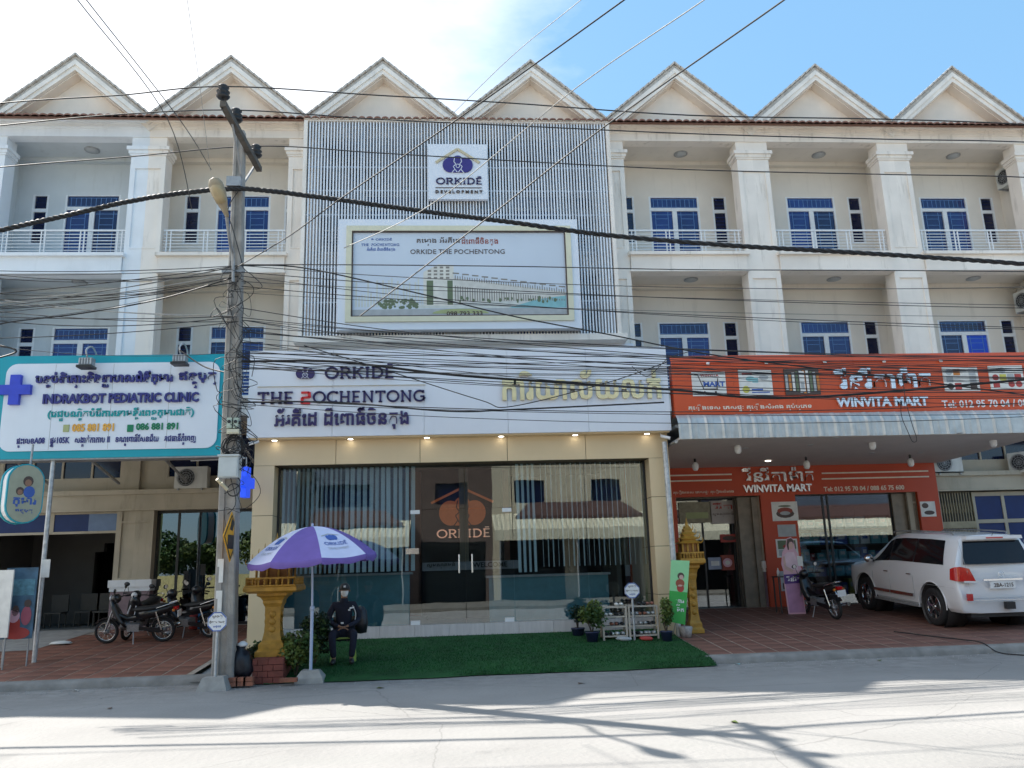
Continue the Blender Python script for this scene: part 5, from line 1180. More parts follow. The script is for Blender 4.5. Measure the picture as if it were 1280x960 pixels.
# street lamp on the pole
lh = at(268, 226, 12.9); lb_ = Vector((poleX(7.25)+.02, PY-.22, Z(300, 335, PY)-.35))
SLp = thing('street_lamp', 'old cobra-head street lamp on a leaning arm of the utility pole', 'street lamp', tuple(lb_))
tip = at(283, 268, 13.2)
mb = MB(); mb.tube(smooth_pts([lb_, lb_+Vector((-.0, -.1, .5)), (lb_+tip)/2+Vector((0, 0, .1)), tip], 5), .03, 8); part('arm', mb, 'steel_grey', SLp)
d_ = (lh-tip).normalized(); mb = MB(); prof = [(0, -.05), (.04, -.04), (.06, .08), (.11, .22), (.145, .38), (.14, .52), (.09, .61), (0, .635)]
q_ = d_.to_track_quat('Z', 'Y').to_matrix().to_4x4(); 
mb.lathe(prof, (0, 0, 0), 18); mb.xf(Matrix.Translation(tip) @ q_ @ Matrix.Diagonal((1, .55, 1, 1))); hd = part('head', mb, mat('lamp_tan', (.3, .25, .17), .5, .15, 8), SLp)
mb = MB(); mb.lathe([(0, .2), (.09, .22), (.12, .38), (.11, .5), (0, .56)], (0, 0, 0), 16); mb.xf(Matrix.Translation(tip+Vector((0, -.03, -.035))) @ q_ @ Matrix.Diagonal((1, .6, 1, 1))); part('lens', mb, mat('lens_tan', (.38, .3, .17), .25, .1, 8), hd)
# cabinet, meters, coils
def pbox(px0, py0, px1, py1, Y, d, name, m_, label, cat):
    q = bxp(px0, py0, px1, py1, Y); T = thing(name, label, cat, ((q[0]+q[1])/2, Y, q[2]))
    mb = MB(); mb.box(q[0], q[1], Y, Y+d, q[2], q[3]); part('case', mb, m_, T); mb = MB(); mb.box(q[0]+.02, q[1]-.02, Y-.012, Y-.0005, q[2]+.02, q[3]-.02); part('cover', mb, m_, T); return T, q
T, q = pbox(272, 570, 298, 597, 14.1, .24, 'cabinet', mat('cabinet_grey', (.5, .54, .54), .45, .1, 5, streak=.2), 'pale grey metal cabinet strapped to the utility pole', 'cabinet')
mb = MB(); mb.box(q[0]-.015, q[1]+.015, 14.07, 14.36, q[3]+.001, q[3]+.03); part('cap', mb, 'cabinet_grey', T)
for i, (a, b) in enumerate(((283, 290), (291, 298))):
    T, q = pbox(a, 522, b, 535, 14.2, .14, 'meter', mat('meter_green', (.45, .52, .43), .4, .1, 6), ['left electricity meter in its clear case on the utility pole', 'right electricity meter in its clear case on the utility pole'][i], 'meter')
    mb = MB(); mb.disc(((q[0]+q[1])/2, 14.185, (q[2]+q[3])/2+.02), .03, 'y', .01, 12); part('dial', mb, 'black_plastic', T)
T, q = pbox(283, 536, 299, 542, 14.18, .16, 'junction_box', mat('box_cream', (.6, .58, .45), .5, .1, 6), 'cream junction box under the electricity meters', 'junction box')
mb = MB(); rr = random.Random(9)
for i in range(7): r_ = rr.uniform(.12, .2); c = at(291, 557, 14.2); mb.torus((c.x+rr.uniform(-.02, .02), 14.25+i*.015, c.z+rr.uniform(-.03, .03)), r_, .009, 'y', 22, 5)
single('cable_coil', mb, 'cable', 'coil of spare black cable tied to the pole under the meters', 'cable coil', tuple(c))
mb = MB(); c = at(291, 612, 14.2)
for i in range(2): mb.torus((c.x, 14.24+i*.02, c.z), .1+.01*i, .006, 'y', 22, 5)
single('cable_coil', mb, 'cable', 'thin ring of cable hanging under the grey cabinet', 'cable coil', tuple(c))
for i, (px, py) in enumerate(((279, 607), (284, 612))):
    c = at(px, py, 14.1); mb = MB(); mb.tube([c, c+Vector((-.08, -.1, .1))], .03, 8); single('spot_lamp', mb, 'gold_matte', ['upper small spot lamp under the grey cabinet', 'lower small spot lamp under the grey cabinet'][i], 'lamp', tuple(c))
# warning sign, edge-on
c = at(288, 671, 14.25); hh = (Z(288, 640, 14.25)-Z(288, 703, 14.25))/2
T = thing('warning_sign', 'yellow diamond road sign turned almost edge-on to the pole', 'road sign', tuple(c), R(88))
mb = MB(); mb.prism([(0, -hh), (hh, 0), (0, hh), (-hh, 0)], -.012, 0); part('plate', mb, 'yellow_sign', T, world=False)
mb = MB(); e = hh*.93; f_ = hh*.86
for a, b in (((0, -1), (1, 0)), ((1, 0), (0, 1)), ((0, 1), (-1, 0)), ((-1, 0), (0, -1))): mb.bar((a[0]*f_, -.014, a[1]*f_), (b[0]*f_, -.014, b[1]*f_), .003, .03)
part('border', mb, 'black_plastic', T, world=False)
mb = MB(); mb.prism([(-.18, -.2), (.16, -.2), (.16, .03), (-.18, .03)], -.0165, -.0125); mb.prism([(-.1, .12), (.06, .1), (.12, .22), (.0, .3), (-.04, .2)], -.0165, -.0125); part('pictogram', mb, 'black_plastic', T, world=False)
# octagonal notice boards on thin posts
def octa(x, y, zg, zc_, lab, block):
    T = thing('notice_sign', lab, 'sign', (x, y, zg)); r_ = .165
    mb = MB(); mb.prism([(x+r_*math.cos(R(22.5+45*i)), zc_+r_*math.sin(R(22.5+45*i))) for i in range(8)], y-.03, y-.018); pl = part('plate', mb, 'plain_white', T)
    mb = MB()
    for i in range(8): mb.bar((x+r_*.94*math.cos(R(22.5+45*i)), y-.032, zc_+r_*.94*math.sin(R(22.5+45*i))), (x+r_*.94*math.cos(R(67.5+45*i)), y-.032, zc_+r_*.94*math.sin(R(67.5+45*i))), .004, .016)
    part('border', mb, 'print_blue', pl)
    lettering('សូមមេត្តា', x-.08, x+.08, zc_+.04, zc_+.1, y-.03, 'print_dark', T, depth=.004, bold=.02); lettering('កុំចតរថយន្ត', x-.12, x+.12, zc_-.035, zc_+.02, y-.03, 'print_dark', T, depth=.004, bold=.03); lettering('អរគុណ', x-.06, x+.06, zc_-.1, zc_-.06, y-.03, 'print_blue', T, depth=.004, bold=.02)
    mb = MB(); mb.tube([(x, y, zg), (x, y, zc_)], .022, 8); part('post', mb, 'galvanised', T)
    if block:
        mb = MB(); w = .24; mb.add([(x-w, y-.2, 0), (x+w, y-.2, 0), (x+w, y+.2, 0), (x-w, y+.2, 0), (x-w*.7, y-.13, .2), (x+w*.7, y-.13, .22), (x+w*.68, y+.14, .21), (x-w*.7, y+.13, .2)], [(0, 3, 2, 1), (4, 5, 6, 7), (0, 1, 5, 4), (1, 2, 6, 5), (2, 3, 7, 6), (3, 0, 4, 7)]); part('base_block', mb, 'concrete', T)
octa(X(271, 800, 14.2), 14.2, 0, Z(272, 777, 14.2), 'white octagonal notice on a pipe set in concrete in front of the utility pole', True)
octa(X(791, 760, 17.0), 17.0, gz(17.0), Z(790, 738, 17.0), 'white octagonal notice on a thin post beside the shoe rack', False)
# blue cross light
c = at(307, 603, 17.0); T = thing('pharmacy_cross', 'bright blue cross lamp between the clinic sign and the storefront', 'sign', tuple(c), R(80)); a_, b_ = .105, .31
mb = MB(); mb.prism([(-a_, -b_), (a_, -b_), (a_, -a_), (b_, -a_), (b_, a_), (a_, a_), (a_, b_), (-a_, b_), (-a_, a_), (-b_, a_), (-b_, -a_), (-a_, -a_)], -.06, .06); part('cross', mb, mat('cross_light', (.01, .07, .75), .35, emit=.35), T, world=False)
mb = MB(); mb.tube([(0, 0, .3), (0, 0, .5), (-.0, 1.2, .5)], .02, 6); part('bracket', mb, 'steel_grey', T, world=False)
# cctv
for (px, py, sx, lab) in ((316, 553, 1, 'small white security camera at the left end of the white sign'), (833, 546, -1, 'small white security camera at the right end of the white sign')):
    c = at(px, py, YS+.1); T = thing('security_camera', lab, 'camera', tuple(c)); mb = MB(); mb.tube([c+Vector((.12*sx, 0, .02)), c+Vector((-.06*sx, -.1, -.05))], .035, 10); part('body', mb, 'plain_white', T); mb = MB(); mb.tube([c+Vector((.1*sx, .02, .03)), c+Vector((.12*sx, .1, .12))], .012, 6); part('bracket', mb, 'plain_white', T)
    mb = MB(); mb.tube([c+Vector((-.06*sx, -.1, -.05)), c+Vector((-.066*sx, -.104, -.052))], .027, 10); part('lens', mb, 'black_plastic', T)
# ================================================================ MOTORBIKES
def motorbike(lab, seatm='seat_black', plate=True):
    T = thing('motorbike', lab, 'motorbike', (0, 0, 0), 0, group='parked underbone motorbikes')
    P = lambda n, mb, m_, par=T, **k: part(n, mb, m_, par, world=False, **k)
    def wheel(x, z=.262, turn=0):
        mb = MB(); mb.torus((x, 0, z), .225, .036, 'y', 28, 8); w = P('wheel', mb, 'black_rubber')
        mb = MB(); mb.lathe([(.185, -.018), (.197, -.02), (.197, .02), (.185, .018), (.185, -.018)], (x, 0, z), 28, 'y'); P('rim', mb, 'chrome', w)
        mb = MB()
        for i in range(18): a = R(20*i); mb.tube([(x+.03*math.cos(a+.4), .03*(-1)**i, z+.03*math.sin(a+.4)), (x+.188*math.cos(a), 0, z+.188*math.sin(a))], .0035, 4, False)
        P('spokes', mb, 'chrome', w, stuff=True)
        mb = MB(); mb.lathe([(0, -.06), (.05, -.06), (.055, 0), (.05, .06), (0, .06)], (x, 0, z), 14, 'y'); P('hub', mb, 'engine_grey', w)
        return w
    wheel(.61); wheel(-.6)
    mb = MB(); mb.prism([(-.6+.3*math.cos(R(a)), .265+.3*math.sin(R(a))) for a in range(20, 150, 12)]+[(-.6+.275*math.cos(R(a)), .265+.275*math.sin(R(a))) for a in range(146, 18, -12)], -.065, .065); P('rear_fender', mb, 'bike_black')
    mb = MB(); mb.prism([(.61+.3*math.cos(R(a)), .265+.3*math.sin(R(a))) for a in range(35, 165, 12)]+[(.61+.275*math.cos(R(a)), .265+.275*math.sin(R(a))) for a in range(161, 33, -12)], -.055, .055); P('front_fender', mb, 'bike_black')
    for s in (-1, 1): mb = MB(); mb.tube([(.61, s*.085, .29), (.5, s*.08, .6), (.43, s*.05, .82)], .02, 8); P('fork', mb, 'engine_grey')
    # leg shield and body
    mb = MB()
    prof = [(.50, .94, .09), (.47, .8, .15), (.40, .62, .19), (.30, .47, .2), (.2, .36, .17)]
    vs = []; 
    for x, z, w in prof:
        vs += [(x-.05, -w, z), (x+.03, -w*.55, z+.02), (x+.05, 0, z+.03), (x+.03, w*.55, z+.02), (x-.05, w, z), (x-.08, 0, z)]
    n = len(prof); mb.add(vs, [(i*6+j, i*6+(j+1) % 6, (i+1)*6+(j+1) % 6, (i+1)*6+j) for i in range(n-1) for j in range(6)]+[(0, 1, 2, 3, 4, 5), tuple(range(6*n-1, 6*n-7, -1))], True); P('leg_shield', mb, 'bike_black')
    mb = MB(); mb.tube([(.36, 0, .62), (.15, 0, .52), (-.05, 0, .55), (-.2, 0, .62)], [.05, .06, .075, .1], 10); P('frame_cover', mb, 'bike_black')
    mb = MB(); vs = []; pr = [(-.02, .52, .72, .06), (-.2, .5, .74, .12), (-.45, .55, .76, .12), (-.7, .64, .8, .08), (-.86, .72, .8, .04)]
    for x, z0, z1, w in pr: vs += [(x, -w, z0+.05), (x, -w*.9, z1), (x, w*.9, z1), (x, w, z0+.05), (x, w*.4, z0), (x, -w*.4, z0)]
    n = len(pr); mb.add(vs, [(i*6+j, i*6+(j+1) % 6, (i+1)*6+(j+1) % 6, (i+1)*6+j) for i in range(n-1) for j in range(6)]+[(0, 1, 2, 3, 4, 5), tuple(range(6*n-1, 6*n-7, -1))], True); P('tail_fairing', mb, 'bike_black')
    mb = MB(); vs = []; pr = [(.06, .7, .74, .07), (-.08, .7, .775, .12), (-.3, .71, .785, .13), (-.5, .74, .825, .125), (-.7, .78, .835, .09), (-.76, .79, .82, .05)]
    for x, z0, z1, w in pr: vs += [(x, -w, z0), (x, -w, (z0+z1)/2+.01), (x, -w*.7, z1), (x, w*.7, z1), (x, w, (z0+z1)/2+.01), (x, w, z0)]
    n = len(pr); mb.add(vs, [(i*6+j, i*6+(j+1) % 6, (i+1)*6+(j+1) % 6, (i+1)*6+j) for i in range(n-1) for j in range(6)]+[(0, 1, 2, 3, 4, 5), tuple(range(6*n-1, 6*n-7, -1))], True); P('seat', mb, seatm)
    for s in (-1, 1): mb = MB(); mb.tube(smooth_pts([(-.5, s*.13, .76), (-.7, s*.12, .82), (-.88, s*.08, .87), (-.93, 0, .88)], 3), .011, 6); P('grab_rail', mb, 'chrome')
    # engine, exhaust, chain case, stands
    mb = MB(); mb.box(-.12, .14, -.11, .11, .26, .42); mb.tube([(.1, 0, .36), (.3, 0, .38)], [.085, .075], 10); e = P('engine', mb, 'engine_grey')
    mb = MB()
    for i in range(5): mb.lathe([(.06, 0), (.1, 0), (.1, .008), (.06, .008)], (.16+i*.03, 0, .37), 12, 'x', False)
    P('cooling_fins', mb, 'engine_grey', e, stuff=True)
    mb = MB(); mb.lathe([(0, -.135), (.085, -.13), (.09, -.112), (0, -.112)], (-.02, 0, .34), 16, 'y'); P('engine_cover', mb, 'chrome', e)
    mb = MB(); mb.tube(smooth_pts([(.26, -.06, .32), (.18, -.12, .22), (-.1, -.14, .22), (-.32, -.15, .24)], 4), .018, 8); mb.tube([(-.3, -.155, .245), (-.5, -.16, .28), (-.92, -.165, .36)], [.025, .048, .045], 12); P('exhaust', mb, 'chrome')
    mb = MB(); mb.prism([(-.12, .3), (-.55, .23), (-.64, .26), (-.64, .32), (-.5, .34), (-.12, .37)], .1, .125); P('chain_case', mb, 'bike_black')
    mb = MB(); mb.tube([(-.6, -.11, .29), (-.62, -.12, .5), (-.48, -.12, .68)], .02, 8); mb.tube([(-.6, .11, .29), (-.48, .12, .68)], .02, 8); P('shock_absorber', mb, 'chrome')
    mb = MB(); mb.tube([(.0, .1, .26), (-.05, .24, .0)], .011, 6); P('kickstand', mb, 'steel_grey')
    for s in (-1, 1): mb = MB(); mb.tube([(.05, s*.1, .26), (.05, s*.27, .27)], .014, 6); P('foot_peg', mb, 'black_rubber')
    # handlebar group
    mb = MB(); mb.tube(smooth_pts([(.28, -.33, .97), (.36, -.18, .98), (.42, 0, .97), (.36, .18, .98), (.28, .33, .97)], 4), .013, 8); hb = P('handlebar', mb, 'black_plastic')
    for s in (-1, 1):
        mb = MB(); mb.tube([(.31, s*.25, .975), (.26, s*.37, .965)], .02, 8); P('grip', mb, 'black_rubber', hb)
        mb = MB(); mb.tube([(.35, s*.2, .98), (.32, s*.27, 1.15)], .006, 6); mi = P('mirror', mb, 'black_plastic', hb if False else T)
        mb = MB(); mb.lathe([(0, 0), (.05, .003), (.055, .012), (.03, .025), (0, .03)], (0, 0, 0), 14, 'x'); mb.xf(Matrix.Translation((.31, s*.29, 1.18))@Matrix.Diagonal((1, 1.25, .9, 1))); P('mirror_head', mb, 'black_plastic', mi)
        mb = MB(); mb.disc((.308, s*.29, 1.18), .043, 'x', .003, 14); P('mirror_glass', mb, 'chrome', mi)
    mb = MB(); mb.lathe([(0, .1), (.06, .09), (.1, .03), (.1, -.06), (.06, -.1), (0, -.11)], (.42, 0, .97), 14, 'x'); P('headlight_cowl', mb, 'bike_black')
    mb = MB(); mb.lathe([(0, .115), (.05, .105), (.075, .075), (.07, .07), (0, .07)], (.43, 0, .97), 14, 'x'); P('headlight', mb, 'lamp_clear')
    mb = MB(); mb.box(-.92, -.84, -.06, .06, .7, .77); P('tail_light', mb, 'lamp_red')
    for s in (-1, 1): mb = MB(); mb.lathe([(0, -.03), (.03, -.02), (.03, .02), (0, .03)], (-.86, s*.11, .7), 10, 'x'); P('indicator', mb, mat('indicator_amber', (.6, .2, .02), .3))
    mb = MB(); mb.prismx([(-.11, .55), (.11, .55), (.11, .69), (-.11, .69)], -.955, -.945); pl = P('number_plate', mb, 'plain_white')
    mb = MB(); mb.tube([(-.84, 0, .7), (-.945, 0, .6)], .012, 6); P('plate_bracket', mb, 'black_plastic', pl)
    return T
def place(o, x, y, ang_, z=None, lean=6):
    z = gz(y) if z is None else z
    d = Vector((math.cos(ang_), math.sin(ang_), 0)); d.z = SL*d.y; d.normalize()
    n = Vector((0, -SL, 1)).normalized(); n = (n-d*n.dot(d)).normalized(); y_ = n.cross(d)
    M = Matrix((d, y_, n)).transposed().to_4x4() @ Matrix.Rotation(R(-lean), 4, 'X')
    o.matrix_world = Matrix.Translation((x, y, z)) @ M
bk = motorbike('black motorbike parked side-on in front of the clinic pillar')
A_ = Vector((-8.2, 19.45)); B_ = Vector((-6.97, 19.46))
place(bk, -7.03, 19.2, math.pi*.995)
b2 = copy_tree(bk); b2['label'] = 'dark motorbike partly behind the side-on one, its white plate by the glass door'; place(b2, -6.1, 19.85, math.pi*.86)
b3 = copy_tree(bk); b3['label'] = 'dark motorbike nose to the street with raised mirrors, against the clinic pillar'; place(b3, -7.35, 20.25, math.pi*1.47)
b4 = copy_tree(bk); b4['label'] = 'dark motorbike standing deepest before the glass clinic door'; place(b4, -5.85, 20.5, math.pi*.75)
b5 = copy_tree(bk); b5['label'] = 'black motorbike with white plate parked beside the pink cut-out stand'
r_ = Vector((8.72, 19.0)); f_ = Vector((8.5, 20.15)); mid = (r_+f_)/2; place(b5, mid.x, mid.y, math.atan2(f_.y-r_.y, f_.x-r_.x), lean=5)
# ================================================================ WHITE SUV
def suv():
    T = thing('parked_car', 'large white off-road car parked nose to the mart, seen from behind', 'car', (0, 0, 0))
    P = lambda n, mb, m_, par=T, **k: part(n, mb, m_, par, world=False, **k)
    HW = .965
    def lerp(tb, x):
        for (a, va), (b, vb) in zip(tb, tb[1:]):
            if x <= b: t = (x-a)/(b-a); t = max(0, min(1, t)); return va+(vb-va)*t
        return tb[-1][1]
    def ease(tb, x):
        for (a, va), (b, vb) in zip(tb, tb[1:]):
            if x <= b: t = max(0, min(1, (x-a)/(b-a))); t = t*t*(3-2*t); return va+(vb-va)*t
        return tb[-1][1]
    top = [(-2.5, 1.83), (-2.1, 1.89), (-1.2, 1.925), (-.2, 1.92), (.25, 1.885), (.5, 1.82), (1.28, 1.25), (1.45, 1.2), (2.1, 1.14), (2.4, 1.02), (2.5, .9)]
    twd = [(-2.5, .62), (-1.8, .67), (0, .69), (.5, .66), (1.28, .80), (1.6, .84), (2.2, .80), (2.5, .7)]
    belt = [(-2.5, 1.27), (0, 1.255), (1.25, 1.2), (1.7, 1.1), (2.2, 1.04), (2.5, .86)]
    wid = [(-2.5, .90), (-2.3, .95), (-1.9, .98), (-.8, .975), (.8, .975), (1.7, .985), (2.1, .95), (2.35, .86), (2.5, .72)]
    bot = [(-2.5, .36), (-2.2, .34), (-1.95, .34), (1.9, .34), (2.3, .34), (2.5, .42)]
    def xr(z):   # rear outline
        return lerp([(.3, -2.34), (.45, -2.40), (.62, -2.44), (.8, -2.43), (.86, -2.36), (1.2, -2.34), (1.85, -2.12), (2.0, -2.05)], z)
    def xfz(z): return lerp([(.3, 2.3), (.5, 2.42), (.9, 2.44), (1.0, 2.4), (1.3, 2.25)], z)
    def sec(x):
        w = lerp(wid, x); zb_ = lerp(bot, x); zl_ = lerp(belt, x); zt_ = lerp(top, x); tw = lerp(twd, x)
        p = [(0, zb_), (w*.55, zb_), (w*.9, zb_+.015), (w*.965, zb_+.09), (w*.985, .62), (w, .78), (w*.995, .95), (w*.985, 1.05), (w*.955, min(zl_, zt_-.03))]
        z9 = min(zl_, zt_-.03)
        for t in (.33, .66, .88): p.append((w*.95+(tw-w*.95)*(t**1.25), z9+(zt_-z9)*t*.97))
        p += [(tw*.96-.015, zt_-.012), (tw*.8, zt_+.008), (tw*.45, zt_+.02), (0, zt_+.026)]
        return p
    xs = [-2.5, -2.42, -2.34, -2.25, -2.1, -1.95, -1.8, -1.6, -1.4, -1.2, -1, -.8, -.5, -.2, .1, .4, .55, .65, .72, .85, 1.0, 1.15, 1.3, 1.38, 1.5, 1.7, 1.9, 2.1, 2.25, 2.35, 2.42, 2.5]
    mb = MB(); S = [sec(x) for x in xs]; m = len(S[0]); vs = []
    for x, p in zip(xs, S):
        full = [(y, z) for y, z in p]+[(-y, z) for y, z in p[-2:0:-1]]
        for y, z in full:
            c = (abs(y)/HW)**4*.16
            vs.append((max(xr(z)+c*.5, min(xfz(z)-c, x)), y, z))
    k = 2*m-2; mb.add(vs, [(i*k+j, i*k+(j+1) % k, (i+1)*k+(j+1) % k, (i+1)*k+j) for i in range(len(xs)-1) for j in range(k)], True)
    mb.add(vs[:k], [tuple(range(k))]); mb.add(vs[-k:], [tuple(range(k))[::-1]])
    body = P('body', mb, 'car_white')
    bm = bmesh.new(); bm.from_mesh(body.data); bmesh.ops.remove_doubles(bm, verts=bm.verts, dist=.0004); bmesh.ops.recalc_face_normals(bm, faces=bm.faces)
    bmesh.ops.dissolve_degenerate(bm, edges=bm.edges, dist=.0003); bm.to_mesh(body.data); bm.free()
    # wheel arches cut out
    cut_ = MB()
    for x in (1.43, -1.42):
        for s in (-1, 1): cut_.lathe([(0, .62), (.5, .62), (.5, 1.2), (0, 1.2)], (x, 0, .42), 32, 'y', False) if s > 0 else cut_.lathe([(0, -1.2), (.5, -1.2), (.5, -.62), (0, -.62)], (x, 0, .42), 32, 'y', False)
    co = link('cutter', cut_.mesh('cutter', 'black_plastic'))
    md = body.modifiers.new('arch', 'BOOLEAN'); md.object = co; md.operation = 'DIFFERENCE'; md.solver = 'EXACT'
    dg = bpy.context.evaluated_depsgraph_get(); me = bpy.data.meshes.new_from_object(body.evaluated_get(dg)); body.modifiers.clear(); body.data = me; bpy.data.objects.remove(co)
    me.name = 'body'
    for p_ in me.polygons: p_.use_smooth = True
    me.set_sharp_from_angle(angle=R(34))
    # glass: built on the same surface, a few mm proud
    def surf(x, t, s):
        w = lerp(wid, x); zl_ = lerp(belt, x); zt_ = lerp(top, x); tw = lerp(twd, x); z9 = min(zl_, zt_-.03)
        y = w*.95+(tw-w*.95)*(t**1.25); z = z9+(zt_-z9)*t*.97; return Vector((x, s*(y+.007), z))
    def glass_quad(name, tb, m_='car_glass'):
        for s in (1, -1):
            mb = MB(); vs = []; nx_, nt = 10, 5
            for i in range(nx_+1):
                for j in range(nt+1):
                    u = i/nx_; v = j/nt; xl0, xl1, xu0, xu1, t0, t1 = tb
                    xx = (xl0+(xl1-xl0)*u)*(1-v)+(xu0+(xu1-xu0)*u)*v; vs.append(surf(xx, t0+(t1-t0)*v, s))
            mb.add(vs, [(i*(nt+1)+j, i*(nt+1)+j+1, (i+1)*(nt+1)+j+1, (i+1)*(nt+1)+j) for i in range(nx_) for j in range(nt)], True); P(name, mb, m_)
    glass_quad('side_window', (.27, 1.0, .27, .46, .06, .84)); glass_quad('side_window', (-.72, .22, -.72, .22, .06, .86)); glass_quad('side_window', (-1.88, -.77, -1.72, -.77, .06, .86))
    for s in (1, -1):
        for xx in (.245, -.745):
            mb = MB(); vs = []
            for j in range(6): v = .06+.8*j/5; a = surf(xx-.028, v, s); b = surf(xx+.028, v, s); vs += [a-Vector((0, s*.003, 0)), b-Vector((0, s*.003, 0))]
            mb.add(vs, [(2*j, 2*j+1, 2*j+3, 2*j+2) for j in range(5)], True); P('window_pillar', mb, 'black_plastic')
    # rear glass, plate, lights
    def rearpatch(name, pts, m_, off=.012, n=8, par=T):
        mb = MB(); (y0, z0), (y1, _), (y1u, z1), (y0u, _) = pts; vs = []
        for i in range(n+1):
            for j in range(n+1):
                v = j/n; z = z0+(z1-z0)*v; ya = y0+(y0u-y0)*v; yb = y1+(y1u-y1)*v; y = ya+(yb-ya)*i/n
                vs.append((xr(z)+(abs(y)/HW)**4*.08-off, y, z))
        mb.add(vs, [(i*(n+1)+j, i*(n+1)+j+1, (i+1)*(n+1)+j+1, (i+1)*(n+1)+j) for i in range(n) for j in range(n)], True); return P(name, mb, m_, par)
    rearpatch('rear_window', [(-.74, 1.33), (.74, 1.33), (.62, 1.79), (-.62, 1.79)], 'car_glass')
    mb = MB(); mb.prismx([(-.62, 1.83), (.62, 1.83), (.6, 1.9), (-.6, 1.9)], -2.27, -2.0); P('spoiler', mb, 'car_white')
    mb = MB(); mb.box(-2.285, -2.27, -.18, .18, 1.845, 1.87); P('brake_light', mb, 'lamp_red')
    for s in (1, -1):
        mb = MB(); vs = []   # lamp wraps the corner
        for (x, y, z) in ((-2.12, .962, 1.02), (-2.29, .935, 1.0), (-2.37, .86, 1.0), (-2.38, .56, .985), (-2.14, .95, 1.24), (-2.28, .92, 1.285), (-2.345, .85, 1.285), (-2.34, .66, 1.24)): vs.append((x, s*(y+.008), z))
        mb.add(vs, [(0, 1, 5, 4), (1, 2, 6, 5), (2, 3, 7, 6)], True); mb.add([(v[0]+.06, v[1]*.93, v[2]) for v in vs], [(0, 1, 5, 4), (1, 2, 6, 5), (2, 3, 7, 6)]); tl = P('tail_light', mb, 'lamp_red')
        mb = MB(); mb.add([(-2.395, s*.84, .975), (-2.395, s*.52, .965), (-2.395, s*.54, 1.0), (-2.395, s*.84, 1.01)], [(0, 1, 2, 3)]); P('clear_lens', mb, 'lamp_clear', tl)
        mb = MB(); mb.box(-2.47, -2.42, s*.78-.055, s*.78+.055, .62, .76); P('reflector', mb, 'lamp_red')
    mb = MB(); mb.box(-2.40, -2.37, -.42, .42, 1.0, 1.035); P('chrome_strip', mb, 'chrome')
    mb = MB(); mb.box(-2.385, -2.36, -.27, .27, .84, .99); pl = P('number_plate', mb, 'plain_white')
    M_ = Matrix.Translation((-2.386, 0, 0))@Matrix.Rotation(R(-90), 4, 'Z')
    lettering('2BA-1215', -.2, .22, .87, .95, 0, 'print_dark', pl, depth=.004, bold=.02, M=M_)
    mb = MB(); mb.torus((-2.365, 0, 1.12), .06, .006, 'x', 22, 6); mb.torus((-2.366, 0, 1.125), .03, .005, 'x', 18, 6); P('badge', mb, 'chrome')
    mb = MB(); mb.box(-2.455, -2.425, -.7, .7, .615, .63); mb2 = mb; P('bumper_trim', mb2, 'chrome')
    mb = MB(); mb.box(-2.5, -2.40, -.14, .04, .44, .58); P('tow_cover', mb, 'black_plastic')
    mb = MB(); mb.box(-2.3, -2.1, -.7, .7, .27, .36); P('rear_underside', mb, 'black_plastic')
    mb = MB(); mb.box(-2.2, 2.2, -.7, .7, .3, .36); P('chassis', mb, 'black_plastic')
    # door seams, handles, strips, steps, mirrors
    for s in (1, -1):
        for (xa, xb) in ((1.0, 1.02), (.24, .25), (-.75, -.76)):
            mb = MB(); pts = []
            for z in (.5, .62, .78, .95, 1.05, 1.15): w = lerp(wid, xa); pts.append((xa, s*(w*(.985 if z < .7 else 1.0 if z < 1 else .965)+.004), z))
            mb.tube(pts, .005, 4); P('door_seam', mb, 'print_grey')
        for x in (.35, -.62):
            mb = MB(); mb.tube([(x-.09, s*.99, 1.03), (x, s*1.012, 1.035), (x+.09, s*.99, 1.03)], .014, 8); P('door_handle', mb, 'chrome')
        for (x0, x1) in ((.26, .98), (-.73, .22)):
            mb = MB(); mb.box(x0, x1, *(sorted((s*.965, s*.995))), .545, .61); P('door_moulding', mb, 'chrome')
        mb = MB(); mb.box(-.92, .95, *(sorted((s*.86, s*1.0))), .34, .385); P('side_step', mb, 'steel_grey')
        mb = MB(); mb.tube([(.98, s*.9, 1.22), (.95, s*1.0, 1.25)], .025, 8); mr_ = P('mirror_arm', mb, 'black_plastic')
        mb = MB(); mb.lathe([(0, -.07), (.08, -.06), (.105, 0), (.08, .05), (0, .07)], (0, 0, 0), 16, 'x'); mb.xf(Matrix.Translation((.93, s*1.08, 1.29))@Matrix.Diagonal((1, 1.15, .95, 1))); P('mirror_shell', mb, 'chrome', mr_)
        mb = MB(); mb.tube(smooth_pts([(-1.8, s*.60, 1.915), (-1.7, s*.60, 1.96), (-.4, s*.62, 1.97), (.4, s*.61, 1.945), (.5, s*.61, 1.90)], 4), .016, 8); P('roof_rail', mb, 'steel_grey')
        # arch lips
        for x in (1.43, -1.42):
            mb = MB(); pr = []
            for a in range(-8, 189, 8):
                zz_ = .42+.507*math.sin(R(a)); pr.append((x+.507*math.cos(R(a)), s*(.972), zz_))
            mb.tube(pr, .013, 6); P('arch_lip', mb, 'car_white')
            mb = MB(); mb.lathe([(.40, .5), (.497, .5), (.497, .93), (.49, .93), (.49, .52), (.40, .52)], (x, 0, .42), 28, 'y') if s > 0 else mb.lathe([(.40, -.5), (.497, -.5), (.497, -.93), (.49, -.93), (.49, -.52), (.40, -.52)], (x, 0, .42), 28, 'y'); mb.lathe([(0, s*.5), (.495, s*.5)], (x, 0, .42), 28, 'y'); P('arch_liner', mb, 'black_plastic')
            c = (x, s*.83, .40)
            mb = MB(); mb.lathe([(.24, -.13), (.36, -.135), (.39, -.11), (.397, 0), (.39, .11), (.36, .135), (.24, .13), (.24, -.13)], c, 32, 'y'); w_ = P('wheel', mb, 'black_rubber')
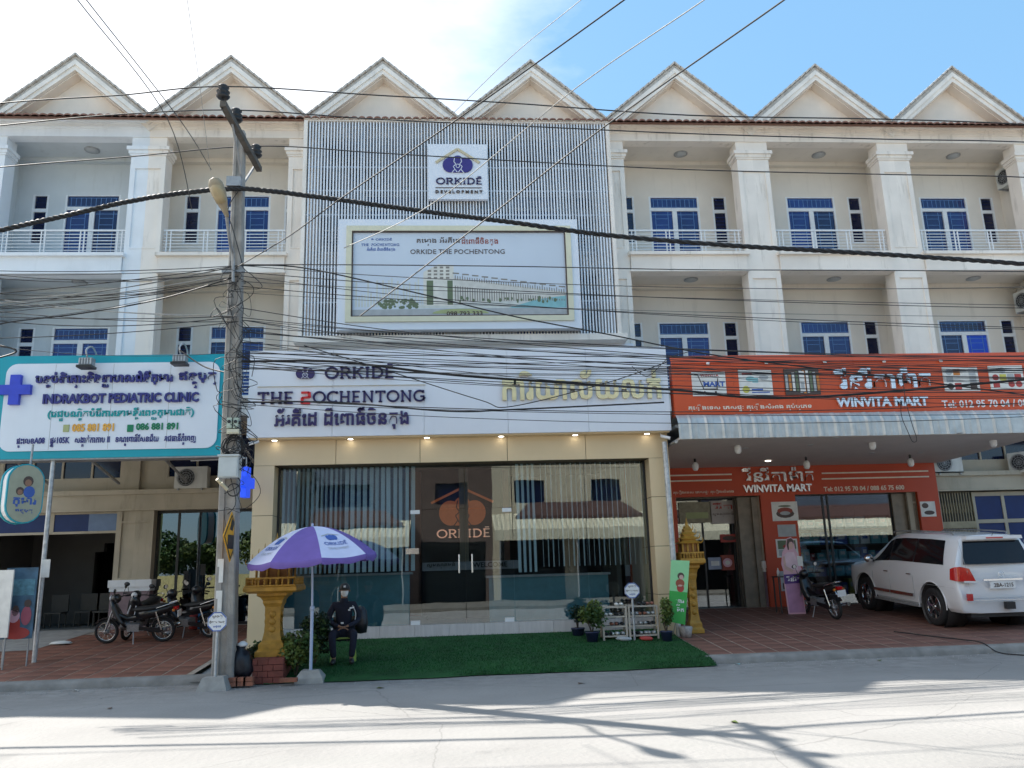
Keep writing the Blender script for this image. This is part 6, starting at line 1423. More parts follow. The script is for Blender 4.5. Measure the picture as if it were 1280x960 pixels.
            mb = MB(); mb.lathe([(.245, s*.10), (.262, s*.132), (.255, s*.136), (.235, s*.1), (.235, -s*.05), (.245, -s*.05), (.245, s*.1)], c, 28, 'y'); P('rim', mb, 'chrome', w_)
            mb = MB()
            for i in range(6):
                a = R(60*i+15); ca, sa = math.cos(a), math.sin(a)
                for da in (-.1, .1): mb.bar((c[0]+.05*ca, c[1]+s*.095, c[2]+.05*sa), (c[0]+.25*math.cos(a+da), c[1]+s*.105, c[2]+.25*math.sin(a+da)), .045, .045)
            mb.lathe([(0, s*.12), (.06, s*.115), (.065, s*.08), (0, s*.08)], c, 16, 'y'); P('spokes', mb, 'chrome', w_)
            mb = MB(); mb.lathe([(0, s*.02), (.18, s*.02), (.18, s*.0), (0, 0)], c, 20, 'y', False); P('brake_disc', mb, 'steel_grey', w_)
    # windscreen
    mb = MB(); vs = []
    for i, (x, z, w) in enumerate(((.52, 1.80, .60), (.88, 1.545, .67), (1.24, 1.29, .74))): vs += [(x+.02, w*(-1+2*j/6), z+.035-.012*abs(j-3)) for j in range(7)]
    mb.add(vs, [(i*7+j, i*7+j+1, i*7+7+j+1, i*7+7+j) for i in range(2) for j in range(6)], True); P('windscreen', mb, 'car_glass')
    for s in (1, -1): mb = MB(); mb.lathe([(0, .02), (.1, .015), (.11, 0), (0, 0)], (2.36, s*.68, .92), 14, 'x'); P('headlight', mb, 'lamp_clear')
    mb = MB(); mb.box(2.42, 2.46, -.45, .45, .78, .98); P('grille', mb, 'chrome')
    for s in (1, -1):
        mb = MB(); mb.tube([(-2.445, s*.9, .66), (-2.452, s*.55, .665), (-2.452, 0, .665)], .004, 4); P('bumper_seam', mb, 'print_grey')
        mb = MB(); mb.tube([(xr(z)-.006, s*.72, z) for z in (.7, .9, 1.0, 1.2, 1.5, 1.8)], .004, 4); P('tailgate_seam', mb, 'print_grey')
        mb = MB(); mb.tube([(-1.1, s*.985, .86), (-1.3, s*.99, .865), (-1.75, s*.985, .86), (-2.2, s*.955, .85)], .0035, 4); P('bumper_seam', mb, 'print_grey')
    mb = MB(); mb.tube([(-2.2, 0, 1.9), (-2.26, 0, 1.97)], .006, 6); P('aerial', mb, 'black_plastic')
    return T
car = suv()
place(car, 10.23+.93, 17.53+1.42, math.pi/2+R(.5), lean=0)
# ================================================================ PEOPLE (seated guard)
def skin_mesh(name, pts, edges, root, sub=1):
    """pts: list of (x,y,z,r) or (x,y,z,rx,ry)"""
    me = bpy.data.meshes.new(name); me.from_pydata([p[:3] for p in pts], edges, []); o = bpy.data.objects.new(name, me); COL.objects.link(o)
    md = o.modifiers.new('skin', 'SKIN'); me.skin_vertices.new() if not me.skin_vertices else None
    sv = me.skin_vertices[0].data
    for i, p in enumerate(pts): sv[i].radius = (p[3], p[4] if len(p) > 4 else p[3]); sv[i].use_root = (i == root)
    md.use_smooth_shade = True; s2 = o.modifiers.new('s', 'SUBSURF'); s2.levels = sub+1
    dg = bpy.context.evaluated_depsgraph_get(); m2 = bpy.data.meshes.new_from_object(o.evaluated_get(dg)); bpy.data.objects.remove(o); m2.name = name
    return m2
def person():
    T = thing('person', 'seated guard in dark navy uniform, black cap and white mask on a small green chair', 'person', (0, 0, 0))
    # facing -y; seat at .45; origin on the ground under the hips
    hipz = .50
    pts = [(0, 0, hipz, .13, .11), (0, .0, .68, .12, .1), (0, -.02, .86, .13, .1), (0, -.03, 1.0, .12, .09), (0, -.035, 1.08, .06, .06), (.0, -.05, 1.14, .055, .055), (.005, -.06, 1.2, .075, .085), (.01, -.06, 1.28, .085, .1), (.01, -.055, 1.35, .06, .07)]
    ed = [(i, i+1) for i in range(8)]
    def limb(base, lst):
        pv = base
        for p in lst: pts.append(p); ed.append((pv, len(pts)-1)); pv = len(pts)-1
        return pv
    HND = []
    for s in (-1, 1):
        limb(3, [(s*.17, -.03, 1.0, .05), (s*.235, -.04, .87, .042), (s*.26, -.05, .74, .036), (s*.16, -.22, .66, .03), (s*.05, -.30, .63, .022)])
        limb(0, [(s*.10, -.03, .48, .085), (s*.16, -.24, .50, .07), (s*.19, -.44, .5, .055), (s*.17, -.46, .28, .045), (s*.15, -.43, .1, .036), (s*.16, -.5, .045, .036), (s*.17, -.6, .035, .03)])
    me = skin_mesh('body', pts, ed, 0); me.materials.append(MATS['skin']); body = link('body', me, T)
    # hands: palm with five fingers
    for s in (-1, 1):
        w = Vector((s*.05, -.30, .63)); hp = [(w.x, w.y, w.z, .022), (w.x-s*.035, w.y-.035, w.z-.012, .028, .016), (w.x-s*.07, w.y-.06, w.z-.02, .028, .014)]; he = [(0, 1), (1, 2)]
        for k in range(4):
            b = len(hp); q = Vector((w.x-s*.075, w.y-.065+(k-1.5)*.018, w.z-.022)); L_ = (.06, .07, .066, .05)[k]
            hp += [(q.x, q.y, q.z, .008), (q.x-s*L_*.6, q.y-.006, q.z-.012, .0078), (q.x-s*L_, q.y, q.z-.038, .0065)]; he += [(2, b), (b, b+1), (b+1, b+2)]
        b = len(hp); hp += [(w.x-s*.03, w.y-.06, w.z, .01), (w.x-s*.055, w.y-.085, w.z, .009), (w.x-s*.08, w.y-.09, w.z-.008, .007)]; he += [(1, b), (b, b+1), (b+1, b+2)]
        me = skin_mesh('hand', hp, he, 0); me.materials.append(MATS['skin']); link('hand', me, body)
    # jacket and trousers over the body
    pts = [(0, 0, .50, .155, .13), (0, 0, .6, .15, .125), (0, -.005, .7, .15, .12), (0, -.02, .86, .165, .125), (0, -.03, 1.0, .15, .105), (0, -.035, 1.06, .075, .075)]; ed = [(i, i+1) for i in range(5)]
    for s in (-1, 1): limb(4, [(s*.175, -.03, 1.0, .075), (s*.25, -.04, .87, .062), (s*.275, -.05, .74, .055), (s*.18, -.21, .665, .046), (s*.08, -.285, .635, .038)])
    me = skin_mesh('jacket', pts, ed, 0); me.materials.append(MATS['uniform']); link('jacket', me, T)
    pts = [(0, 0, .52, .15, .13)]; ed = []
    for s in (-1, 1): limb(0, [(s*.10, -.03, .49, .11), (s*.16, -.24, .505, .09), (s*.195, -.45, .505, .075), (s*.175, -.47, .28, .065), (s*.155, -.44, .1, .058)])
    me = skin_mesh('trousers', pts, ed, 0); me.materials.append(MATS['uniform']); link('trousers', me, T)
    for s in (-1, 1):
        me = skin_mesh('shoe', [(s*.155, -.40, .05, .045), (s*.16, -.5, .05, .05), (s*.17, -.6, .04, .045), (s*.172, -.65, .03, .03)], [(0, 1), (1, 2), (2, 3)], 0); me.materials.append(MATS['black_plastic']); link('shoe', me, T)
    hx, hy, hz_ = .01, -.06, 1.27
    mb = MB(); mb.lathe([(0, .13), (.06, .12), (.1, .075), (.108, .03), (.105, .02), (0, .02)], (0, 0, 0), 20); mb.xf(Matrix.Translation((hx, hy, hz_))@Matrix.Diagonal((.92, 1.08, 1, 1))); cp_ = part('cap', mb, 'black_plastic', T, world=False)
    mb = MB(); mb.prism([(0, 0)]*0 or [(.09*math.cos(R(a)), .0+.0*a) for a in (0, 180)]+[(0, 0)], 0, 0) if False else mb.add([(hx+.088*math.cos(R(a)), hy-.07-.085*math.sin(R(a)), hz_+.03-.015*math.sin(R(a))) for a in range(0, 181, 15)]+[(hx+.085*math.cos(R(a)), hy-.07-.08*math.sin(R(a)), hz_+.018-.015*math.sin(R(a))) for a in range(0, 181, 15)], [tuple(range(13)), tuple(range(25, 12, -1))]+[(i, i+13, i+14, i+1) for i in range(12)]); part('visor', mb, 'black_plastic', cp_, world=False)
    mb = MB(); mb.box(hx-.02, hx+.02, hy-.118, hy-.108, hz_+.05, hz_+.085); part('badge', mb, 'mask_white', cp_, world=False)
    mb = MB(); vs = []
    for j, (z, w_, d) in enumerate(((-.115, .035, .075), (-.08, .06, .105), (-.035, .072, .115), (-.01, .072, .112))):
        vs += [(hx+w_*math.sin(R(a)), hy-d*math.cos(R(a*.85))-.004, hz_+z) for a in range(-80, 81, 20)]
    mb.add(vs, [(j*9+i, j*9+i+1, j*9+9+i+1, j*9+9+i) for j in range(3) for i in range(8)], True); part('face_mask', mb, 'mask_white', T, world=False)
    for s in (-1, 1):
        mb = MB(); mb.lathe([(0, .02), (.014, .012), (.016, 0), (.014, -.012), (0, -.02)], (hx+s*.088, hy, hz_-.01), 10); part('ear', mb, 'skin', body, world=False)
        mb = MB(); mb.lathe([(0, .009), (.011, 0), (0, -.009)], (hx+s*.032, hy-.098, hz_+.012), 8); part('eye', mb, 'print_dark', body, world=False)
    mb = MB(); mb.add([(.1, -.16, .93), (.19, -.145, .945), (.19, -.14, .97), (.11, -.155, .96)], [(0, 1, 2, 3)]); part('name_badge', mb, 'mask_white', T, world=False)
    mb = MB(); mb.box(.08, .12, -.155, -.148, .9, .925); part('chest_patch', mb, 'mask_white', T, world=False)
    mb = MB(); mb.tube(smooth_pts([(.16, -.15, .99), (.22, -.16, .85), (.2, -.16, .7)], 3), .006, 5); part('whistle_cord', mb, 'mask_white', T, world=False)
    mb = MB(); mb.box(-.05, .0, -.145, -.135, .67, .70); part('belt_buckle', mb, 'mask_white', T, world=False)
    return T
def collar(T):
    mb = MB(); mb.lathe([(.085, 0), (.075, .05), (.062, .085), (.058, .08), (.07, .04), (.08, 0)], (0, -.042, 1.045), 16); part('collar', mb, 'uniform', T, world=False)
def chair(x, y, rz, lab):
    T = thing('plastic_chair', lab, 'chair', (x, y, gz(y)), rz)
    mb = MB(); mb.box(-.2, .2, -.2, .2, .40, .43); part('seat', mb, 'plastic_green', T, world=False)
    for sx in (-1, 1):
        for sy in (-1, 1): mb = MB(); mb.bar((sx*.215, sy*.2, 0), (sx*.175, sy*.17, .41), .05, .03); part('leg', mb, 'plastic_green', T, world=False)
    mb = MB(); mb.box(-.2, .2, .17, .2, .43, .78); part('backrest', mb, 'bike_black', T, world=False)
    return T
py_ = 15.95; gx_ = X(430, 770, py_); pr_ = person(); collar(pr_); pr_.location = (gx_, py_-.02, gz(py_)-.005); pr_.rotation_euler = (0, 0, R(6))
chair(gx_, py_, R(6), 'green plastic chair with black back under the seated guard')
mb = MB(); mb.lathe([(0, 0), (.14, .02), (.17, .2), (.14, .42), (.06, .5), (0, .5)], (0, 0, 0), 14); mb.xf(Matrix.Translation((gx_+.28, py_+.28, gz(py_)+.45))@Matrix.Diagonal((.8, .6, 1, 1))); T = single('backpack', mb, 'bag_black', 'black bag hung on the back of the guard chair', 'bag', (gx_+.28, py_+.28, gz(py_)+.45))
# ================================================================ PARASOL
ux, uy = X(388, 853, 14.69), 14.69; topZ = Z(388, 658, 14.69); rimZ = Z(388, 696, 14.69); RU = 1.09
UM = thing('parasol', 'purple and white parasol with printed orchid logos on a concrete foot', 'parasol', (ux, uy, 0))
TI = Matrix.Translation((ux-.03, uy, topZ)) @ Matrix.Rotation(R(-3.2), 4, 'Y') @ Matrix.Rotation(R(2), 4, 'X')
hU = topZ-rimZ+.02
def um(u, ang_, val=0):   # canopy surface in local coordinates
    r_ = RU*u; z = -hU*(u**1.9); sag = 1-.035*math.cos(4*(ang_-PHI)*1)**2 if False else 1
    k = ((ang_-PHI)/(math.pi/4)) % 1; f = math.cos(math.pi/8)/math.cos((k-.5)*math.pi/4); r2 = r_*(f*.75+.25)
    return Vector((r2*math.cos(ang_), r2*math.sin(ang_), z-.035*u*math.sin(math.pi*k)))
PHI = R(-119)+math.pi/4*0
UV = {}
for g_ in range(8):
    a0 = PHI+g_*math.pi/4; mt = 'fabric_white' if g_ % 2 else 'fabric_purple'
    mb = MB(); nu, na = 10, 8; vs = [um(i/nu, a0+math.pi/4*(j/na)*.9999) for i in range(nu+1) for j in range(na+1)]
    mb.add(vs, [(i*(na+1)+j, i*(na+1)+j+1, (i+1)*(na+1)+j+1, (i+1)*(na+1)+j) for i in range(nu) for j in range(na)], True); mb.xf(TI); pn = part('canopy_panel', mb, mt, UM)
    mb = MB(); vs = []
    for j in range(na+1):
        p = um(1, a0+math.pi/4*(j/na)*.9999); q = p*1.0; dr = Vector((p.x, p.y, 0)).normalized(); dz = -.1-.012*math.sin(j*1.3+g_)
        vs += [p, p+Vector((0, 0, dz*.5))+dr*.015, p+Vector((0, 0, dz))-dr*.005]
    mb.add(vs, [(3*j+k, 3*j+k+1, 3*j+k+4, 3*j+k+3) for j in range(na) for k in range(2)], True); mb.xf(TI); part('valance', mb, 'fabric_purple' , pn)
    mb = MB(); mb.tube([um(u, a0)+Vector((0, 0, -.01)) for u in (.02, .3, .6, .85, .99)], .006, 5); mb.xf(TI); part('rib', mb, 'steel_grey', UM)
# logos printed on two white panels (thin patches following the cloth)
def on_panel(vs2, fs, g_, u0, u1, m_, par, w=.7, lift=.006, flip=False, name='lettering'):
    ax = min(v[0] for v in vs2); bx = max(v[0] for v in vs2); ay = min(v[1] for v in vs2); by = max(v[1] for v in vs2); a0 = PHI+g_*math.pi/4
    mb = MB(); vv = []
    for v in vs2:
        s_ = (v[0]-ax)/(bx-ax); t = (v[1]-ay)/(by-ay); u = u1+(u0-u1)*t
        uu = (u0+u1)/2; a = a0+math.pi/8+(s_-.5)*math.pi/4*w*uu/u; p = um(u, a); n_ = Vector((math.cos(a)*.45, math.sin(a)*.45, 1)).normalized(); vv.append(p+n_*lift)
    mb.add(vv, fs); mb.xf(TI); return part(name, mb, m_, par)
for g_ in (7, 1):
    vs_, fs_ = wordmark('ORKIDĒ', .17); on_panel(vs_, fs_, g_, .70, .78, 'print_blue', UM)
    vs_, fs_ = text_geo('DEVELOPMENT', .0); on_panel(vs_, fs_, g_, .82, .86, 'print_grey', UM, .55)
    pv = []; pf = []
    for (cx_, cz_, rx_, rz_) in ((-.3, 0, .28, .5), (.3, 0, .28, .5), (0, .3, .2, .3), (0, -.1, .22, .38)):
        o_ = len(pv); pv += [(cx_+rx_*math.cos(R(t)), cz_+rz_*math.sin(R(t))) for t in range(0, 360, 20)]; pf.append(tuple(range(o_, o_+18)))
    on_panel(pv, pf, g_, .53, .67, 'print_blue', UM, .42, .005, name='emblem')
    on_panel([(-1, 0), (-1, .16), (0, .7), (0, .54), (1, 0), (1, .16)], [(0, 1, 2, 3), (3, 2, 5, 4)], g_, .49, .58, 'print_grey', UM, .75, .004, name='roof_mark')
mb = MB(); mb.tube([(ux, uy, .12), (ux, uy, 1.2)], .028, 10); mb.tube([(ux, uy, 1.2), Vector((ux-.03, uy, topZ+.05))], .02, 10); mb.lathe([(.03, 1.17), (.04, 1.17), (.04, 1.24), (.03, 1.24)], (ux, uy, 0), 12); part('pole', mb, mat('pole_blue', (.42, .5, .68), .35, .05), UM)
mb = MB(); w = .24; mb.add([(ux-w, uy-.2, 0), (ux+w, uy-.2, 0), (ux+w, uy+.2, 0), (ux-w, uy+.2, 0), (ux-w*.95, uy-.18, .08), (ux+w*.93, uy-.18, .09), (ux+w*.95, uy+.18, .09), (ux-w, uy+.18, .08), (ux-w*.6, uy-.1, .2), (ux+w*.62, uy-.12, .21), (ux+w*.6, uy+.1, .2), (ux-w*.55, uy+.1, .21)], [(0, 1, 5, 4), (1, 2, 6, 5), (2, 3, 7, 6), (3, 0, 4, 7), (4, 5, 9, 8), (5, 6, 10, 9), (6, 7, 11, 10), (7, 4, 8, 11), (8, 9, 10, 11)]); part('foot', mb, 'concrete', UM)
# ================================================================ SPIRIT HOUSES
def sq(mb, c, prof, n=4, rot=45):   # square-section lathe
    vs = []
    for r_, h in prof: vs += [(c[0]+r_*1.414*math.cos(R(rot+360/n*k)), c[1]+r_*1.414*math.sin(R(rot+360/n*k)), c[2]+h) for k in range(n)]
    m_ = len(prof); mb.add(vs, [(i*n+k, i*n+(k+1) % n, (i+1)*n+(k+1) % n, (i+1)*n+k) for i in range(m_-1) for k in range(n)]+[tuple(range(n))[::-1], tuple(range((m_-1)*n, m_*n))]); return mb
def shrine(cx, cy, z0, hp, wp, wpl, lab, plinth, tall):
    T = thing('spirit_house', lab, 'shrine', (cx, cy, z0))
    mb = MB(); sq(mb, (cx, cy, z0), [(wp*.95, .0), (wp*.95, .08), (wp*.78, .12), (wp*.78, .2), (wp*.6, .26), (wp*.5, .4), (wp*.47, hp*.55), (wp*.5, hp*.78), (wp*.62, hp*.84), (wp*.62, hp*.88), (wp*.75, hp*.93), (wp*.95, hp*.96), (wp*.95, hp)]); part('pedestal', mb, 'gold_shrine', T)
    mb = MB()
    for sx, sy in ((0, -1), (1, 0), (-1, 0)):
        for k in range(4):
            z = z0+hp*(.3+.12*k); r_ = wp*.49
            if sy: mb.lathe([(0, -.02), (.05, -.012), (.06, 0), (0, 0)], (cx, cy-r_-.0, z), 8, 'y')
            else: mb.lathe([(0, -.02), (.05, -.012), (.06, 0), (0, 0)], (cx+sx*(r_+.01), cy, z), 8, 'x')
    part('ornament', mb, 'gold_shrine', T, stuff=True)
    zp = z0+hp; mb = MB(); sq(mb, (cx, cy, zp), [(wpl*.8, .001), (wpl, .04), (wpl, .1), (wpl*.96, .12), (wpl*.96, .14)]); part('platform', mb, 'gold_shrine', T)
    mb = MB(); n = 9
    for i in range(n):
        t = -wpl*.9+1.8*wpl*i/(n-1)
        for (x, y) in ((cx+t, cy-wpl*.9), (cx-wpl*.9, cy+t), (cx+wpl*.9, cy+t)):
            if (abs(x-cx) <= wpl*.91): mb.lathe([(.012, 0), (.02, .03), (.01, .06), (.02, .08), (.012, .1)], (x, y, zp+.14), 6)
    part('baluster', mb, 'gold_shrine', T, stuff=True)
    mb = MB()
    for a, b in (((-1, -1), (1, -1)), ((-1, -1), (-1, 1)), ((1, -1), (1, 1))): mb.bar((cx+a[0]*wpl*.9, cy+a[1]*wpl*.9, zp+.255), (cx+b[0]*wpl*.9, cy+b[1]*wpl*.9, zp+.255), .035, .03)
    part('handrail', mb, 'gold_shrine', T)
    zb_ = zp+.14; wb = wpl*.62
    mb = MB(); sq(mb, (cx, cy+wpl*.1, zb_), [(wb*.85, 0), (wb*.85, tall*.42)]); part('house_body', mb, mat('gold_dark', (.3, .12, .02), .5, .3, 10), T)
    for sx in (-1, -.35, .35, 1):
        for sy in (-1, 1): mb = MB(); mb.tube([(cx+sx*wb, cy+wpl*.1+sy*wb, zb_), (cx+sx*wb, cy+wpl*.1+sy*wb, zb_+tall*.42)], .022, 6); part('column', mb, 'gold_shrine', T)
    z = zb_+tall*.42
    for k, s in enumerate((1.25, 1.0, .75, .5)):
        mb = MB(); sq(mb, (cx, cy+wpl*.1, z), [(wb*s*1.05, 0), (wb*s*1.1, .02), (wb*s*.7, tall*.09), (wb*s*.66, tall*.125)]); rf = part('roof_tier', mb, 'gold_shrine', T)
        for sx in (-1, 1):
            mb = MB(); mb.tube(smooth_pts([(cx+sx*wb*s*1.05, cy+wpl*.1-wb*s*1.05, z+.01), (cx+sx*wb*s*1.25, cy+wpl*.1-wb*s*1.2, z+.05), (cx+sx*wb*s*1.22, cy+wpl*.1-wb*s*1.2, z+.12)], 3), .014, 5, True, .004); part('horn', mb, 'gold_shrine', rf)
        z += tall*.125
    mb = MB(); mb.lathe([(wb*.35, 0), (wb*.2, .04), (wb*.22, .06), (.02, tall*.15), (.004, tall*.28)], (cx, cy+wpl*.1, z), 8); part('spire', mb, 'gold_shrine', T)
    return T
cxs, cys = X(341, 780, 15.1), 15.1; g0 = gz(cys)
T = thing('brick_plinth', 'red painted brick plinth under the left spirit house', 'plinth', (cxs, cys-.1, .0)); pz = .42
q = bxp(315, 826, 355, 845, 14.6)
for r_ in range(4):
    for c in range(3):
        w_ = (q[1]-q[0])/3; mb = MB(); o_ = (.5*w_ if r_ % 2 else 0)
        a = q[0]+c*w_+ (o_ if c < 2 else o_*0); b = a+w_-.008
        if r_ % 2: a = q[0]+(0 if c == 0 else (c-.5)*w_); b = q[0]+((c+.5)*w_ if c < 2 else 3*w_)-.008
        mb.box(a, b, 14.6, 14.72, .02+r_*.1, .112+r_*.1); part('brick', mb, 'red_plinth', T)
mb = MB(); mb.box(q[0]+.01, q[1]-.01, 14.721, 15.35, .0, pz); part('core', mb, 'red_plinth', T)
shrine(cxs+.02, 15.1, pz, Z(350, 741, 14.9)-pz, .27, .45, 'gold spirit house on a red plinth half hidden under the parasol', True, .75)
for i, (px, py) in enumerate(((292, 846), (302, 846), (311, 847), (361, 838))):
    for k in range(2 if i < 3 else 1):
        c = at(px, py, 14.35); w_ = .075 if i < 3 else .14; z = (.03 if i < 3 else .06)+k*.07; mb = MB(); mb.box(c.x-w_, c.x+w_, 14.3, 14.42, z, z+.062)
        o = single('brick', mb, 'brick', [['red brick at the left of the lower course beside the pole', 'red brick at the left of the upper course beside the pole'], ['red brick in the middle of the lower course under the black bag', 'red brick in the middle of the upper course under the black bag'], ['red brick at the right of the lower course by the plinth', 'red brick at the right of the upper course by the plinth'], ['single red brick lying right of the plinth']][i][k], 'brick', (c.x, 14.36, z))
cx2, cy2 = X(868, 780, 17.75), 17.75
zpl = Z(868, 706, 17.6); shrine(cx2, cy2, gz(17.75), zpl-gz(17.75), .17, .27, 'slim gold spirit house standing between the green banner and the mart door', False, .74)
mb = MB(); mb.lathe([(0, 0), (.1, 0), (.14, .2), (.12, .22), (.1, .18), (0, .17)], (0, 0, 0), 12); c = (X(858, 795, 17.2), 17.2, gz(17.2)); mb.xf(Matrix.Translation(c)); single('flower_pot', mb, 'pot_white', 'small patterned white pot at the foot of the slim spirit house', 'pot', c)
# ================================================================ GREEN BANNER
YBn = 16.95; T = thing('banner_stand', 'green pull-up banner with a small figure in front of the right beige pillar', 'banner', (X(847, 790, YBn), YBn, gz(YBn)))
a = at(839, 700, YBn); b = at(862, 701, YBn); c = at(856.5, 781, YBn); d = at(835, 777, YBn); e = (a+d)/2; f = (b+c)/2
mb = MB(); mb.add([a, b, f, e, a+Vector((0, .01, 0)), b+Vector((0, .01, 0)), f+Vector((0, .01, 0)), e+Vector((0, .01, 0))], [(0, 3, 2, 1), (4, 5, 6, 7), (0, 1, 5, 4), (1, 2, 6, 5), (3, 0, 4, 7)]); part('upper_sheet', mb, 'banner_light', T)
mb = MB(); mb.add([e, f, c, d, e+Vector((0, .01, 0)), f+Vector((0, .01, 0)), c+Vector((0, .01, 0)), d+Vector((0, .01, 0))], [(0, 3, 2, 1), (4, 5, 6, 7), (1, 2, 6, 5), (2, 3, 7, 6), (3, 0, 4, 7)]); part('lower_sheet', mb, 'banner_green', T)
def blob(px, py, rx, ry, m_, k, n=14): c_ = at(px, py, YBn); mb = MB(); s_ = YBn/F; mb.prism([(c_.x+rx*s_*math.cos(2*math.pi*i/n), c_.z+ry*s_*math.sin(2*math.pi*i/n)) for i in range(n)], YBn-.004-.002*k, YBn-.0005); part('picture', mb, m_, T)
blob(850.5, 735, 4.5, 5, 'print_red', 0); blob(850, 729, 5.5, 5, mat('print_rust', (.35, .09, .05), .6), 1); blob(851, 720, 4.2, 4.2, 'print_dark', 2); blob(851.5, 721.5, 2.8, 2.8, 'face_print', 3); blob(850, 732, 3, 1.2, 'face_print', 4)
lettering('ផ្សារ', at(844.5, 753, YBn).x, at(855, 753, YBn).x, at(848, 757, YBn).z, at(848, 749, YBn).z, YBn, 'plain_white', T, depth=.006, bold=.03); lettering('ទឹក', at(846, 760, YBn).x, at(854.5, 760, YBn).x, at(848, 765, YBn).z, at(848, 759, YBn).z, YBn, 'plain_white', T, depth=.006, bold=.03)
mb = MB(); mb.tube([a+Vector((0, .02, 0)), c+Vector((.0, .02, -.1))], .01, 6); mb.tube([b+Vector((0, .02, 0)), d+Vector((0, .02, -.1))], .01, 6); mb.tube([(a.x+b.x)/2 and ((a+b)/2+Vector((0, .03, -.6))), ((c+d)/2+Vector((0, .35, -.25)))], .01, 6); part('cross_frame', mb, 'steel_grey', T)
# ================================================================ SHOE RACK, SHOES, PLANTS, BAG
YR = 17.05; 
for i, (pa, pb_) in enumerate(((754, 783), (787, 822))):
    xa, xb = X(pa, 780, YR), X(pb_, 780, YR); g0 = gz(YR); T = thing('shoe_rack', ['left pale wooden shoe rack behind the leafy pot plant', 'right pale wooden shoe rack beside the octagonal notice'][i], 'shoe rack', ((xa+xb)/2, YR, g0))
    for x in (xa, xb): mb = MB(); mb.box(x-.018, x+.018, YR-.02, YR+.02, g0, g0+.68); mb2 = mb; part('upright', mb2, mat('pale_wood', (.5, .44, .37), .6, .12, 12, stretch=(1, 1, .1)), T); mb = MB(); mb.box(x-.018, x+.018, YR+.26, YR+.3, g0, g0+.68); part('upright', mb, 'pale_wood', T)
    for k in range(4): z = g0+.08+k*.19; mb = MB(); mb.box(xa+.019, xb-.019, YR-.015, YR+.29, z, z+.03); part('shelf', mb, 'pale_wood', T)
    rr = random.Random(30+i)
    for k in range(4):
        for j in range(3):
            if rr.random() < .85:
                x = xa+.12+(xb-xa-.24)*j/2; z = g0+.111+k*.19; mt = rr.choice(['black_plastic', 'print_grey', 'black_plastic', 'brown_column', 'paper'])
                S = thing('pair_of_shoes', '%s pair of shoes on the %s shelf of the %s wooden shoe rack' % (['left', 'middle', 'right'][j], ['lowest', 'second', 'third', 'top'][k], ['left', 'right'][i]), 'shoes', (x, YR+.1, z))
                for s in (-1, 1):
                    mb = MB(); mb.lathe([(0, -.12), (.035, -.1), (.045, 0), (.035, .1), (0, .13)], (0, 0, 0), 8, 'y'); mb.xf(Matrix.Translation((s*.05, 0, .035))@Matrix.Diagonal((.9, 1, .75, 1))); part('shoe', mb, mt, S, world=False)
def shoes(x, y, lab, mt, rz):
    S = thing('pair_of_shoes', lab, 'shoes', (x, y, gz(y)+.015), rz)
    for s in (-1, 1): mb = MB(); mb.lathe([(0, -.13), (.04, -.1), (.05, 0), (.04, .1), (0, .14)], (0, 0, 0), 10, 'y'); mb.xf(Matrix.Translation((s*.06, .03*s, .04))@Matrix.Diagonal((.9, 1, .8, 1))); part('shoe', mb, mt, S, world=False)
shoes(X(531, 791, 17.9), 17.9, 'black shoes left on the turf before the glass doors', 'black_plastic', R(70)); shoes(X(726, 782, 17.9), 17.9, 'dark shoes at the glass wall beside the leafy pot plant', 'black_plastic', R(80))
shoes(X(808, 799, 16.9), 16.9, 'red sandals lying before the right shoe rack', 'print_red', R(60)); shoes(X(780, 797, 16.95), 16.95, 'grey sandals before the left shoe rack', 'print_grey', R(80))
def leaves(mb, n, c, rad, seed, ls, droop=.3, shape=None):
    rr = random.Random(seed)
    for i in range(n):
        while True:
            p = Vector((rr.uniform(-1, 1), rr.uniform(-1, 1), rr.uniform(-1, 1)))
            if .25 < p.length < 1: break
        if shape: 
            k = shape(p)
            if not k: continue
        p = Vector((p.x*rad[0], p.y*rad[1], p.z*rad[2]))+c
        d = (Vector((rr.uniform(-1, 1), rr.uniform(-1, 1), rr.uniform(-.4, 1)))).normalized(); sde = d.cross(Vector((rr.uniform(-1, 1), rr.uniform(-1, 1), rr.uniform(-1, 1)))).normalized(); L_ = ls*rr.uniform(.6, 1.3); W_ = L_*.36
        mb.add([p, p+d*L_*.5+sde*W_, p+d*L_+Vector((0, 0, -L_*droop)), p+d*L_*.5-sde*W_], [(0, 1, 2, 3)])
def plant(x, y, h, rad, n, m1, m2, lab, pot, cat='plant', seed=1, ls=.09, potr=.14, poth=.2):
    g0 = gz(y) if y > 15 else .1; T = thing('potted_plant' if pot else 'bush', lab, cat, (x, y, g0)); base = g0+(poth if pot else 0)
    if pot: mb = MB(); mb.lathe([(0, 0), (potr*.75, 0), (potr, poth), (potr*1.08, poth+.01), (potr*1.05, poth-.02), (0, poth-.03)], (x, y, g0), 16); part('pot', mb, pot, T)
    rr = random.Random(seed); mb = MB()
    for i in range(6): mb.tube(smooth_pts([(x, y, base-.05), (x+rr.uniform(-.08, .08), y+rr.uniform(-.05, .05), base+h*.4), (x+rr.uniform(-1, 1)*rad[0]*.6, y+rr.uniform(-1, 1)*rad[1]*.6, base+h*rr.uniform(.7, .95))], 3), .01, 5, True, .003)
    part('stems', mb, 'bark', T)
    for k in range(5):
        cc = Vector((x+rr.uniform(-.45, .45)*rad[0], y+rr.uniform(-.45, .45)*rad[1], base+h*.55+rr.uniform(-.5, .5)*rad[2]*.7)); mb = MB(); leaves(mb, n//5, cc, (rad[0]*.68, rad[1]*.68, rad[2]*.6), seed*10+k, ls); part('foliage', mb, m1 if k % 2 == 0 else m2, T, stuff=True)
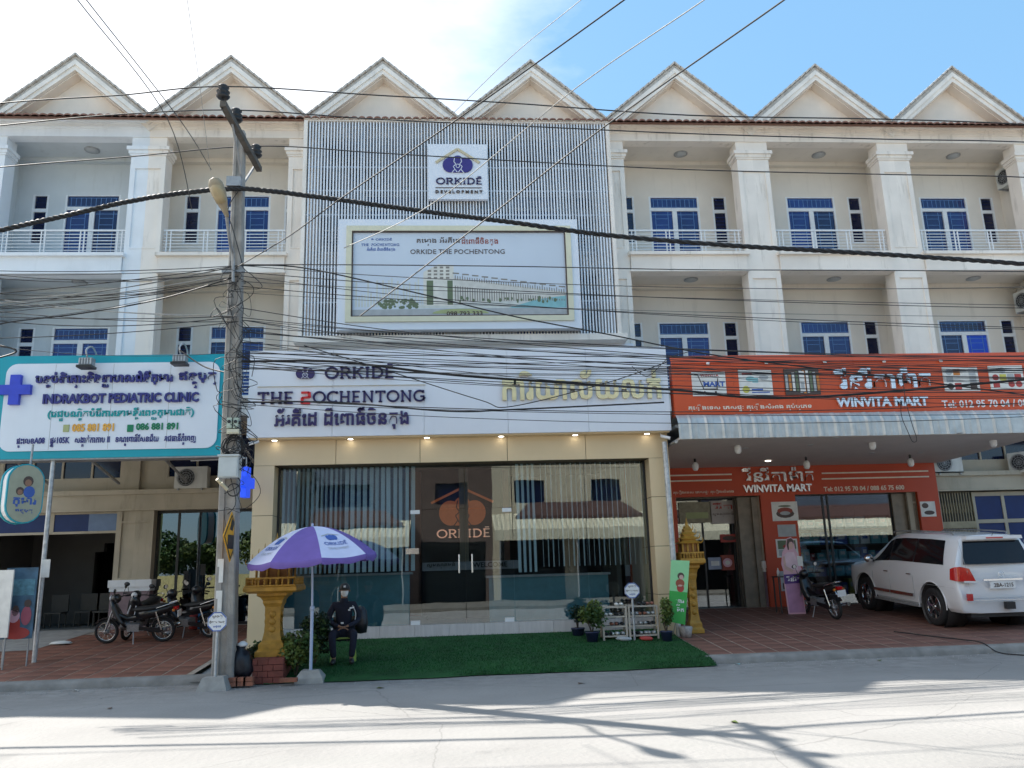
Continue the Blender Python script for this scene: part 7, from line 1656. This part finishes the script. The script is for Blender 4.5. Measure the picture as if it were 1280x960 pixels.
plant(X(740, 790, 17.0), 17.0, .62, (.27, .24, .3), 1100, 'leaf', 'leaf_light', 'leafy green plant in a dark pot at the left of the shoe racks', 'pot_blue', seed=3, ls=.075)
plant(X(833, 790, 16.75), 16.75, .66, (.15, .14, .34), 800, 'leaf_light', 'leaf', 'slim variegated plant in a dark blue pot before the right pillar', 'pot_blue', seed=4, ls=.06, potr=.12)
plant(X(371, 800, 14.95), 14.95, .8, (.33, .28, .36), 1700, 'leaf_light', 'leaf', 'round light green bush between the gold spirit house and the parasol pole', None, 'bush', 5, .075)
plant(X(394, 790, 15.7), 15.7, .95, (.38, .3, .42), 1500, 'leaf_dark', 'leaf', 'dark green bush behind the parasol pole left of the guard', None, 'bush', 6, .08)
plant(X(322, 800, 15.6), 15.6, .5, (.2, .2, .3), 700, 'leaf', 'leaf_dark', 'small plant growing behind the spirit house at the left pillar foot', None, 'plant', 7, .08)
plant(X(722, 775, 17.6), 17.6, .5, (.22, .14, .2), 500, 'leaf_dark', 'leaf_dark', 'dark leafy plant against the glass wall behind the potted plant', 'pot_blue', seed=8, ls=.07)
bx_, by_ = X(300, 830, 14.6), 14.6
mb = MB(); rr = random.Random(5); nn = 20; prof = [(.02, 0), (.17, .0), (.2, .1), (.19, .28), (.14, .4), (.06, .44), (.09, .5), (.0, .49)]; vs = []
for r_, h_ in prof:
    for k in range(nn): rr_ = r_*(1+.1*math.sin(k*2.3+h_*20)+rr.uniform(-.05, .05)); vs.append((bx_+rr_*math.cos(2*math.pi*k/nn), by_+.8*rr_*math.sin(2*math.pi*k/nn), .14+h_))
mb.add(vs, [(i*nn+k, i*nn+(k+1) % nn, (i+1)*nn+(k+1) % nn, (i+1)*nn+k) for i in range(len(prof)-1) for k in range(nn)], True); single('rubbish_bag', mb, 'bag_black', 'full black rubbish bag leaning beside the utility pole', 'rubbish bag', (bx_, by_, .14))
mb = MB(); mb.lathe([(0, 0), (.08, .01), (.09, .05), (.03, .09), (0, .09)], (bx_+.03, by_, .62), 10); single('plastic_bag', mb, 'plain_white', 'crumpled white plastic bag on top of the black rubbish bag', 'bag', (bx_+.03, by_, .62))
for i, (px, m_, lab) in enumerate(((243, 'print_red', 'red plastic drum before the clinic glass door'), (253, mat('barrel_blue', (.03, .2, .42), .5), 'left blue plastic drum before the clinic glass door'), (262, 'barrel_blue', 'right blue plastic drum beside the utility pole'))):
    c = at(px, 780, 20.55); g0 = .6; h_ = Z(px, 752, 20.55)-g0; mb = MB(); mb.lathe([(0, 0), (.11, 0), (.12, .03), (.12, h_*.3), (.125, h_*.33), (.12, h_*.36), (.12, h_*.65), (.125, h_*.68), (.12, h_*.71), (.12, h_*.94), (.09, h_), (0, h_)], (c.x, 20.55, g0), 16); single('drum', mb, m_, lab, 'drum', (c.x, 20.55, g0))
c = at(78, 788, 19.3); mb = MB(); mb.lathe([(0, .0), (.25, .01), (.2, .05), (.08, .07), (0, .06)], (0, 0, 0), 9); mb.xf(Matrix.Translation((c.x, 19.3, gz(19.3)+.012))@Matrix.Diagonal((1, .6, 1, 1))); single('cloth', mb, 'paper', 'crumpled white cloth lying on the grey ramp', 'cloth', (c.x, 19.3, gz(19.3)))
# chairs and things inside the open clinic room
rr = random.Random(8)
for i in range(4):
    x = -10.6+i*.62; y = 23.2+.3*(i % 2); T = thing('waiting_chair', ['leftmost dark chair in the open clinic room', 'second dark chair from the left in the open clinic room', 'third dark chair from the left in the open clinic room', 'rightmost dark chair in the open clinic room'][i], 'chair', (x, y, .603))
    mb = MB(); mb.box(x-.22, x+.22, y-.2, y+.2, .96, 1.0); part('seat', mb, 'shelf_dark', T); mb = MB(); mb.box(x-.22, x+.22, y+.2, y+.24, 1.0, 1.45); part('backrest', mb, 'shelf_dark', T)
    for sx in (-.19, .19):
        for sy in (-.17, .17): mb = MB(); mb.box(x+sx-.012, x+sx+.012, y+sy-.012, y+sy+.012, .603, .96); part('leg', mb, 'shelf_dark', T)
# ================================================================ CABLES
def cable(name, P, r, m_, label, cat='cable', group=None, twist=False, sub=8):
    pts = smooth_pts(P, sub); mb = MB(); r = r*1.15 if name == 'telecom_cable' else r*.85 if name == 'service_line' else r
    if not twist: mb.tube(pts, r, 5 if r < .02 else 7, False)
    else:
        for ph_ in range(3):
            q = []
            for i, p in enumerate(smooth_pts(P, 40)): a = i*.55+ph_*2.094; q.append(p+Vector((0, math.cos(a), math.sin(a)))*r*.62)
            mb.tube(q, r*.62, 5, False)
    return single(name, mb, m_, label, cat, tuple(pts[0]), group)
def pxl(L_, Ya, Yb=None):
    Yb = Ya if Yb is None else Yb; n = len(L_)-1; return [at(px, py, Ya+(Yb-Ya)*i/n) for i, (px, py) in enumerate(L_)]
cable('power_bundle', pxl([(-260, 352), (-120, 318), (0, 288), (80, 270), (160, 252), (230, 241), (302, 236), (380, 244), (470, 256), (560, 268), (640, 278), (760, 294), (900, 306), (1020, 313), (1150, 321), (1290, 331), (1500, 352)], 14.3), .04, 'cable', 'thick twisted black power cable strung right across the house fronts', twist=True)
A0, A1, A2 = INS
cable('power_line', pxl([(-300, 160), (0, 129), (150, 119)], 13.0)+[A0]+pxl([(470, 119), (640, 129), (860, 144), (1105, 149), (1290, 156), (1600, 176)], 13.0), .012, 'cable', 'highest bare power line crossing the gables')
cable('power_line', pxl([(-300, 190), (0, 157), (150, 143)], 13.8)+[A1]+pxl([(470, 149), (640, 157), (860, 167), (1105, 174), (1290, 178), (1600, 195)], 13.8), .012, 'cable', 'middle power line passing just under the eaves')
cable('power_line', pxl([(-300, 240), (0, 209), (150, 197)], 15.0)+[A2]+pxl([(470, 191), (640, 201), (860, 212), (1105, 218), (1290, 222), (1600, 240)], 15.0), .012, 'cable', 'lowest of the three power lines, crossing the logo board')
pj = Vector((poleX(7.25)+.05, PY-.2, 7.25)); pl_ = Vector((poleX(8.5), PY-.15, 8.5))
cable('service_line', [pj]+pxl([(360, 296), (429, 246), (566, 153), (780, 0), (1000, -160)], 13.0, 5.5), .011, 'cable', 'dark cable rising steeply from the pole to the top edge right of centre')
cable('service_line', pxl([(190, 430), (290, 395), (450, 395), (610, 272), (760, 155), (980, 0), (1200, -160)][2:], 13.0, 5.5), .012, 'cable_grey', 'cable rising from the billboard to the top right of the sky')
cable('service_line', pxl([(430, 310), (540, 255), (720, 110), (880, 0), (1050, -120)], 13.5, 6), .009, 'cable_pale', 'pale thin cable rising across the logo board to the top edge')
cable('service_line', pxl([(240, 262), (210, 150), (97, 0), (20, -100)][::1], 13.5, 6), .008, 'cable_grey', 'left of two thin wires rising from the street lamp to the top left')
cable('service_line', pxl([(264, 212), (225, 150), (108, 0), (30, -100)], 13.5, 6), .008, 'cable_grey', 'right of two thin wires rising from the street lamp to the top left')
cable('service_line', pxl([(263, 214), (250, 110), (234, 0), (220, -100)], 13.3, 7), .005, 'cable_pale', 'single faint wire rising almost upright from the street lamp')
cable('service_line', pxl([(560, 148), (640, 70), (726, 0), (820, -80)], 12, 6), .006, 'cable_pale', 'faint thin wire in the sky left of the steep dark cable')
rr = random.Random(21)
# telecom tangle to the right: from the pole over the billboard foot, the shop sign and the mart sign
starts = [332, 340, 345, 352, 358, 366, 385, 400, 415, 428, 438, 440, 442, 445, 450, 455, 460, 498, 502, 505]
k = 0
def tangle(s, e_, sag, Ya, Yb, r, m_='cable', px1=1330):
    L_ = []; n = 7
    for i in range(n+1):
        t = i/n; L_.append((302+(px1-302)*t, s+(e_-s)*(t**.8)+sag*4*t*(1-t)))
    return pxl(L_, Ya, Yb)
TG = 'telecom cables strung from the pole across the shop signs'
specs = []
for i, s in enumerate(starts):
    e_ = min(s+rr.uniform(15, 80), 522) if s < 440 else s+rr.uniform(-8, 48); specs.append((s, min(e_, 520), rr.uniform(2, 16), rr.uniform(.004, .008)))
specs += [(rr.uniform(395, 470), rr.uniform(440, 508), rr.uniform(-4, 14), rr.uniform(.0035, .007)) for _ in range(16)]
for i, (s, e_, sag, r) in enumerate(specs): cable('telecom_cable', tangle(s, e_, sag, 14.25+rr.uniform(0, .1), 14.4+rr.uniform(0, .6), r, px1=1330), r, 'cable' if rr.random() < .8 else 'cable_grey', 'thin black telecom cable in the tangle sagging across the shop signs to the right', group=TG)
for (L_, r, lab) in (([(302, 452), (420, 452), (560, 468), (700, 478), (840, 487), (1000, 497), (1330, 470)], .02, 'thickest black cable of the tangle across the white shop sign'),
                     ([(300, 503), (420, 503), (560, 514), (640, 512), (830, 503)], .014, 'thick cable crossing the word line of the white shop sign'),
                     ([(303, 332), (380, 335), (520, 366), (640, 395), (760, 418), (900, 445), (1100, 470), (1330, 500)], .012, 'dark cable slanting down across the billboard'),
                     ([(300, 331), (430, 331), (640, 333), (860, 337), (1100, 338), (1330, 340)], .009, 'level cable crossing the middle of the billboard'),
                     ([(380, 432), (480, 462), (600, 500), (640, 508), (760, 478), (835, 452)], .008, 'loose cable dipping and rising over the white sign'),
                     ([(790, 458), (810, 470), (835, 448), (860, 440)], .006, 'short cable slanting up at the right end of the white sign'),
                     ([(1128, 468), (1132, 500), (1140, 530), (1146, 549), (1141, 552), (1135, 540), (1127, 520), (1126, 500)], .006, 'loose cable loop hanging over the corrugated canopy edge')):
    cable('telecom_cable', pxl(L_, 14.3, 14.8), r, 'cable', lab)
# to the left
TL = 'telecom cables strung from the pole to the left edge'
for i in range(22):
    s = rr.choice([332, 336, 340, 345, 352, 395, 402, 440]); e_ = s+rr.uniform(-6, 62) if s < 390 else s+rr.uniform(-30, 28); sag = rr.uniform(4, 22); n = 6
    L_ = [(298-(350)*j/n, s+(e_-s)*(j/n)+sag*4*(j/n)*(1-j/n)*.6) for j in range(n+1)]
    pale = rr.random() < .35; r = rr.uniform(.004, .008); cable('telecom_cable', pxl(L_, 14.25+rr.uniform(0, .1), 14.4+rr.uniform(0, .5)), r, 'cable_pale' if pale else 'cable', 'thin pale telecom wire running left from the pole' if pale else 'thin black telecom wire running left from the pole', group=TL+(' (pale)' if pale else ' (black)'))
cable('telecom_cable', pxl([(-40, 424), (0, 405), (100, 392), (200, 374), (298, 345)], 14.3), .012, 'cable', 'thick black cable from the pole down to the left edge above the clinic sign')
cable('telecom_cable', pxl([(-40, 428), (0, 432), (20, 440), (-20, 452)], 14.3), .014, 'cable', 'short thick cable end at the left edge over the clinic sign')
cable('telecom_cable', pxl([(225, 438), (255, 458), (285, 466), (300, 468)], 15.5, 14.4), .012, 'cable', 'black cable from the right floodlight to the pole')
cable('telecom_cable', pxl([(297, 240), (285, 262), (292, 290), (303, 330)], 14.3), .008, 'cable', 'thin cable running down the pole beside the street lamp arm')
# messy loops hugging the pole
LG_ = 'loose cable ends around the pole'
for i in range(34):
    y0 = rr.choice([rr.uniform(325, 360), rr.uniform(380, 470), rr.uniform(470, 610)]); px0 = 292+rr.uniform(-8, 12); L_ = [(px0, y0)]
    for j in range(5): L_.append((px0+rr.uniform(-1, 1)*(14 if i % 3 else 30), y0+(j+1)*rr.uniform(6, 18)))
    cable('loose_cable', pxl(L_, 14.22+rr.uniform(-.04, .04)), rr.uniform(.004, .008), 'cable', 'loose black cable end curling around the utility pole', group=LG_, sub=5)
mb = MB()
for z in (7.05, 7.2, 7.3, 6.15, 5.3, 5.15): mb.box(poleX(z)-.16, poleX(z)+.16, PY-.16, PY+.14, z, z+.035)
mb = MB(); z = 7.2; mb.box(poleX(z)-.2, poleX(z)+.2, PY-.2, PY-.13, z-.03, z+.03); part('cable_bracket', mb, 'steel_grey', PO)
mb = MB(); z = Z(300, 236, PY); mb.box(poleX(z)-.16, poleX(z)+.1, PY-.24, PY-.1, z-.05, z+.14); part('cable_clamp', mb, 'steel_grey', PO)
mb = MB()
for i in range(5): z = .9+i*.26; mb.box(fx-.16+.03*(i % 2), fx-.06, PY-.137, PY-.13, z, z+.13*(1+i % 2))
part('torn_poster', mb, 'paper', PO, stuff=True)
# ground cable at the right
cable('ground_cable', [(x, y, z+.03) for x, y, z in ((8.9, 16.8, gz(16.8)), (9.2, 16.2, gz(16.2)), (9.55, 15.6, gz(15.6)), (9.7, 15.2, gz(15.2)), (9.8, 14.9, .0), (10.0, 14.5, -.02))], .012, 'cable', 'dark hose or cable lying over the kerb before the parked car')
# ================================================================ OTHER SIDE OF THE STREET (seen mirrored in the glass)
OY = -9.0
def opp(x0, x1, H, m_, lab, win=True, aw=True, d=8, az_=0.0, ext=2.4):
    T = thing('street_building', lab, 'building', ((x0+x1)/2, OY, 0)); mb = MB(); holes = []
    n = max(1, int((x1-x0)/3.6)); w_ = (x1-x0)/n
    for i in range(n): holes.append((x0+i*w_+.4, x0+(i+1)*w_-.4, .1, 3.3))
    wins = []
    if win:
        for fl in range(1, int((H-1)/3.3)):
            for i in range(n): wins.append((x0+i*w_+w_*.3, x0+i*w_+w_*.7, fl*3.3+2.0, fl*3.3+3.2))
    holes_wall(mb, x0, x1, 0, H, OY-.3, OY, holes+wins); part('wall', mb, m_, T)
    mb = MB(); mb.box(x0, x1, OY-d, OY-d+.3, 0, H); mb2 = mb; part('rear_wall', mb2, m_, T); mb = MB(); mb.box(x0, x1, OY-d, OY, H, H+.2); part('roof', mb, 'concrete', T)
    for w in wins: mb = MB(); mb.box(w[0], w[1], OY-.2, OY-.18, w[2], w[3]); part('window', mb, 'pane_dark', T)
    for xx in (x0, x1-.2): mb = MB(); mb.box(xx, xx+.2, OY-d+.3, OY-.31, 0, H-.01); part('side_wall', mb, m_, T)
    mb = MB(); mb.box(x0+.2, x1-.2, OY-4, OY-3.9, 0, 3.6); part('room_wall', mb, 'dark_room', T); mb = MB(); mb.box(x0+.2, x1-.2, OY-d+.3, OY-.31, 3.5, 3.6); part('floor_slab', mb, 'dark_room', T)
    if aw:
        A = thing('awning', 'pale awning with red top on the '+' '.join(lab.split()[:8]), 'awning', ((x0+x1)/2, OY, 3.9))
        mb = MB(); nn = int((x1-x0)/.12); vs = []
        for i in range(nn+1): xx = x0+(x1-x0)*i/nn; rz_ = .04*(i % 2); vs += [(xx, OY+ext, 3.2+az_+rz_), (xx, OY+ext, 3.75+az_+rz_), (xx, OY, 4.7+az_+rz_)]
        mb.add(vs, [(3*i+j, 3*i+3+j, 3*i+4+j, 3*i+1+j) for i in range(nn) for j in range(2)]); part('sheet', mb, 'opp_awning', A)
        for xx in (x0+.3, (x0+x1)/2, x1-.3): part('post', MB().tube([(xx, OY+ext-.1, .1), (xx, OY+ext-.1, 3.8+az_)], .05, 6), 'steel_grey', A)
        mb = MB(); mb.add([(x0+1.2, OY+1.0, 4.52+az_), (x1-.4, OY+1.0, 4.52+az_), (x1-1.4, OY+.02, 5.3+az_), (x0+2, OY+.02, 5.3+az_), (x0+1.2, OY+1, 4.35+az_), (x1-.4, OY+1, 4.35+az_)], [(0, 1, 2, 3), (0, 4, 5, 1)]); part('tiled_top', mb, 'opp_roof', A)
opp(-40, -21, 7.5, 'opp_yellow', 'low yellow building across the street, far left', True, False)
opp(-9.5, -2.4, 8.6, 'opp_blue', 'blue grey building across the street, left of the camera', az_=-.2, ext=2.0); opp(-2.4, 2.0, 7.6, 'brown_wall', 'narrow brown building across the street, right behind the camera', aw=False); opp(2.0, 10.5, 11.5, 'opp_cream', 'cream building across the street, behind the camera to the right')
opp(10.5, 19, 7.8, 'opp_cream', 'low cream building across the street at the right'); opp(19, 45, 7, 'opp_blue', 'long low blue building across the street, far right', True, True)
mb = MB(); mb.box(-21, -9.6, OY, OY+.2, 0, 2.0); single('boundary_wall', mb, 'yellow_wall', 'yellow garden wall across the street', 'wall', (-15, OY, 0))
mat('far_paving', (.2, .185, .16), .9, .3, 3); struct('far_pavement', (lambda m_: (m_.box(-60, 60, OY, -2.2, -.01, .14), m_)[1])(MB()), 'far_paving')
for i, (x, y, h_, r_) in enumerate(((-23, -22, 5.2, 2.5), (-18.5, -20, 4.6, 2.3), (-14.6, -21, 5.4, 2.5), (-28, -23, 6, 3))):
    T = thing('tree', ['tree behind the yellow garden wall, left of its middle', 'smallest tree behind the middle of the yellow garden wall', 'tree at the right end of the yellow garden wall', 'tallest tree beyond the left end of the yellow garden wall'][i], 'tree', (x, y, 0), group='trees across the street')
    mb = MB(); mb.tube(smooth_pts([(x, y, 0), (x+.1, y, h_*.3), (x-.1, y+.1, h_*.6)], 4), .2, 8, True, .08)
    rr = random.Random(40+i)
    for k in range(5): a = k*1.3; mb.tube([(x, y, h_*.45), (x+math.cos(a)*r_*.6, y+math.sin(a)*r_*.6, h_*(.65+.1*rr.random()))], .07, 6, True, .02)
    part('trunk', mb, 'bark', T)
    for k in range(9):
        cc = Vector((x+rr.uniform(-.6, .6)*r_, y+rr.uniform(-.6, .6)*r_, h_*.72+rr.uniform(-.35, .4)*r_)); mb = MB(); leaves(mb, 420, cc, (r_*.5, r_*.5, r_*.34), 100+i*10+k, .3); part('crown', mb, 'leaf' if k % 2 else 'leaf_light', T, stuff=True)

# ================================================================ ADDED SHADE SHEET behind the clinic sign, road litter
T = thing('canopy', 'dark sheet canopy on steel struts behind the clinic sign', 'canopy', ((qx0+qx1)/2, 18.5, 5.4))
mb = MB(); mb.add([(qx0, YQ+.43, 5.15), (qx1-.1, YQ+.43, 5.15), (qx1-.1, D-.12, 5.6), (qx0, D-.12, 5.6), (qx0, YQ+.43, 5.2), (qx1-.1, YQ+.43, 5.2), (qx1-.1, D-.12, 5.65), (qx0, D-.12, 5.65)], [(0, 3, 2, 1), (4, 5, 6, 7), (0, 1, 5, 4), (1, 2, 6, 5), (2, 3, 7, 6), (3, 0, 4, 7)]); part('sheet', mb, 'steel_grey', T)  # hidden from the camera; sheet added to darken the clinic ground floor
for x in (qx0+.6, -8.6, -6.9, qx1-.2): part('strut', MB().bar((x, YQ+.45, 5.12), (x, DG-.1, 4.2), .05, .05), 'steel_grey', T)
rr = random.Random(77)
LIT = [(-6.3, 14.75, 'paper', 'small scrap of white paper in the gutter left of the pole'), (4.95, 14.85, 'print_teal', 'small blue wrapper at the kerb by the turf corner'), (7.4, 14.6, 'leaf_light', 'dry leaf on the road below the right kerb'), (-1.2, 13.6, 'leaf_light', 'dry leaf on the shaded road before the turf'), (1.9, 13.2, 'brown_wall', 'brown leaf on the shaded road right of centre'), (3.1, 9.6, 'leaf_light', 'dry leaf on the sunlit road near the pole shadow'), (-4.9, 12.6, 'brown_wall', 'brown leaf on the shaded road at the left')]
for x, y, m_, lab in LIT:
    mb = MB(); a_ = rr.uniform(0, 3); d = Vector((math.cos(a_), math.sin(a_), 0))*.06; e_ = Vector((-d.y, d.x, 0))*.6; p = Vector((x, y, .006))
    mb.add([p-d-e_, p+d-e_*.6+Vector((0, 0, .012)), p+d*1.1+e_, p-d*.6+e_+Vector((0, 0, .018))], [(0, 1, 2, 3)]); single('litter', mb, m_, lab, 'litter', tuple(p))
mb = MB()
for i in range(900):
    x = rr.uniform(-11, 15); y = 15.02-abs(rr.gauss(0, .5)); w_ = rr.uniform(.004, .016); c = Vector((x, y, 0))
    if -3.4 < x < 4.7 and y > 14.5: continue
    mb.add([c+Vector((w_, 0, 0)), c+Vector((-w_*.6, w_, 0)), c+Vector((-w_*.7, -w_, 0)), c+Vector((0, 0, w_*1.1))], [(0, 1, 3), (1, 2, 3), (2, 0, 3)])
g_ = struct('grit', mb, 'concrete', 'stuff')
